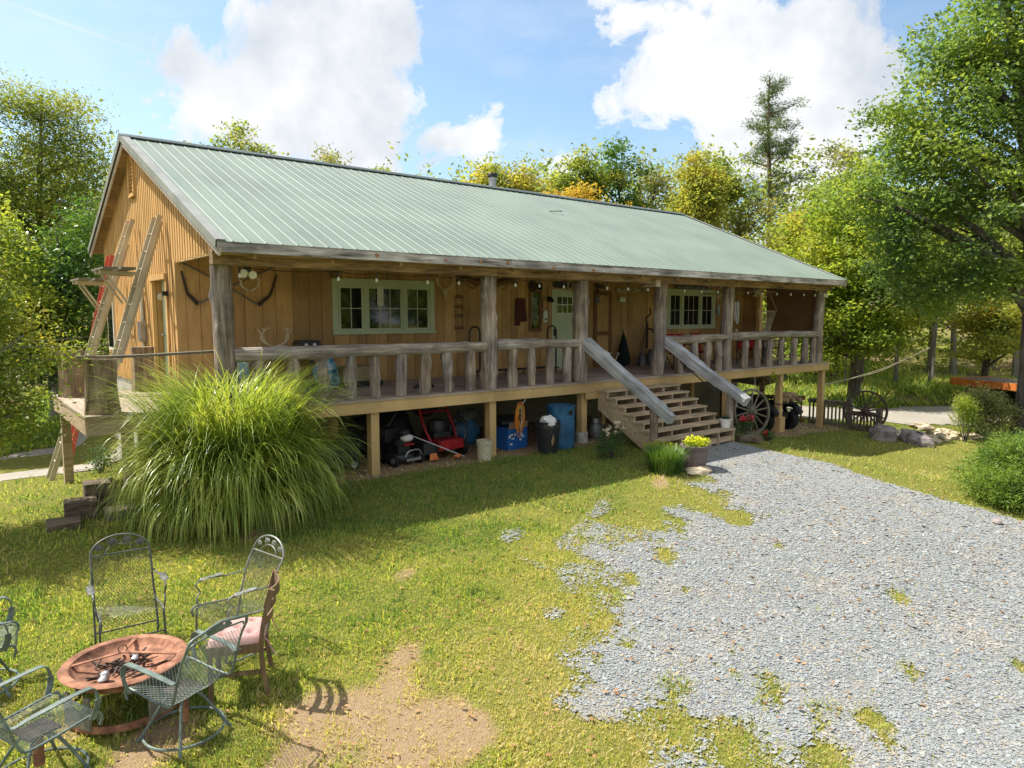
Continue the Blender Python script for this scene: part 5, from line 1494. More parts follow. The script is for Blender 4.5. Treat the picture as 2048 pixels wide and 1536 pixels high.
t = thing('hand_pump', 'dark iron hand pump and old tools standing against the porch wall', 'pump', (15.42, WYF - .10, .44))
MB().cyl((0, 0, 0), (0, 0, .72), .035, n=10).build('barrel', K['iron'], t)
MB().tube(smooth_path([(0, 0, .70), (-.10, -.05, .86), (.06, -.06, .98), (.04, -.05, 1.15)], 4), .02, 7).build('lever', K['iron'], t)
MB().tube(smooth_path([(0, -.03, .55), (.06, -.12, .55), (.10, -.15, .44)], 4), .025, 8).build('spout', K['iron'], t)
t = thing('walking_stick', 'long pale curved stick leaning by the milk cans', 'stick', (14.66, WYF - .3, .003))
MB().tube(smooth_path([(0, 0, 0), (.28, .06, .18), (.55, .18, .55), (.75, .24, .95)], 5), .02, 7).build('stick', K['fencewood'], t)
t = thing('garden_fork', 'old garden fork leaning on the wall behind the fourth porch post', 'fork', (15.95, WYF - .12, .003))
MB().cyl((0, 0, 0), (.02, .06, 1.0), .016, n=7).build('handle', K['fencewood'], t)
mb = MB().bar((-.14, .05, .72), (.16, .05, .74), .02, .02)
for x_ in (-.14, -.04, .06, .16): mb.tube([(x_, .05, .73), (x_, .0, .55), (x_, -.03, .48)], .008, 5)
mb.build('tines', K['iron'], t)
t = thing('rope_coil', 'coil of pale rope hung on the wall by the fourth porch post', 'rope', (15.85, WYF - .05, 1.9))
mb = MB()
for q in range(5): mb.tube([(.13 * math.cos(a_) * (1 + .05 * q), -.02 - .012 * q, .02 * q + .19 * math.sin(a_)) for a_ in [2 * math.pi * i / 18 for i in range(18)]], .010, 5, closed=True)
mb.tube([(.0, -.05, .1), (.02, -.06, -.05), (-.02, -.06, -.22)], .01, 5)
mb.build('coil', K['rope'], t)

# long dark sign with pale painted lettering over the far window, and two small notices
t = thing('long_sign', 'long black sign with faint pale lettering above the far window', 'sign', (17.45, WYF - .06, 2.13))
MB().box(-.76, .76, -.02, 0, .015, .105).build('board', K['blackplastic'], t, smooth=False)
mb = MB(); q_ = random.Random(2); x_ = -.70
for wl_ in (4, 9, 2, 3, 2, 7, 1, 5):
    for _ in range(wl_):
        mb.box(x_, x_ + .010, -.0225, -.0205, .035, .035 + q_.choice((.035, .035, .05)))
        if q_.random() < .6: mb.box(x_ + .0105, x_ + .022, -.0224, -.0206, .035 + q_.choice((0, .015, .028)), .043 + q_.choice((0, .015, .028)))
        x_ += .034
    x_ += .026
mb.build('lettering', K['white'], t, smooth=False)
t = thing('wall_notice', 'small pale green notice on the wall beyond the far window', 'notice', (18.82, WYF - .03, 1.42))
MB().box(-.06, .06, -.012, 0, 0, .26).build('board', K['paleblue'], t, smooth=False)
mb = MB()
for z in (.05, .09, .13, .17, .21): mb.box(-.03, .03, -.014, -.0125, z, z + .016)
mb.build('lettering', K['sage'], t, smooth=False)

# string lights looped along the beam
t = thing('string_lights', 'string of clear bulbs on black cord along the porch beam', 'string lights', (3.3, 10.52, 2.08))
BX = [3.42, 4.95, 5.62, 6.6, 7.25, 7.95, 8.55, 9.15, 9.8, 10.4, 11.05, 11.7, 12.35, 13.0, 13.65, 14.3, 14.95, 15.6, 16.25, 16.9, 17.6, 18.3, 19.0, 19.6]
pts = []
for a_, b_ in zip(BX, BX[1:]):
    for k_ in range(6):
        u = k_ / 6; pts.append((a_ + (b_ - a_) * u - 3.3, .025 if u else .03, -.015 - .035 * math.sin(math.pi * u)))
pts.append((BX[-1] - 3.3, .03, -.015))
MB().tube(pts, .006, 5).build('cord', K['black'], t)
for x_ in BX:
    so = MB().cyl((x_ - 3.3, .03, -.02), (x_ - 3.3, .03, -.10), .014, n=8).build('socket', K['black'], t)
    MB().lathe([(.010, -.10), (.022, -.125), (.024, -.145), (.014, -.165), (0, -.17)], (x_ - 3.3, .03, 0), 10).build('bulb', K['bulb'], so)

# ceiling fans
for (x_, y_, z_, a0, lb) in ((17.15, 12.0, 1.98, .3, 'pale ceiling fan with light before the far window'), (18.95, 12.0, 2.06, .9, 'pale ceiling fan above the hammock chair')):
    t = thing('ceiling_fan', lb, 'fan', (x_, y_, z_), 0, 'porch ceiling fans')
    MB().cyl((0, 0, .06), (0, 0, 2.22 + (y_ - EY - .06) * SL - z_), .015, n=8).build('down_rod', K['ivory'], t)
    MB().lathe([(.05, .10), (.11, .06), (.11, -.02), (.06, -.05)], (0, 0, 0), 16).build('motor', K['ivory'], t)
    for q in range(3): MB().lathe([(.02, 0), (.05, -.05), (.055, -.08), (.0, -.09)], (.08 * math.cos(a0 + q * 2.1), .08 * math.sin(a0 + q * 2.1), -.05), 10).build('lamp_shade', K['ivory'], t)
    for q in range(5):
        a_ = a0 + q * 2 * math.pi / 5; u = Vector((math.cos(a_), math.sin(a_), 0))
        MB().bar(u * .11, u * .58, .12, .008, up=(.15 * -u.y, .15 * u.x, 1)).build('blade', K['lumber'], t, smooth=False)

t = thing('wind_chime', 'long silver wind chime hanging beyond the fifth porch post', 'wind chime', (16.45, 11.0, 1.15))
for q in range(5): MB().cyl((.05 * math.cos(q * 1.257), .05 * math.sin(q * 1.257), .05 * (q % 3)), (.05 * math.cos(q * 1.257), .05 * math.sin(q * 1.257), .58), .011, n=7).build('pipe', K['steel'], t)
for z, r_ in ((.66, .07), (.78, .04), (.88, .05)): MB().lathe([(0, z), (r_, z), (r_, z + .02), (0, z + .02)], (0, 0, 0), 12).build('disc', K['brownwood'], t)
MB().cyl((0, 0, -.15), (0, 0, 1.3), .003, n=4).build('cord', K['iron'], t)
MB().plate([(-.04, -.22), (.04, -.22), (.05, -.14), (-.05, -.14)], (0, 0, 0), (1, 0, 0), (0, 0, 1), .01).build('sail', K['steel'], t, smooth=False)

t = thing('hammock_chair', 'hanging net hammock chair at the far end of the porch', 'hammock', (18.9, 11.6, .35))
MB().bar((-.52, 0, 1.15), (.52, .1, 1.15), .03, .03).build('spreader_bar', K['lumber'], t, smooth=False)
for s_ in (-1, 1): MB().tube([(s_ * .5, 0, 1.15), (0, .0, 1.75), (0, 0, 2.3)], .008, 5).build('rope', K['rope'], t)
mb = MB()
for q in range(13):
    u = -1 + 2 * q / 12
    mb.tube(smooth_path([(u * .5, .04, 1.15), (u * .24, .02, .72), (u * .17, .03, .32), (u * .2, -.12, .08), (u * .26, -.34, .12), (u * .30, -.44, .32)], 3), .008, 4)
for z, w_ in ((.9, .36), (.7, .24), (.5, .21), (.3, .18)): mb.tube([(-w_, .03, z), (0, .05, z - .02), (w_, .03, z)], .006, 4)
mb.build('net', K['rope'], t)

t = thing('roll_down_shade', 'brown woven roll-down shade closing the far end of the porch', 'shade', (20.2, 11.65, .72))
mb = MB()
for i in range(34):
    z = .05 + i * .0405
    mb.box(-.006 + .004 * (i % 2), .006 + .004 * (i % 2), -.79, .79, z, z + .0425)
mb.build('slats', K['shade'], t, smooth=False)
MB().cyl((-.03, -.82, .03), (-.03, .82, .03), .035, n=10).build('bottom_roll', K['blackplastic'], t)
MB().box(-.03, .03, -.8, .8, 1.43, 1.49).build('head_rail', K['brownwood'], t, smooth=False)

# porch furniture behind the rails
def folding_chair(x_, y_, rz, label):
    t = thing('folding_camp_chair', label, 'chair', (x_, y_, .003), rz, 'red camp chairs on the porch')
    MB().add([(-.27, -.22, .42), (.27, -.22, .42), (.27, .24, .45), (-.27, .24, .45), (-.2, 0, .37), (.2, 0, .37)], [(0, 1, 5, 4), (4, 5, 2, 3), (0, 4, 3), (1, 2, 5)]).build('seat', K['redcloth'], t)
    MB().box(-.27, .27, -.25, -.23, .44, .90).build('back', K['redcloth'], t, smooth=False)
    for s_ in (-1, 1):
        MB().bar((s_ * .28, -.26, .92), (s_ * .28, -.24, .0), .02, .02).build('back_leg', K['black'], t, smooth=False)
        MB().bar((s_ * .28, -.24, .42), (s_ * .28, .26, .0), .02, .02).build('cross_leg', K['black'], t, smooth=False)
        MB().bar((s_ * .28, .26, .62), (s_ * .28, .24, .0), .02, .02).build('front_leg', K['black'], t, smooth=False)
        MB().box(s_ * .28 - .035, s_ * .28 + .035, -.26, .28, .62, .64).build('arm_rest', K['blackplastic'], t, smooth=False)
folding_chair(14.6, 11.4, 2.7, 'red camp chair behind the rail right of the steps')
folding_chair(15.9, 11.6, 3.3, 'red camp chair behind the fifth porch post')
folding_chair(17.9, 11.5, 2.6, 'red camp chair behind the far balusters, below the hammock')
folding_chair(19.1, 11.5, 3.5, 'red camp chair nearest the roll-down shade')

t = thing('porch_table', 'rough wooden table against the porch wall behind the balusters', 'table', (5.0, 12.85, .003))
MB().box(-.62, .62, -.3, .3, .70, .74).build('table_top', K['fencewood'], t, smooth=False)
MB().box(-.58, .58, -.29, -.26, .58, .699).build('apron', K['fencewood'], t, smooth=False)
for sx in (-.56, .56):
    for sy in (-.25, .25): MB().box(sx - .035, sx + .035, sy - .035, sy + .035, 0, .70).build('leg', K['fencewood'], t, smooth=False)
t = thing('toolbox', 'black lidded box with white stickers on the porch table', 'box', (5.32, 12.75, .745))
MB().box(-.22, .22, -.14, .14, 0, .13).build('body', K['blackplastic'], t, smooth=False)
MB().plate([(-.22, .131), (.22, .131), (.17, .17), (-.17, .17)], (0, .14, 0), (1, 0, 0), (0, 0, 1), .28).build('lid', K['blackplastic'], t, smooth=False)
for x_ in (-.1, .06): MB().box(x_, x_ + .06, -.1455, -.141, .06, .11).build('sticker', K['white'], t, smooth=False)
t = thing('pillow_sack', 'pale blue and white printed sack slumped on the porch floor', 'sack', (5.55, 12.35, .003))
MB().blob((0, 0, .30), (.22, .16, .31), 6, .18, 18, 12).build('sack', mat('blue_print_cloth', [(0.03, 0.10, 0.16), (0.10, 0.30, 0.42), (0.55, 0.62, 0.64)], (7, 7, 7), .85, lo=.38, hi=.62), t)
t = thing('painted_board', 'pale blue painted board with a smiling face beside the corner post', 'board', (4.2, WYF - .3, .003))
MB().plate([(-.1, .1), (.1, .1), (.1, .5), (.07, .62), (-.07, .62), (-.1, .5)], (0, 0, 0), (1, 0, 0), (0, 0, 1), .02).build('board', K['paleblue'], t, smooth=False)
for x_ in (-.035, .035): MB().lathe([(0, -.003), (.014, -.003), (.014, 0)], (x_, -.001, .44), 8, (0, 1, 0)).build('eye', K['black'], t)
MB().tube(arc((0, -.004, .38), .05, math.pi * 1.15, math.pi * 1.85, 6), .006, 4).build('mouth', K['black'], t)
t = thing('storage_chest', 'long tan chest on black runners behind the balusters', 'chest', (6.35, 12.75, .003))
MB().box(-.42, .36, -.22, .22, .10, .36).build('body', mat('tan_chest', (.36, .30, .16), rough=.7), t, smooth=False)
MB().box(-.45, .42, -.24, .24, 0, .098).build('base', K['blackplastic'], t, smooth=False)
MB().plate([(-.42, .361), (.36, .361), (.33, .385), (-.39, .385)], (0, .22, 0), (1, 0, 0), (0, 0, 1), .44).build('lid', mat('tan_chest_lid', (.33, .28, .15), rough=.7), t, smooth=False)
t = thing('porch_pot', 'dark pot standing on the side deck at the plank rail end', 'pot', (3.0, 12.6, .003))
MB().lathe([(.09, 0), (.13, .14), (.14, .15), (.12, .15), (.1, .12), (0, .12)], (0, 0, 0), 16).build('pot', K['teal'], t)

# ------------------------------------------------------------------ things stored below the deck
def wheel_disc(mb_t, mb_h, c, r, w, axis):
    """tyre and hub profiles about an axis"""
    mb_t.lathe([(r * .58, -w / 2), (r * .93, -w / 2), (r, -w * .3), (r, w * .3), (r * .93, w / 2), (r * .58, w / 2)], c, 20, axis, close=True)
    mb_h.lathe([(0, -w * .40), (r * .2, -w * .42), (r * .25, -w * .28), (r * .5, -w * .3), (r * .59, -w * .4), (r * .59, w * .4), (0, w * .3)], c, 16, axis)


def wheel(parent, c, r, w, axis, hub):
    a_, b_ = MB(), MB(); wheel_disc(a_, b_, c, r, w, axis)
    o = a_.build('wheel', K['rubber'], parent); b_.build('rim', hub, o)


g1 = G(6.3, 10.95)
t = thing('lawn_mower', 'push lawn mower with white tank and red engine under the deck', 'mower', (6.30, 11.1, g1), .15)
MB().lathe([(.27, .08), (.29, .14), (.27, .19), (.12, .22)], (0, 0, 0), 20).build('deck', K['blackplastic'], t)
MB().box(-.13, .13, -.15, .10, .21, .33).lathe([(.12, .33), (.13, .40), (.10, .44), (0, .45)], (0, -.02, 0), 16).build('engine', K['blackplastic'], t)
MB().box(-.02, .20, -.19, -.03, .34, .37).build('engine_cover', K['red'], t, smooth=False)
MB().blob((.10, -.10, .46), (.14, .10, .075), 3, .05, 14, 8).build('fuel_tank', K['white'], t)
MB().cyl((.10, -.1, .53), (.10, -.1, .56), .03, n=10).build('fuel_cap', K['black'], t)
MB().tube(smooth_path([(-.08, -.28, .16), (.0, -.30, .26), (.22, -.30, .26), (.28, -.28, .16)], 4), .014, 6).build('front_bar', K['steel'], t)
MB().bar((-.06, -.29, .10), (.27, -.29, .10), .02, .05).build('front_guard', K['steel'], t, smooth=False)
for sx in (-.28, .30):
    wheel(t, (sx, -.22, .11), .11, .06, (1, 0, 0), K['steel'])
    wheel(t, (sx, .24, .11), .11, .06, (1, 0, 0), K['steel'])
for s_ in (-.2, .2): MB().tube(smooth_path([(s_, .22, .2), (s_, .5, .55), (s_, .75, .9)], 3), .013, 6).build('handle_bar', K['black'], t)
MB().tube([(-.2, .75, .9), (.2, .75, .9)], .015, 6).build('grip', K['black'], t)
MB().box(-.22, .10, .10, .34, .40, .62).build('air_box', K['blackplastic'], t, smooth=False)

g2 = G(7.2, 11.0)
t = thing('stand_on_mower', 'red commercial mower with upright control frame under the deck', 'mower', (7.25, 11.35, g2), .1)
MB().box(-.30, .30, -.45, .12, .18, .34).build('deck', K['red'], t, smooth=False)
MB().plate([(-.30, .02), (.30, .02), (.26, .2), (-.26, .2)], (0, -.452, .15), (1, 0, 0), (0, 0, 1), .02).build('front_plate', K['red'], t, smooth=False)
MB().box(-.20, .20, -.20, .2, .36, .46).lathe([(.17, .46), (.19, .58), (.15, .68), (.0, .70)], (0, -.02, 0), 16).build('engine', K['blackplastic'], t)
for s_ in (-1, 1):
    MB().tube(smooth_path([(s_ * .30, -.25, .28), (s_ * .34, -.1, .55), (s_ * .33, .05, .82), (s_ * .36, .15, 1.12)], 4), .024, 8).build('control_post', K['red'], t)
    wheel(t, (s_ * .36, -.32, .16), .16, .10, (1, 0, 0), K['white'] if s_ < 0 else K['black'])
    wheel(t, (s_ * .36, .32, .20), .20, .12, (1, 0, 0), K['black'])
    MB().tube([(s_ * .36, .15, 1.12), (s_ * .34, .05, 1.2)], .02, 6).build('hand_grip', K['red' if s_ > 0 else 'black'], t)
MB().tube([(.36, .15, 1.1), (.38, .12, 1.42)], .018, 6).build('lever', K['black'], t)
for z, m_ in ((.82, K['red']), (.98, K['steel']), (1.08, K['steel'])): MB().tube([(-.32, .1, z), (.34, .1, z)], .016, 6).build('cross_bar', m_, t)
MB().blob((-.06, .25, 1.05), (.36, .16, .34), 2, .08, 16, 10).build('back_cushion', K['blackplastic'], t)

t = thing('grass_bag', 'black grass-catcher box standing left of the push mower', 'box', (5.15, 11.4, G(5.2, 11.3)))
MB().box(-.38, .38, -.3, .3, .04, .42).build('body', K['blackplastic'], t, smooth=False)
MB().box(-.40, .40, -.32, .32, .421, .47).build('lid', K['blackplastic'], t, smooth=False)
wheel(t, (-.25, -.33, .11), .11, .05, (0, 1, 0), K['steel']); wheel(t, (.25, -.33, .11), .11, .05, (0, 1, 0), K['steel'])
t = thing('tarp_heap', 'dark tarpaulin heap behind the two mowers', 'tarpaulin', (6.75, 12.3, G(6.75, 12.3)))
MB().blob((0, 0, .25), (.75, .35, .55), 9, .2, 22, 12).build('tarp', K['blackplastic'], t)
t = thing('wheelbarrow_engine', 'low dark tiller with an orange tine guard between the two mowers', 'tiller', (6.78, 10.98, G(6.8, 11)))
MB().box(-.12, .12, -.14, .2, .14, .34).build('engine', K['blackplastic'], t, smooth=False)
wheel(t, (-.16, .05, .12), .12, .06, (1, 0, 0), K['black']); wheel(t, (.16, .05, .12), .12, .06, (1, 0, 0), K['black'])
MB().plate([(-.1, 0), (.1, 0), (.06, .12), (-.06, .12)], (.06, -.2, .04), (1, 0, 0), (0, .3, 1), .015).build('tine_guard', K['orange'], t, smooth=False)
MB().tube([(.0, .2, .3), (.05, .9, .85)], .014, 6).build('handle', K['black'], t)
t = thing('string_trimmer', 'string trimmer lying across the chips with an orange guard', 'trimmer', (6.45, 11.0, G(6.5, 11)))
MB().tube([(0, 0, .52), (.95, -.38, .06)], .012, 6).build('shaft', K['steel'], t)
MB().blob((.83, -.34, .08), (.09, .06, .04), 2, .2, 12, 7).build('guard', K['orange'], t)
MB().blob((-.08, .03, .56), (.12, .08, .08), 3, .1, 12, 8).build('motor', K['blackplastic'], t)
t = thing('pole', 'long thin pole leaning across behind the push mower', 'pole', (6.3, 11.5, G(6.3, 11.5) + .62))
MB().tube([(0, 0, 0), (1.1, .9, .62)], .013, 6).build('pole', K['fencewood'], t)
t = thing('spoked_wheel', 'loose bicycle wheel standing behind the red mower', 'wheel', (7.92, 11.6, G(7.9, 11.6)), .35)
MB().tube([(.31 * math.cos(a_), 0, .335 + .31 * math.sin(a_)) for a_ in [2 * math.pi * i / 36 for i in range(36)]], .022, 8, closed=True).build('tyre', K['rubber'], t)
MB().tube([(.285 * math.cos(a_), 0, .335 + .285 * math.sin(a_)) for a_ in [2 * math.pi * i / 36 for i in range(36)]], .010, 6, closed=True).build('rim', K['steel'], t)
mb = MB().cyl((0, -.04, .335), (0, .04, .335), .022, n=10)
for q in range(22): a_ = q * 2 * math.pi / 22; mb.tube([(.02 * math.cos(a_), .02 * (-1) ** q, .335 + .02 * math.sin(a_)), (.285 * math.cos(a_), 0, .335 + .285 * math.sin(a_))], .0022, 3, caps=False)
mb.build('spokes', K['steel'], t)
t = thing('rag_bag', 'grey and blue rag bundle behind the white bucket', 'bundle', (8.35, 11.9, G(8.3, 11.9)))
MB().blob((0, 0, .28), (.30, .22, .32), 5, .2, 16, 10).build('bundle', K['bluedrum'], t); MB().blob((.0, -.02, .60), (.26, .2, .14), 8, .25, 16, 8).build('rags', K['galv'], t)
t = thing('plastic_bucket', 'stained white plastic bucket beside the second deck post', 'bucket', (7.68, 10.38, G(7.68, 10.38)))
MB().lathe([(.125, 0), (.145, .30), (.155, .30), (.155, .33), (.150, .33), (.150, .37), (.142, .37), (.122, .03), (0, .03)], (0, 0, 0), 22).build('pail', mat('stained_bucket', [(0.20, 0.16, 0.05), (0.52, 0.46, 0.30), (0.60, 0.55, 0.40)], (14, 14, 14), .6, lo=.3, hi=.5), t)
MB().tube(arc((0, 0, .33), .16, 3.4, 6.0, 12, (1, 0, 0), (0, -.5, .85)), .004, 4).build('handle', K['steel'], t)
t = thing('printed_carton', 'open blue printed carton under the deck', 'carton', (8.82, 11.0, G(8.8, 11)), .1)
MB().box(-.27, .27, -.17, .17, 0, .42).build('box', K['bluebox'], t, smooth=False)
for s_ in (-1, 1): MB().plate([(-.13, 0), (.13, 0), (.12, .14), (-.12, .14)], (s_ * .135, -.172, .42), (1, 0, 0), (0, -.25, 1), .006).build('flap', K['card'], t, smooth=False)
mb = MB(); q_ = random.Random(6)
for _ in range(9):
    x_, z_ = q_.uniform(-.25, .16), q_.uniform(.04, .34); mb.box(x_, x_ + q_.uniform(.03, .09), -.1725, -.1705, z_, z_ + q_.uniform(.02, .06))
o = mb.build('print', K['white'], t, smooth=False); o['kind'] = 'stuff'
t = thing('trash_sack', 'black bin sack lying on top of the blue carton', 'sack', (8.9, 11.25, G(8.9, 11.2) + .40))
MB().blob((0, 0, .10), (.34, .2, .13), 4, .25, 16, 9).build('sack', K['blackplastic'], t)

gt = G(9.06, 10.2)
t = thing('trash_can', 'scuffed black trash can overfull with a white bag', 'trash can', (9.06, 10.18, gt))
MB().lathe([(.19, 0), (.235, .50), (.25, .50), (.25, .55), (.24, .60), (.245, .62), (.23, .62), (.2, .45), (0, .45)], (0, 0, 0), 26).build('can', K['blackplastic'], t)
MB().blob((0, 0, .60), (.20, .18, .12), 3, .25, 16, 9).build('bag', K['white'], t)
for s_ in (-1, 1): MB().box(s_ * .25 - .02, s_ * .25 + .02, -.06, .06, .50, .53).build('handle', K['blackplastic'], t, smooth=False)
MB().plate([(0, .12), (.035, .16), (.04, .30), (.01, .36), (-.03, .22)], (-.10, -.215, .05), (1, 0, 0), (0, -.12, 1), .004).build('scuff', K['card'], t, smooth=False)
t = thing('blue_drum', 'tall blue plastic drum behind the trash can', 'drum', (9.62, 10.42, G(9.62, 10.42)))
MB().lathe([(.27, 0), (.285, .03), (.285, .29), (.275, .30), (.285, .31), (.285, .58), (.275, .59), (.285, .60), (.285, .82), (.29, .83), (.29, .86), (.27, .86), (.27, .5), (0, .5)], (0, 0, 0), 28).build('drum', K['bluedrum'], t)
MB().lathe([(0, -.005), (.001, -.005), (.055, -.003), (.055, 0)], (.0, -.284, .73), 12, (0, 1, 0)).build('hand_hole', K['black'], t)
t = thing('propane_tank', 'squat grey gas cylinder under the porch steps', 'gas cylinder', (10.95, 10.75, G(10.95, 10.75)))
MB().lathe([(.12, 0), (.14, .04), (.155, .08), (.155, .26), (.12, .33), (.04, .35)], (0, 0, 0), 22).build('cylinder', K['galv'], t)
MB().lathe([(.10, .345), (.10, .44), (.09, .44), (.09, .345)], (0, 0, 0), 18, close=True).build('collar', K['steel'], t)
MB().cyl((0, 0, .34), (0, 0, .42), .025, n=8).build('valve', K['black'], t)
# coiled leads on a hook below the rim board
t = thing('cord_hook', 'white hook with coiled orange and yellow leads hanging under the deck', 'cord', (8.72, 10.6, -.24))
MB().tube(smooth_path([(.12, 0, .2), (.12, 0, .0), (.09, 0, -.07), (.0, 0, -.10)], 4), .012, 6).build('hook', K['white'], t)
for q, (m_, r_) in enumerate(((K['cord_o'], .15), (K['cord_y'], .13), (K['cord_o'], .17), (K['cord_o'], .12))):
    mb = MB()
    for k_ in range(3): mb.tube([((r_ * .55 + .012 * k_) * math.cos(a_) + .01 * q - .02, -.03 + .02 * q + .008 * k_, -.30 - .05 * q + (r_ * 1.35 + .02 * k_) * math.sin(a_)) for a_ in [2 * math.pi * i / 20 for i in range(20)]], .008, 5, closed=True)
    mb.build('coil', m_, t)
MB().tube(smooth_path([(0, 0, -.1), (.02, -.02, -.4), (-.02, -.02, -.6), (-.01, 0, -.75)], 4), .007, 4).build('chain', K['steel'], t)
MB().tube(smooth_path([(0, 0, -.35), (-.08, 0, -.62), (-.05, 0, -.75), (.06, 0, -.6)], 5), .007, 5).build('loose_lead', K['cord_o'], t)
t = thing('wall_spigot', 'black tap with a drooping hose on the foundation wall beside the steps', 'tap', (15.3, WY + .12, -.75))
MB().box(-.05, .05, -.05, 0, -.06, .06).build('tap', K['black'], t, smooth=False)
MB().tube(smooth_path([(0, -.05, 0), (.25, -.15, -.1), (.55, -.3, -.55), (.7, -.5, -.85)], 5), .014, 6).build('hose', K['black'], t)

# ------------------------------------------------------------------ wagon wheels, quad bike and fence at the far end
def wagon_wheel(label, loc, rz, tilt, r, n_s, m):
    t = thing('wagon_wheel', label, 'wheel', loc, 0, 'wagon wheels'); t.rotation_euler = (tilt, 0, rz)
    MB().lathe([(r * .91, -.03), (r, -.035), (r, .035), (r * .91, .03)], (0, 0, r), 40, (0, 1, 0), close=True).build('rim', m, t)
    MB().lathe([(0, -.14), (.06, -.14), (.07, -.09), (.105, -.06), (.105, .06), (.07, .09), (.06, .14), (0, .14)], (0, 0, r), 18, (0, 1, 0)).build('hub', m, t)
    for q in range(n_s):
        a_ = 2 * math.pi * (q + .3) / n_s; u = Vector((math.cos(a_), 0, math.sin(a_)))
        MB().cyl(Vector((0, 0, r)) + u * .09, Vector((0, 0, r)) + u * r * .93, .026, .020, 8).build('spoke', m, t)


wagon_wheel('pale wooden wagon wheel leaning by the quad bike under the deck', (16.35, 10.35, G(16.3, 10.3) + .0), -.25, -.10, .60, 14, K['fencewood'])
wagon_wheel('dark iron wagon wheel leaning against the fence', (20.62, 9.42, G(20.6, 9.4) - .02), -.85, -.08, .60, 12, K['iron'])

qx, qy = 18.35, 11.35
t = thing('quad_bike', 'dark quad bike loaded with firewood, parked under the deck', 'quad bike', (qx, qy, G(qx, qy)), -.2)
for sx, sy in ((-.40, -.55), (.48, -.55), (-.40, .55), (.48, .55)): wheel(t, (sx, sy, .30), .30, .22, (1, 0, 0), K['black'])
MB().box(-.22, .30, -.7, .6, .34, .52).build('chassis', K['black'], t, smooth=False)
MB().blob((.04, .15, .72), (.22, .45, .16), 3, .1, 16, 9).build('seat', K['blackplastic'], t)
for sx in (-.42, .5):
    MB().tube(smooth_path([(sx, -.95, .5), (sx, -.75, .68), (sx, -.45, .7), (sx, -.2, .5)], 4), [.09] * 13, 6).build('fender', K['blackplastic'], t)
    MB().tube(smooth_path([(sx, .2, .5), (sx, .45, .7), (sx, .75, .68), (sx, .95, .5)], 4), [.09] * 13, 6).build('fender', K['blackplastic'], t)
MB().blob((.04, -.45, .72), (.2, .25, .14), 5, .1, 14, 8).build('fuel_tank', K['blackplastic'], t)
MB().tube([(-.32, -.3, .98), (.04, -.42, .90), (.40, -.3, .98)], .018, 6).build('handlebar', K['black'], t)
mb = MB()
for y_ in (-.95, -.8, -.65, -.5): mb.tube([(-.35, y_, .80), (.45, y_, .80)], .012, 5)
for x_ in (-.35, .45): mb.tube([(x_, -.98, .80), (x_, -.46, .80)], .012, 5)
mb.build('front_rack', K['black'], t)
for s_ in (-.1, .2): MB().lathe([(.0, -.03), (.06, -.03), (.06, .0)], (s_, -.78, .6), 12, (0, 1, 0)).build('headlight', K['ivory'], t)
q_ = random.Random(12)
for i, (dx, dz, dy) in enumerate(((-.05, .06, -.75), (.22, .06, -.72), (.45, .06, -.75), (.08, .17, -.72), (.34, .18, -.70), (.18, .07, -.55))):
    p_ = Matrix.Rotation(-.2, 4, 'Z') @ Vector((dx, dy, .82 + dz)) + Vector((qx, qy, G(qx, qy)))
    o = MB().log((0, -.2, 0), (q_.uniform(-.06, .06), .22, .02), .065, .06, 300 + i, 10, 5, .15, 1).build('firewood_log', K['firewood'], None, loc=p_)
    tag(o, 'split firewood log piled on the quad bike rack', 'log', 'firewood on the quad bike')


def rail_fence(label, p0, p1, h, n_b, z0, z1, posts, m):
    """baluster fence from p0 to p1"""
    t = thing('baluster_fence', label, 'fence', (p0[0], p0[1], z0))
    d = Vector((p1[0] - p0[0], p1[1] - p0[1], z1 - z0))
    MB().bar(Vector((0, 0, h)), d + Vector((0, 0, h)), .13, .035).build('top_rail', m, t, smooth=False)
    MB().bar(Vector((0, 0, h - .065)), d + Vector((0, 0, h - .065)), .035, .085).build('upper_rail', m, t, smooth=False)
    MB().bar(Vector((0, 0, .12)), d + Vector((0, 0, .12)), .035, .085).build('lower_rail', m, t, smooth=False)
    nrm = Vector((-d.y, d.x, 0)).normalized() * -.036
    for i in range(n_b):
        c = d * ((i + .5) / n_b) + nrm
        MB().box(c.x - .02, c.x + .02, c.y - .02, c.y + .02, c.z + .05, c.z + h - .03).build('baluster', m, t, smooth=False)
    for u in posts:
        c = d * u
        o = MB().box(c.x - .07, c.x + .07, c.y - .07, c.y + .07, c.z - .15, c.z + h + .08).build('post', m, t, smooth=False)
        MB().plate([(-.085, 0), (.085, 0), (.05, .035), (-.05, .035)], (c.x, c.y + .085, c.z + h + .081), (1, 0, 0), (0, 0, 1), .17).build('post_cap', m, o, smooth=False)


rail_fence('brown fence behind the quad bike, running in below the deck', (19.0, 13.1), (20.3, 11.1), .86, 11, -1.93, -1.93, (0,), K['brownwood'])
rail_fence('weathered baluster fence between the last deck post and the wagon wheel', (20.3, 11.0), (20.72, 9.95), .80, 11, -1.93, -1.97, (1.0,), K['fencewood'])
rail_fence('low weathered fence ending in a stout post behind the iron wagon wheel', (20.76, 9.88), (21.2, 9.3), .56, 8, -2.0, -2.04, (1.0,), K['fencewood'])
t = thing('clothes_line', 'pair of thin ropes slanting from the deck end to a tree', 'rope', (20.35, 10.7, -.75))
for dz in (0, .05): MB().tube(smooth_path([(0, 0, dz), (3, -.4, .40 - dz), (5.85, -.75, 1.0 + dz)], 6), .010, 4).build('rope', K['rope'], t)
t = thing('lean_to_tarp', 'brown tarpaulin slung behind the quad bike', 'tarpaulin', (19.2, 12.6, -.35))
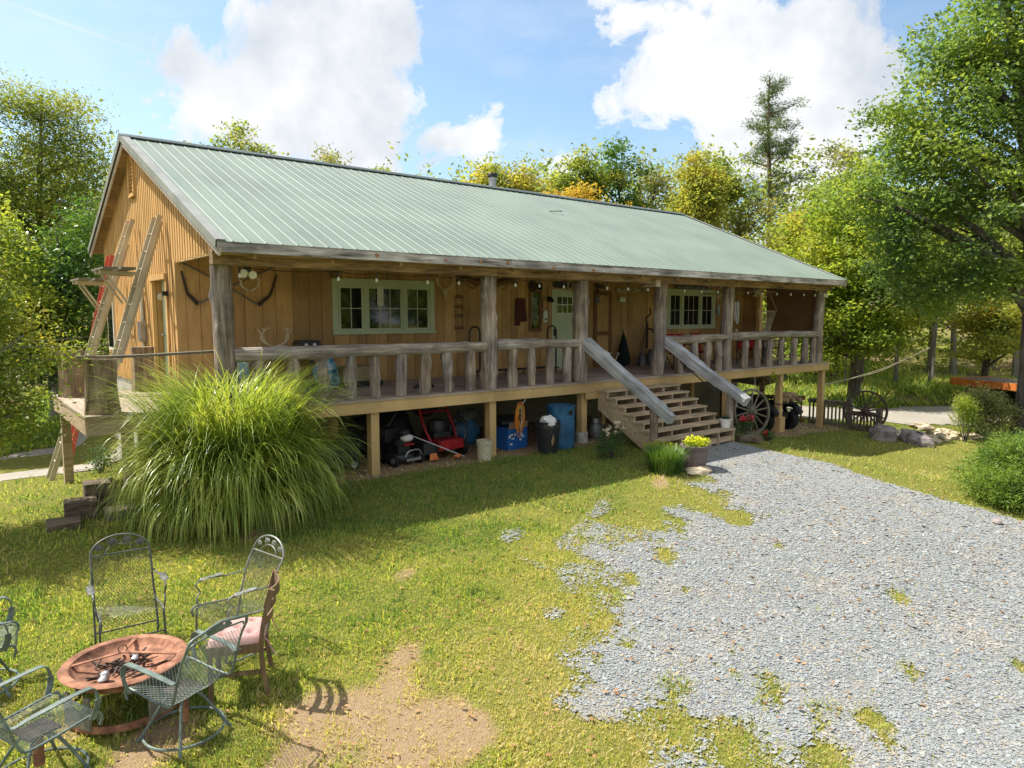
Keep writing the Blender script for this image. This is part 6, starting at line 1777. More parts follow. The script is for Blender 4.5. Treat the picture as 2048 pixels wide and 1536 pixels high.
MB().plate([(-.9, .15), (.9, -.45), (.9, -.55), (-.9, -.25)], (0, 0, 0), (1, 0, 0), (0, .4, 1), .5).build('tarp', K['fencewood'], t, smooth=False)
t = thing('twig_wreath', 'dark twiggy wreath and hanging vine on the deck edge by the quad bike', 'wreath', (17.3, 10.75, -.42))
mb = MB(); q_ = random.Random(9)
for _ in range(40):
    a_ = q_.uniform(0, 6.28); r_ = q_.uniform(.1, .28)
    mb.tube([(r_ * math.cos(a_ + k_ * .4), q_.uniform(-.05, .05), -.1 + r_ * math.sin(a_ + k_ * .4)) for k_ in range(5)], .005, 3)
mb.build('twigs', K['iron'], t)
MB().tube(smooth_path([(-.3, 0, .2), (-.28, 0, -.2), (-.42, 0, -.38)], 4), .012, 5).build('hook', K['white'], t)

# boulders, field stones, timbers
def boulder(label, c, rad, seed, rz):
    q = random.Random(seed); n, m = 11, 7
    vs, fs = [], []
    for i in range(m + 1):
        th = math.pi * i / m
        for j in range(n):
            t_ = 2 * math.pi * (j + .3 * (i % 2)) / n; k = q.uniform(.86, 1.14)
            sg = lambda v_: math.copysign(abs(v_) ** .75, v_)
            vs.append((rad[0] * k * sg(math.sin(th) * math.cos(t_)), rad[1] * k * sg(math.sin(th) * math.sin(t_)), rad[2] * k * sg(math.cos(th))))
    for i in range(m):
        for j in range(n): fs.append((i * n + j, (i + 1) * n + j, (i + 1) * n + (j + 1) % n, i * n + (j + 1) % n))
    o = MB().add(vs, fs).build('boulder', K['rock'], None, loc=c, ang=.35); o.rotation_euler = (.1, -.12, rz)
    tag(o, label, 'boulder', 'boulders at the lawn edge')


boulder('rounder grey boulder beside the stout fence post', (20.0, 8.65, G(20, 8.65) + .10), (.42, .34, .27), 3, .4)
boulder('longer slab-like grey boulder on the lawn edge', (20.35, 7.95, G(20.3, 8) + .09), (.55, .30, .24), 8, .9)
q_ = random.Random(17)
for i in range(34):
    x_ = 22.3 + q_.uniform(-1.3, 1.3); y_ = 8.2 - (x_ - 22.3) * .1 + q_.uniform(-.6, .6); s_ = q_.uniform(.08, .2)
    o = MB().blob((0, 0, 0), (s_ * 1.5, s_, s_ * .6), 500 + i, .3, 8, 5).build('field_stone', K['tanrock'], None, smooth=False, loc=(x_, y_, G(x_, y_) + s_ * .3 + (.18 if i % 4 == 0 else 0) * (1 - abs(x_ - 22.3) / 1.4)))
    o.rotation_euler = (q_.uniform(-.3, .3), q_.uniform(-.3, .3), q_.uniform(0, 6))
    tag(o, 'tan field stone heaped at the lawn edge beyond the boulders', 'stone', 'heap of tan field stones')
o = MB().blob((0, 0, 0), (.30, .2, .07), 44, .25, 14, 8).build('flat_stone', K['tanrock'], None, loc=(10.42, 7.66, G(10.42, 7.66) + .03)); tag(o, 'flat tan stone on the ground before the flower planter', 'stone')
o = MB().blob((0, 0, 0), (.09, .07, .05), 45, .25, 9, 6).build('loose_stone', K['rock'], None, smooth=False, loc=(12.31, 3.59, G(12.31, 3.59) + .04)); tag(o, 'single fist-sized dark stone on the gravel near the juniper', 'stone')
for i, (a_, b_, z_, lb) in enumerate((((13.2, 8.72), (13.75, 8.50), .07, 'lower brown landscape timber at the foot of the porch steps'), ((13.2, 8.95), (13.55, 9.3), .08, 'brown landscape timber behind the lower one at the step foot'), ((13.2, 9.0), (13.42, 8.98), .22, 'short timber end stacked beside the bottom porch step'))):
    za = G(*a_) + z_
    tag(MB().bar((a_[0], a_[1], za), (b_[0], b_[1], za - .03), .14, .14).build('landscape_timber', K['oldblock'], None, smooth=False), lb, 'timber', 'landscape timbers')

# flatbed trailer with an orange edge
t = thing('flatbed_trailer', 'flatbed trailer with a worn orange side rail beyond the lane', 'trailer', (32.0, 10.3, G(32.0, 10.3)), math.atan2(-.91, -.41))
MB().box(-.3, 6, -1.0, 1.0, .98, 1.04).build('bed', K['oldblock'], t, smooth=False)
MB().box(-.3, 6, -1.06, -1.0, .80, 1.06).build('side_rail', K['orange'], t, smooth=False)
MB().box(-.36, -.3, -1.0, 1.06, .80, 1.06).build('end_rail', K['orange'], t, smooth=False)
MB().box(0, 6, -.5, -.4, .7, .97).build('beam', K['iron'], t, smooth=False)
for x_ in (.6, 1.6): wheel(t, (x_, .85, .40), .40, .24, (0, 1, 0), K['iron']); wheel(t, (x_, -.85, .40), .40, .24, (0, 1, 0), K['iron'])
MB().box(-.28, -.2, .3, .8, .3, .8).build('ramp_foot', K['iron'], t, smooth=False)

# ------------------------------------------------------------------ plants
def leaf_quads(cen, per, spread, size, r, aspect=0.55, upb=0.5, droop=0.0, radial=0.0):
    """diamond leaves scattered about each centre; returns verts (4 per leaf) and faces"""
    n = len(cen) * per
    c = np.repeat(cen, per, 0) + r.normal(0, 1, (n, 3)) * np.asarray(spread)
    off = c - np.repeat(cen, per, 0)
    d = r.normal(0, 1, (n, 3)); d[:, 2] = d[:, 2] * .6 - droop
    if radial: d = d * (1 - radial) + radial * off / (np.linalg.norm(off, axis=1, keepdims=True) + 1e-6) * 1.6
    d /= np.linalg.norm(d, axis=1, keepdims=True) + 1e-9
    nm = r.normal(0, 1, (n, 3)); nm[:, 2] += upb * 2.2
    s = np.cross(d, nm); s /= np.linalg.norm(s, axis=1, keepdims=True) + 1e-9
    u = np.cross(s, d)
    L = size * r.uniform(.6, 1.35, (n, 1)); W = L * aspect * r.uniform(.7, 1.2, (n, 1))
    v = np.empty((n, 4, 3))
    v[:, 0] = c - d * L * .5; v[:, 2] = c + d * L * .5 - u * L * .12
    v[:, 1] = c + s * W * .5 + u * L * .05; v[:, 3] = c - s * W * .5 + u * L * .05
    return v.reshape(-1, 3), np.arange(4 * n).reshape(-1, 4)


def lobe_points(lobes, n, r, shell=0.45):
    """points through the ellipsoids (x, y, z, rx, ry, rz), thicker towards their outside"""
    vol = np.array([l[3] * l[4] * l[5] for l in lobes]) ** .8; k = r.choice(len(lobes), n, p=vol / vol.sum())
    L = np.array(lobes)[k]
    d = r.normal(0, 1, (n, 3)); d /= np.linalg.norm(d, axis=1, keepdims=True)
    rad = r.random((n, 1)) ** shell
    return L[:, :3] + d * rad * L[:, 3:]


def limb_mesh(mb, p0, p1, r0, r1, r, sag=0.12, n=6, m=6):
    p0, p1 = np.asarray(p0, float), np.asarray(p1, float); L = np.linalg.norm(p1 - p0)
    pts = []
    w_ = r.normal(0, .05 * L, 3)
    for i in range(m + 1):
        u = i / m
        p = p0 + (p1 - p0) * u + np.array([0, 0, sag * L * math.sin(math.pi * u)]) + w_ * math.sin(2.6 * u)
        pts.append(p)
    mb.tube([tuple(p) for p in pts], [r0 + (r1 - r0) * i / m for i in range(m + 1)], n, caps=False)


def tree(name, label, x, y, lobes, ncl, per, crad, leaf, lm, bm, tr, seed, group=None, cat='tree', limbs=18, aspect=.55, trunk_top=None, upb=.5, droop=0.0, lean=(0, 0), shell=.45, n_t=10):
    r = np.random.default_rng(seed)
    z = G(x, y)
    t = thing(name, label, cat, (x, y, z), 0, group)
    lobes = [(a - x, b_ - y, c - z, *rest) for a, b_, c, *rest in lobes]
    cen = lobe_points(lobes, ncl, r, shell)
    v, f = leaf_quads(cen, per, (crad, crad, crad * .5), leaf, r, aspect, upb, droop)
    np_mesh('crown', v, f, lm, t)
    top = max(l[2] + l[5] * .5 for l in lobes) if trunk_top is None else trunk_top - z
    mb = MB()
    tx = np.mean([l[0] for l in lobes]) * .6 + lean[0]; ty = np.mean([l[1] for l in lobes]) * .6 + lean[1]
    pts, rs = [], []
    ph = r.uniform(0, 6.28, 2)
    for i in range(13):
        u = i / 12
        wv = .03 * top * u * math.sin(4 * u + ph[0]); wv2 = .03 * top * u * math.sin(3.3 * u + ph[1])
        pts.append((tx * u ** 1.5 + wv, ty * u ** 1.5 + wv2, -.3 + (top + .3) * u)); rs.append(tr * ((1 - u) ** .8 * .85 + .10) * (1 + .5 * math.exp(-u * 22)))
    mb.tube(pts, rs, n_t)
    mb.build('trunk', bm, t)
    mb = MB()
    if limbs:
        pick = cen[r.choice(len(cen), min(limbs, len(cen)), replace=False)]
        P = np.array(pts)
        for c in pick:
            hd = np.hypot(c[0] - P[:, 0], c[1] - P[:, 1])
            k = np.argmin(np.abs(P[:, 2] - (c[2] - .55 * hd - .3))); k = int(np.clip(k, 3, 11))
            limb_mesh(mb, pts[k], c, rs[k] * .5, .012, r, .08)
        mb.build('limbs', bm, t)
    return t


BG = 'trees of the wood behind the house'
# big oak at the drive edge
oz = G(25.1, 7.3)
tree('oak_tree', 'big dark green oak with a stout grey trunk beside the lawn', 25.5, 6.75,
     [(25.1, 7.3, 11.0, 3.2, 3.2, 3.6), (24.0, 8.5, 8.6, 2.6, 2.2, 2.2), (23.3, 9.1, 6.0, 2.3, 1.9, 2.0), (22.9, 9.7, 4.0, 1.9, 1.6, 1.5), (22.4, 10.4, 5.2, 1.5, 1.3, 1.3), (22.9, 9.9, 7.0, 1.4, 1.3, 1.2), (22.6, 9.6, 2.6, 1.2, 1.0, .8), (24.4, 7.8, 5.6, 2.2, 2.2, 2.6), (24.2, 7.9, 2.4, 1.8, 1.6, 1.3), (26.5, 6.2, 5.0, 2.4, 2.4, 3.2), (23.4, 8.9, 2.3, 1.5, 1.2, 1.0), (26.0, 6.0, 9.0, 3, 3, 3)],
     430, 180, .37, .145, K['leaf_oak'], K['bark'], .44, 1, limbs=46, trunk_top=12, n_t=18, shell=.6)
# maple behind the fence
tree('maple_tree', 'yellow-green spreading maple behind the fence and end of the porch', 28.6, 13.6,
     [(28.4, 13.8, 3.6, 2.4, 2.2, 1.8), (27.4, 14.2, 1.9, 2.0, 1.6, 1.1), (29.6, 12.6, 1.8, 2.2, 1.8, 1.2), (28.6, 13.6, .7, 2.6, 2.2, .8), (28.3, 13.9, 5.3, 1.6, 1.5, 1.2), (30.3, 13.0, 3.6, 1.6, 1.6, 1.2), (26.9, 14.8, 3.8, 1.5, 1.4, 1.4), (27.3, 14.2, -.1, 1.6, 1.2, .6), (29.2, 13.2, .2, 1.9, 1.5, .5), (26.4, 15.0, 1.0, 1.2, 1.0, .9)],
     310, 130, .34, .165, K['leaf_maple'], K['bark'], .26, 2, limbs=26, upb=.9, droop=.25)
# tall pine
def pine(x, y, ztop, zlow, seed):
    r = np.random.default_rng(seed); z = G(x, y); H = ztop - z
    t = thing('pine_tree', 'lone tall pine rising above the wood', 'tree', (x, y, z))
    P = [(.25 * math.sin(i * .5) * .5 - .5 * (i / 12), .1 * math.sin(i * .7), H * i / 12) for i in range(13)]
    MB().tube(P, [.30 * (1 - .86 * i / 12) for i in range(13)], 10).build('trunk', K['barkpine'], t)
    cen = []; mb = MB()
    h = zlow - z
    while h < H - .2:
        u = (h - (zlow - z)) / (H - zlow + z)
        k = h / H * 12; i = min(int(k), 11); b0 = Vector(P[i]).lerp(Vector(P[i + 1]), k - i)
        for _ in range(3):
            a = r.uniform(0, 6.28); L = (1.7 * (1 - u) ** .5 + .4) * r.uniform(.35, 1.3) * (.6 if u < .12 else 1)
            e = b0 + Vector((math.cos(a) * L, math.sin(a) * L, r.uniform(-.05, .5) * L))
            mb.tube([b0, b0.lerp(e, .5) + Vector((0, 0, -.05 * L)), e], [.045, .03, .012], 5, caps=False)
            for w_ in np.linspace(.45, 1.05, max(2, int(L / .30))): cen.append(np.array(b0.lerp(e, float(w_))) + r.normal(0, .10, 3))
        h += .40 * r.uniform(.4, 1.7)
    mb.build('limbs', K['barkpine'], t)
    v, f = leaf_quads(np.array(cen), 70, (.20, .20, .17), .22, r, .16, .3, -.25, .5)
    np_mesh('crown', v, f, K['needle'], t)


pine(40.9, 25.1, 15.9, 8.2, 4)


def round_tree(label, x, y, ztop, w, hgt, lm, seed, ncl=80, per=150, leaf=.2, crad=.40, bm=None, limbs=20, name='wood_tree', group=BG, parts=9, aspect=.6):
    r = np.random.default_rng(seed + 900)
    lobes = [(x, y, ztop - hgt * .45, w * .42, w * .42, hgt * .42)]
    for i in range(parts):
        a = 6.28 * i / parts + r.uniform(-.4, .4); q = r.uniform(.35, .95)
        lobes.append((x + w * q * math.cos(a), y + w * q * math.sin(a), ztop - hgt * r.uniform(.25, .85), w * r.uniform(.2, .42), w * r.uniform(.2, .42), hgt * r.uniform(.09, .2)))
    return tree(name, label, x, y, lobes, ncl, per, crad, leaf, lm, bm or K['bark'], .2, seed, group, limbs=limbs, aspect=aspect)


round_tree('rounded green tree tip above the ridge near the gable peak', 14.4, 42.6, 12.6, 3.2, 6.5, K['leaf_mid'], 11)
round_tree('small sparse yellowish tree tip above the ridge', 21.5, 47.4, 13.2, 2.0, 5, K['leaf_grey'], 12, ncl=42, per=80)
round_tree('lowest tree tip just showing over the ridge', 26.4, 48.3, 12.7, 1.7, 4, K['leaf_mid'], 13, ncl=40)
round_tree('yellow-green bushy tree right behind the stove pipe', 25.6, 34.6, 10.8, 2.5, 5.5, K['leaf_yel'], 14, ncl=95)
round_tree('lower green tree on the near side of the stove pipe', 22.3, 35.5, 9.4, 1.9, 4, K['leaf_maple'], 15, ncl=55)
round_tree('thin open tree past the stove pipe', 32.3, 38.2, 11.9, 1.9, 5, K['leaf_grey'], 16, ncl=42, per=85)
round_tree('tall leafy tree with forked crown behind the golden tree', 29.4, 30.4, 11.5, 2.0, 5.5, K['leaf_mid'], 17, ncl=66)
round_tree('tallest open-crowned broadleaf tree behind the ridge', 32.3, 30.0, 12.4, 1.7, 6.0, K['leaf_dark'], 18, ncl=48, per=90, limbs=22)
round_tree('golden yellow tree glowing just above the ridge', 25.2, 25.9, 8.0, 2.3, 3.6, K['leaf_gold'], 19, ncl=150, per=110, leaf=.16, crad=.35, parts=6)
round_tree('greyish thin-leaved tree beyond the golden tree', 35.0, 29.9, 12.2, 2.2, 6.5, K['leaf_grey'], 20, ncl=58, per=75, limbs=26)
round_tree('orange-tinged yellow tree at the end of the ridge', 32.0, 24.2, 10.4, 1.8, 5.5, K['leaf_yel'], 21, ncl=95, parts=6)
round_tree('green tree with dark tip behind the orange-tinged one', 35.6, 25.6, 11.2, 2.1, 5, K['leaf_mid'], 22, ncl=55)
round_tree('open tree at the foot of the pine with sky showing through', 37.5, 25.0, 8.6, 2.0, 4, K['leaf_grey'], 23, ncl=45, per=80)
round_tree('dense yellow-green tree just beyond the far roof corner', 33.6, 19.6, 6.8, 3.0, 6.5, K['leaf_yel'], 24, ncl=150, leaf=.2)
round_tree('broad yellow-green tree between pine and oak', 38.4, 20.4, 9.2, 3.2, 8.5, K['leaf_yel'], 25, ncl=165, leaf=.2)
round_tree('half-bare tree top peering out beside the oak', 37.4, 18.8, 11.2, 1.4, 5, K['leaf_grey'], 26, ncl=36, per=75, limbs=24)
round_tree('green tree merging with the oak crown', 32.8, 15.4, 8.6, 2.7, 7.0, K['leaf_maple'], 27, ncl=150, leaf=.19)
round_tree('yellow-leaved low tree behind the flatbed trailer', 35.6, 11.2, 2.7, 1.5, 3.6, K['leaf_yel'], 28, ncl=75, leaf=.15, crad=.32)
round_tree('green tree with a straight pale trunk beyond the lane', 42.5, 14.9, 7.5, 3.2, 5.5, K['leaf_mid'], 29, ncl=130, bm=K['barkpale'], leaf=.22)
round_tree('dense leafy tree closing the view past the far fence', 47.0, 12.0, 8.0, 4.0, 8.0, K['leaf_mid'], 30, ncl=170, leaf=.22)

# trees by the gable
tree('feathery_tree', 'tall feathery yellow-green tree behind the gable', 2.9, 28.0,
     [(3.0, 28.0, 5.4, 1.7, 1.7, 1.8), (2.4, 28.4, 8.1, 1.1, 1.1, .8), (3.5, 28.2, 6.9, 1.3, 1.2, .9), (4.4, 28.3, 6.0, 1.0, 1.0, 1.1), (1.3, 28, 4.6, 1.4, 1.3, 1.4), (4.6, 28, 3.8, 1.0, 1.0, 1.4), (2.8, 28, 3.0, 2.0, 1.6, 1.2), (.6, 28, 6.0, 1.3, 1.2, 1.0), (-.6, 28.5, 4.8, 1.4, 1.2, 1.3), (3.6, 28.2, 8.0, .9, .9, .6)],
     620, 95, .36, .13, K['leaf_feather'], K['barkpale'], .2, 41, limbs=36, aspect=.3, upb=.9, droop=.15)
tree('vine_covered_tree', 'dark glossy vine-covered tree tight against the gable wall', 3.1, 24.2,
     [(3.3, 24.2, 3.2, .9, .9, 1.6), (3.0, 24, 1.2, 1.2, 1.0, 1.4), (2.0, 24.0, .4, 1.3, 1.1, 1.4), (2.6, 24, 2.4, .9, .8, 1.0)],
     190, 120, .26, .11, K['leaf_dark'], K['bark'], .16, 42, limbs=14)
tree('edge_oak', 'dark-leaved tree at the very edge of the picture, high up', -1.0, 31,
     [(-.7, 31, 10.8, 1.6, 1.8, 1.6), (-.3, 31, 8.6, 1.6, 1.6, .9), (-2.4, 31, 9.0, 2.0, 2.0, 2.4)],
     150, 120, .34, .15, K['leaf_dark'], K['bark'], .17, 43, limbs=14)
tree('leafy_tree', 'yellow-green tree filling the gap between bush and feathery tree', .6, 23.5,
     [(.6, 23.5, 3.2, 1.6, 1.4, 1.4), (-.6, 23.5, 1.5, 1.6, 1.4, 1.6), (1.5, 23.3, 1.4, 1.2, 1.2, 1.2), (-.6, 24, 4.6, 1.3, 1.2, .9)],
     210, 100, .32, .13, K['leaf_maple'], K['bark'], .18, 44, limbs=18)
round_tree('tall pale tree behind the feathery one, close to the picture edge', -3.2, 33.0, 8.6, 3.0, 8.5, K['leaf_feather'], 46, ncl=170, leaf=.17, crad=.42, group=None)
round_tree('broad green tree between feathery tree and gable peak', 7.2, 37.0, 8.4, 2.6, 7.0, K['leaf_mid'], 47, ncl=110, leaf=.2, group=None)
# the near bush leaning into the picture
tree('near_bush', 'thin-twigged bush leaning in from the picture edge before the side deck', -.75, 11.0,
     [(-.25, 11.0, 1.0, 1.15, .9, 1.2), (.35, 11.0, .75, .85, .6, .55), (.2, 11.0, .15, .75, .6, .45), (-.3, 11.1, 2.3, .9, .8, .65), (.0, 11.0, 1.7, .8, .6, .5), (-.9, 11.0, 1.2, .9, .9, 1.5), (.75, 11.0, -.10, .45, .4, .30), (1.05, 11.1, .85, .35, .3, .22), (.55, 11.0, 1.35, .5, .5, .4), (.6, 11.0, .3, .55, .5, .35), (.2, 11.0, 2.0, .5, .5, .5)],
     620, 60, .15, .066, K['leaf_bush'], K['barkpale'], .05, 45, limbs=70, aspect=.45, cat='bush', shell=.6, trunk_top=2.6)
mb = MB(); q_ = np.random.default_rng(5)
for zz, ex in ((.98, 1.75), (.82, 1.6), (.72, 1.5), (1.15, 1.45), (.45, 1.2)): limb_mesh(mb, (-.6, 10.9, zz - .1), (ex, 11.0, zz), .014, .004, q_, .03, 5, 10)
tw = thing('bush_twigs', 'bare thin twigs reaching out from the near bush across the ladders', 'twigs', (-.6, 10.9, .7))
o = mb.build('twigs', K['barkpale'], tw, world=True)
v, f = leaf_quads(np.array([(1.5, 11, 1.0), (1.3, 11, 1.15), (1.65, 11, .95), (1.2, 11, .8), (1.45, 11, .85), (1.7, 11.0, .85), (1.35, 11, .62)]), 16, (.14, .08, .09), .06, np.random.default_rng(7), .45)
lo_ = np_mesh('leaves', v - np.array([-.6, 10.9, .7]), f, K['leaf_bush'], tw)

# the wood itself, one mass behind everything
r_ = np.random.default_rng(77)
cen = []
for ang in np.linspace(R(10), R(102), 190):
    for dd, top in ((50, 9.0), (58, 10.4), (68, 12.0)):
        D = dd + r_.uniform(-3, 3); x, y = D * math.cos(ang), D * math.sin(ang)
        if R(58) < ang < R(79): top -= 2.2
        if ang >= R(79): top += 3.6
        if R(28) < ang <= R(58): top += 2.4
        zt = top * r_.uniform(.72, 1.12); zb = -2.2
        k = 13
        for _ in range(k):
            u = r_.random() ** .8
            cen.append((x + r_.normal(0, 1.1), y + r_.normal(0, 1.1), zb + (zt - zb) * u))
cen = np.array(cen)
v, f = leaf_quads(cen, 16, (.62, .62, .42), .34, r_, .6, .7)
o = np_mesh('far_wood', v, f, K['leaf_mid'])
tag(o, 'wall of mixed woodland closing the view behind the house', 'wood', kind='stuff')
for i, (x, y, h, rd) in enumerate(((36.2, 15.2, 3.2, .10), (36.8, 13.9, 3.0, .07), (45, 17, 5, .16), (44, 12.5, 5, .14), (34.0, 16.6, 2.6, .055), (47, 14.4, 5, .12), (39, 14.6, 3.5, .08))):
    z = G(x, y)
    o = MB().tube([(0, 0, -.2), (.05, .02, h * .5), (.1, -.03, h)], [rd * 1.2, rd, rd * .7], 8).build('bare_trunk', K['barkpale'], None, loc=(x, y, z))
    tag(o, 'slender pale trunk standing at the wood edge beyond the lane', 'tree trunk', 'pale trunks at the wood edge')
# trees across the drive, mirrored in the porch windows
src = bpy.data.objects
for i, (x, y, nm) in enumerate(((20, -16, 'maple_tree'), (29, -17, 'oak_tree'), (25, -12, 'maple_tree'), (38, -14, 'maple_tree'), (47, -17, 'oak_tree'), (55, -13, 'maple_tree'), (17, -19, 'oak_tree'))):
    c = copy_tree(src[nm]); c.location = (x, y, G(x, y) - .2); c.rotation_euler.z = 1.3 * i
    c.name = 'mirrored_tree'
    tag(c, 'tree across the drive seen only as a reflection in the porch windows', 'tree', 'trees mirrored in the porch windows')

# ornamental grass
def blades(n, base_fn, length, width, out, segs, r, stiff=1.0, tilt=0.0, late=1.0):
    """arching ribbon blades; base_fn gives base points and the outward lean direction"""
    p, a, k = base_fn(n)
    L = length * (1 - .55 * r.random(n) ** 1.6); W = width * r.uniform(.6, 1.25, n)
    lean0 = r.uniform(.0, .22, n) + .16 * k + tilt * r.uniform(.5, 1.3, n); bend = out * r.uniform(.6, 1.2, n) * (.8 + .3 * k)
    V_ = np.empty((n, segs + 1, 2, 3)); pos = p.copy(); th = lean0.copy()
    tw_ = r.uniform(-.5, .5, n)
    for i in range(segs + 1):
        u = i / segs
        wd = W * (1 - u ** 2.2) * .5 + .0006
        sx, sy = -np.sin(a + tw_ * u), np.cos(a + tw_ * u)
        V_[:, i, 0] = pos + np.stack([sx * wd, sy * wd, np.zeros(n)], 1); V_[:, i, 1] = pos - np.stack([sx * wd, sy * wd, np.zeros(n)], 1)
        st_l = L / segs
        pos = pos + np.stack([np.cos(a) * np.sin(th) * st_l, np.sin(a) * np.sin(th) * st_l, np.cos(th) * st_l], 1)
        th = th + bend / segs * (.10 + 1.75 * float(sstep(.25 * late, .75 * late, u))) * stiff
        th = np.minimum(th, 2.95)
    k0 = (np.arange(n) * (segs + 1) * 2)[:, None]
    F_ = np.concatenate([k0 + np.array([[2 * i, 2 * i + 1, 2 * i + 3, 2 * i + 2]]) for i in range(segs)])
    return V_.reshape(-1, 3), F_


def clump_base(cx, cy, rx, ry, r, rz=0.0):
    def fn(n):
        q = np.sqrt(r.random(n)); a = r.uniform(0, 6.283, n)
        ux, uy = q * np.cos(a) * rx, q * np.sin(a) * ry
        x = cx + ux * math.cos(rz) - uy * math.sin(rz); y = cy + ux * math.sin(rz) + uy * math.cos(rz)
        return np.stack([x, y, gz(x, y) - .03], 1), np.arctan2(y - cy, x - cx) + r.normal(0, 1.0, n), q
    return fn


r_ = np.random.default_rng(31)
t = thing('ornamental_grass', 'huge fountain of tall ornamental grass before the porch corner', 'grass clump', (3.05, 9.75, G(3.05, 9.75)))
off = np.array(t.location)
lay = [(2500, .60, .42, 2.6, 2.1, .0, .95), (2500, .70, .50, 2.05, 2.5, .16, .75), (2200, .80, .60, 1.55, 2.6, .36, .5)]
vs_, fs_, k0_ = [], [], 0
for cnt, rx, ry, ln_, bn_, tilt_, late_ in lay:
    v, f = blades(cnt, clump_base(2.95, 9.62, rx, ry, r_, -.1), ln_, .0235, bn_, 12, r_, 1.0, tilt_, late_)
    vs_.append(v); fs_.append(f + k0_); k0_ += len(v)
v, f = np.concatenate(vs_), np.concatenate(fs_)
o = np_mesh('blades', v - off, f, K['blade'], t, smooth=True); o['kind'] = 'stuff'
v, f = blades(1300, clump_base(2.95, 9.6, .95, .66, r_), 1.15, .016, 1.9, 6, r_)
o = np_mesh('dry_blades', v - off, f, leaf_mat('dry_grass', [(.16, .10, .04), (.30, .20, .08), (.40, .29, .14)], .3), t, smooth=True); o['kind'] = 'stuff'

t = thing('lilyturf', 'dark green arching lilyturf clump beside the newel post', 'plant', (9.95, 8.02, G(9.95, 8.02)))
off = np.array(t.location)
v, f = blades(1100, clump_base(9.92, 8.0, .30, .26, r_), .58, .013, 1.9, 6, r_)
np_mesh('blades', v - off, f, K['lir'], t, smooth=True)
t = thing('spiky_grass', 'spiky upright grass clump behind the juniper at the picture edge', 'plant', (16.2, 4.55, G(16.2, 4.55)))
off = np.array(t.location)
v, f = blades(380, clump_base(16.2, 4.55, .22, .2, r_), 1.45, .03, .7, 6, r_)
np_mesh('blades', v - off, f, K['lir'], t, smooth=True)


def bush(name, label, x, y, lobes, ncl, per, crad, leaf, lm, seed, cat='shrub', flowers=None, aspect=.55, radial=0.0, stems=14, group=None, upb=.5):
    r = np.random.default_rng(seed); z = G(x, y)
    t = thing(name, label, cat, (x, y, z), 0, group)
    cen = lobe_points(lobes, ncl, r, .5)
    v, f = leaf_quads(cen, per, (crad, crad, crad * .8), leaf, r, aspect, upb, 0, radial)
    np_mesh('foliage', v, f, lm, t)
    mb = MB()
    for c in cen[:stems]: limb_mesh(mb, (r.normal(0, .03), r.normal(0, .03), -.03), c, .012, .004, r, .02, 5, 4)
    mb.build('stems', K['bark'], t)
    if flowers:
        m_, n_f, rad = flowers
        pts = cen[np.argsort(-cen[:, 2] + r.normal(0, .08, len(cen)))[:n_f]]
        for p in pts:
            v, f = leaf_quads(np.array([p + np.array([0, -.03, .04])]), 16, (rad * .5,) * 3, rad * 1.1, r, .85, .6)
            np_mesh('flower', v, f, m_, t)
    return t


bush('rose_bush', 'rose bush with pale pink blooms at the foot of the steps', 9.72, 9.12, [(0, 0, .30, .30, .28, .26), (.1, 0, .5, .22, .2, .16), (-.12, 0, .22, .28, .25, .16)], 85, 26, .055, .035, K['rosebush'], 51, 'rose', (K['petal_pink'], 9, .04))
bush('flowering_shrub', 'red-flowered plant between the steps and the pale wagon wheel', 15.0, 9.75, [(0, 0, .22, .30, .22, .2), (.2, 0, .3, .2, .2, .14)], 60, 22, .05, .04, K['rosebush'], 52, 'flowers', (K['petal_red'], 8, .055))
bush('flowering_shrub', 'low plant with a single red bloom on the lawn edge past the timbers', 14.55, 8.85, [(0, 0, .12, .2, .16, .1)], 28, 20, .05, .04, K['rosebush'], 53, 'flowers', (K['petal_red'], 2, .05))
bush('lime_shrub', 'lime yellow-green leafy plant between lilyturf and planter', 10.28, 8.28, [(0, 0, .22, .28, .22, .18), (-.18, .1, .3, .18, .15, .15)], 60, 40, .06, .04, K['lime'], 54, 'plant')
bush('juniper_bush', 'bright green spreading juniper at the picture edge', 14.0, 3.95, [(0, 0, .45, 1.0, .75, .40), (.5, .1, .75, .75, .6, .35), (-.5, -.1, .28, .55, .55, .26), (.2, -.3, .35, .8, .6, .3), (.9, 0, .6, .8, .7, .5)], 560, 64, .10, .085, K['juniper'], 55, 'juniper', None, .2, .6, 30)
bush('young_shrub', 'small airy yellow-green sapling before the flatbed trailer', 22.7, 7.55, [(0, 0, .8, .32, .32, .55), (-.25, 0, 1.1, .3, .3, .25)], 60, 34, .10, .06, K['leaf_maple'], 56)
bush('round_shrub', 'rounded pale-edged green shrub by the oak trunk', 24.3, 7.65, [(0, 0, .75, .95, .8, .62), (.1, 0, 1.1, .6, .5, .35)], 150, 60, .15, .08, K['leaf_grey'], 57)
bush('dark_sapling', 'dark small-leaved seedling under the side deck edge', 2.35, 16.2, [(0, 0, .3, .3, .3, .25)], 22, 22, .08, .06, K['rosebush'], 58, 'seedling')
bush('deck_vine', 'green vine tip hanging over the deck edge near the quad bike', 17.35, 10.40, [(0, 0, -G(17.35, 10.4) - .28, .12, .05, .16)], 12, 16, .05, .05, K['lime'], 59, 'vine', stems=0)

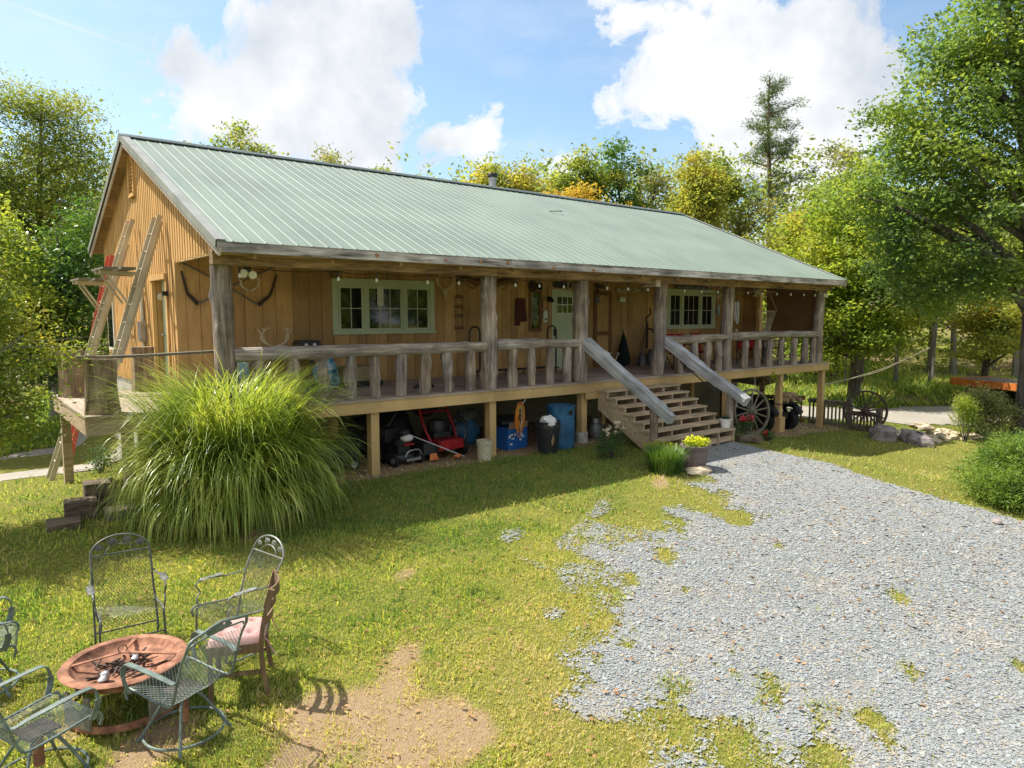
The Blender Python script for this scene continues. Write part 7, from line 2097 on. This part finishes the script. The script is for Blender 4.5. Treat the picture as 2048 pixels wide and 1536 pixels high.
t = thing('flower_planter', 'mauve-grey urn planter with yellow and orange flowers beside the gravel', 'planter', (10.63, 7.88, G(10.63, 7.88)))
t.scale = (1.18, 1.18, 1.28)
MB().lathe([(.14, 0), (.15, .02), (.185, .16), (.19, .26), (.225, .29), (.235, .31), (.235, .335), (.20, .335), (.18, .28), (0, .28)], (0, 0, 0), 26).build('urn', K['planter'], t)
MB().lathe([(.19, .285), (0, .30)], (0, 0, 0), 16).build('soil', K['soil'], t)
r2 = np.random.default_rng(61)
v, f = leaf_quads(lobe_points([(0, 0, .36, .20, .20, .07)], 60, r2), 14, (.03, .03, .025), .035, r2); np_mesh('leaves', v, f, K['lime'], t)
for p in lobe_points([(0, 0, .40, .19, .19, .06)], 26, r2):
    v, f = leaf_quads(p[None], 10, (.014,) * 3, .032, r2, .85); np_mesh('flower', v, f, K['petal_yel'], t)
t = thing('white_pot', 'white plastic flower pot on the bottom porch step', 'pot', (12.93, 8.84, -1.016))
MB().lathe([(.085, 0), (.115, .17), (.125, .17), (.125, .20), (.11, .20), (.10, .16), (0, .16)], (0, 0, 0), 22).build('pot', K['white'], t)
v, f = leaf_quads(lobe_points([(0, 0, .22, .09, .09, .05)], 20, r2), 12, (.025, .025, .025), .035, r2); np_mesh('plant', v, f, K['rosebush'], t)

# rough meadow grass along the lane and the wood edge
px, py = rng.uniform(22, 46, 60000), rng.uniform(6, 24, 60000)
keep = cam_keep(px, py) & (lane(px, py) > 1.9) & (rng.random(len(px)) < (fbm(px, py, .35, 41) - .25) * 2.2) & (np.hypot(px, py) > 27)
px, py = px[keep], py[keep]
gv, gf = grass_blades(px, py, rng.uniform(.18, .6, len(px)), rng.uniform(.03, .06, len(px)), 9)
mgm = np_mesh('meadow_grass', gv, gf, mgs)
at = mgm.data.attributes.new('dry', 'FLOAT', 'POINT'); at.data.foreach_set('value', np.repeat(np.clip(.2 + .5 * (fbm(px, py, .5, 43) - .3), 0, 1), 4).astype(np.float32))
tag(mgm, 'rough tall grass on the bank beyond the lane', 'grass', kind='stuff')
px, py = rng.uniform(-8, 5, 26000), rng.uniform(19, 34, 26000)
keep = cam_keep(px, py) & (lane(px, py) > 1.9); px, py = px[keep], py[keep]
gv, gf = grass_blades(px, py, rng.uniform(.12, .4, len(px)), rng.uniform(.02, .05, len(px)), 10)
mgm = np_mesh('meadow_grass', gv, gf, mgs)
at = mgm.data.attributes.new('dry', 'FLOAT', 'POINT'); at.data.foreach_set('value', np.full(len(gv), .15, np.float32))
tag(mgm, 'rough grass beyond the lane by the gable', 'grass', kind='stuff')
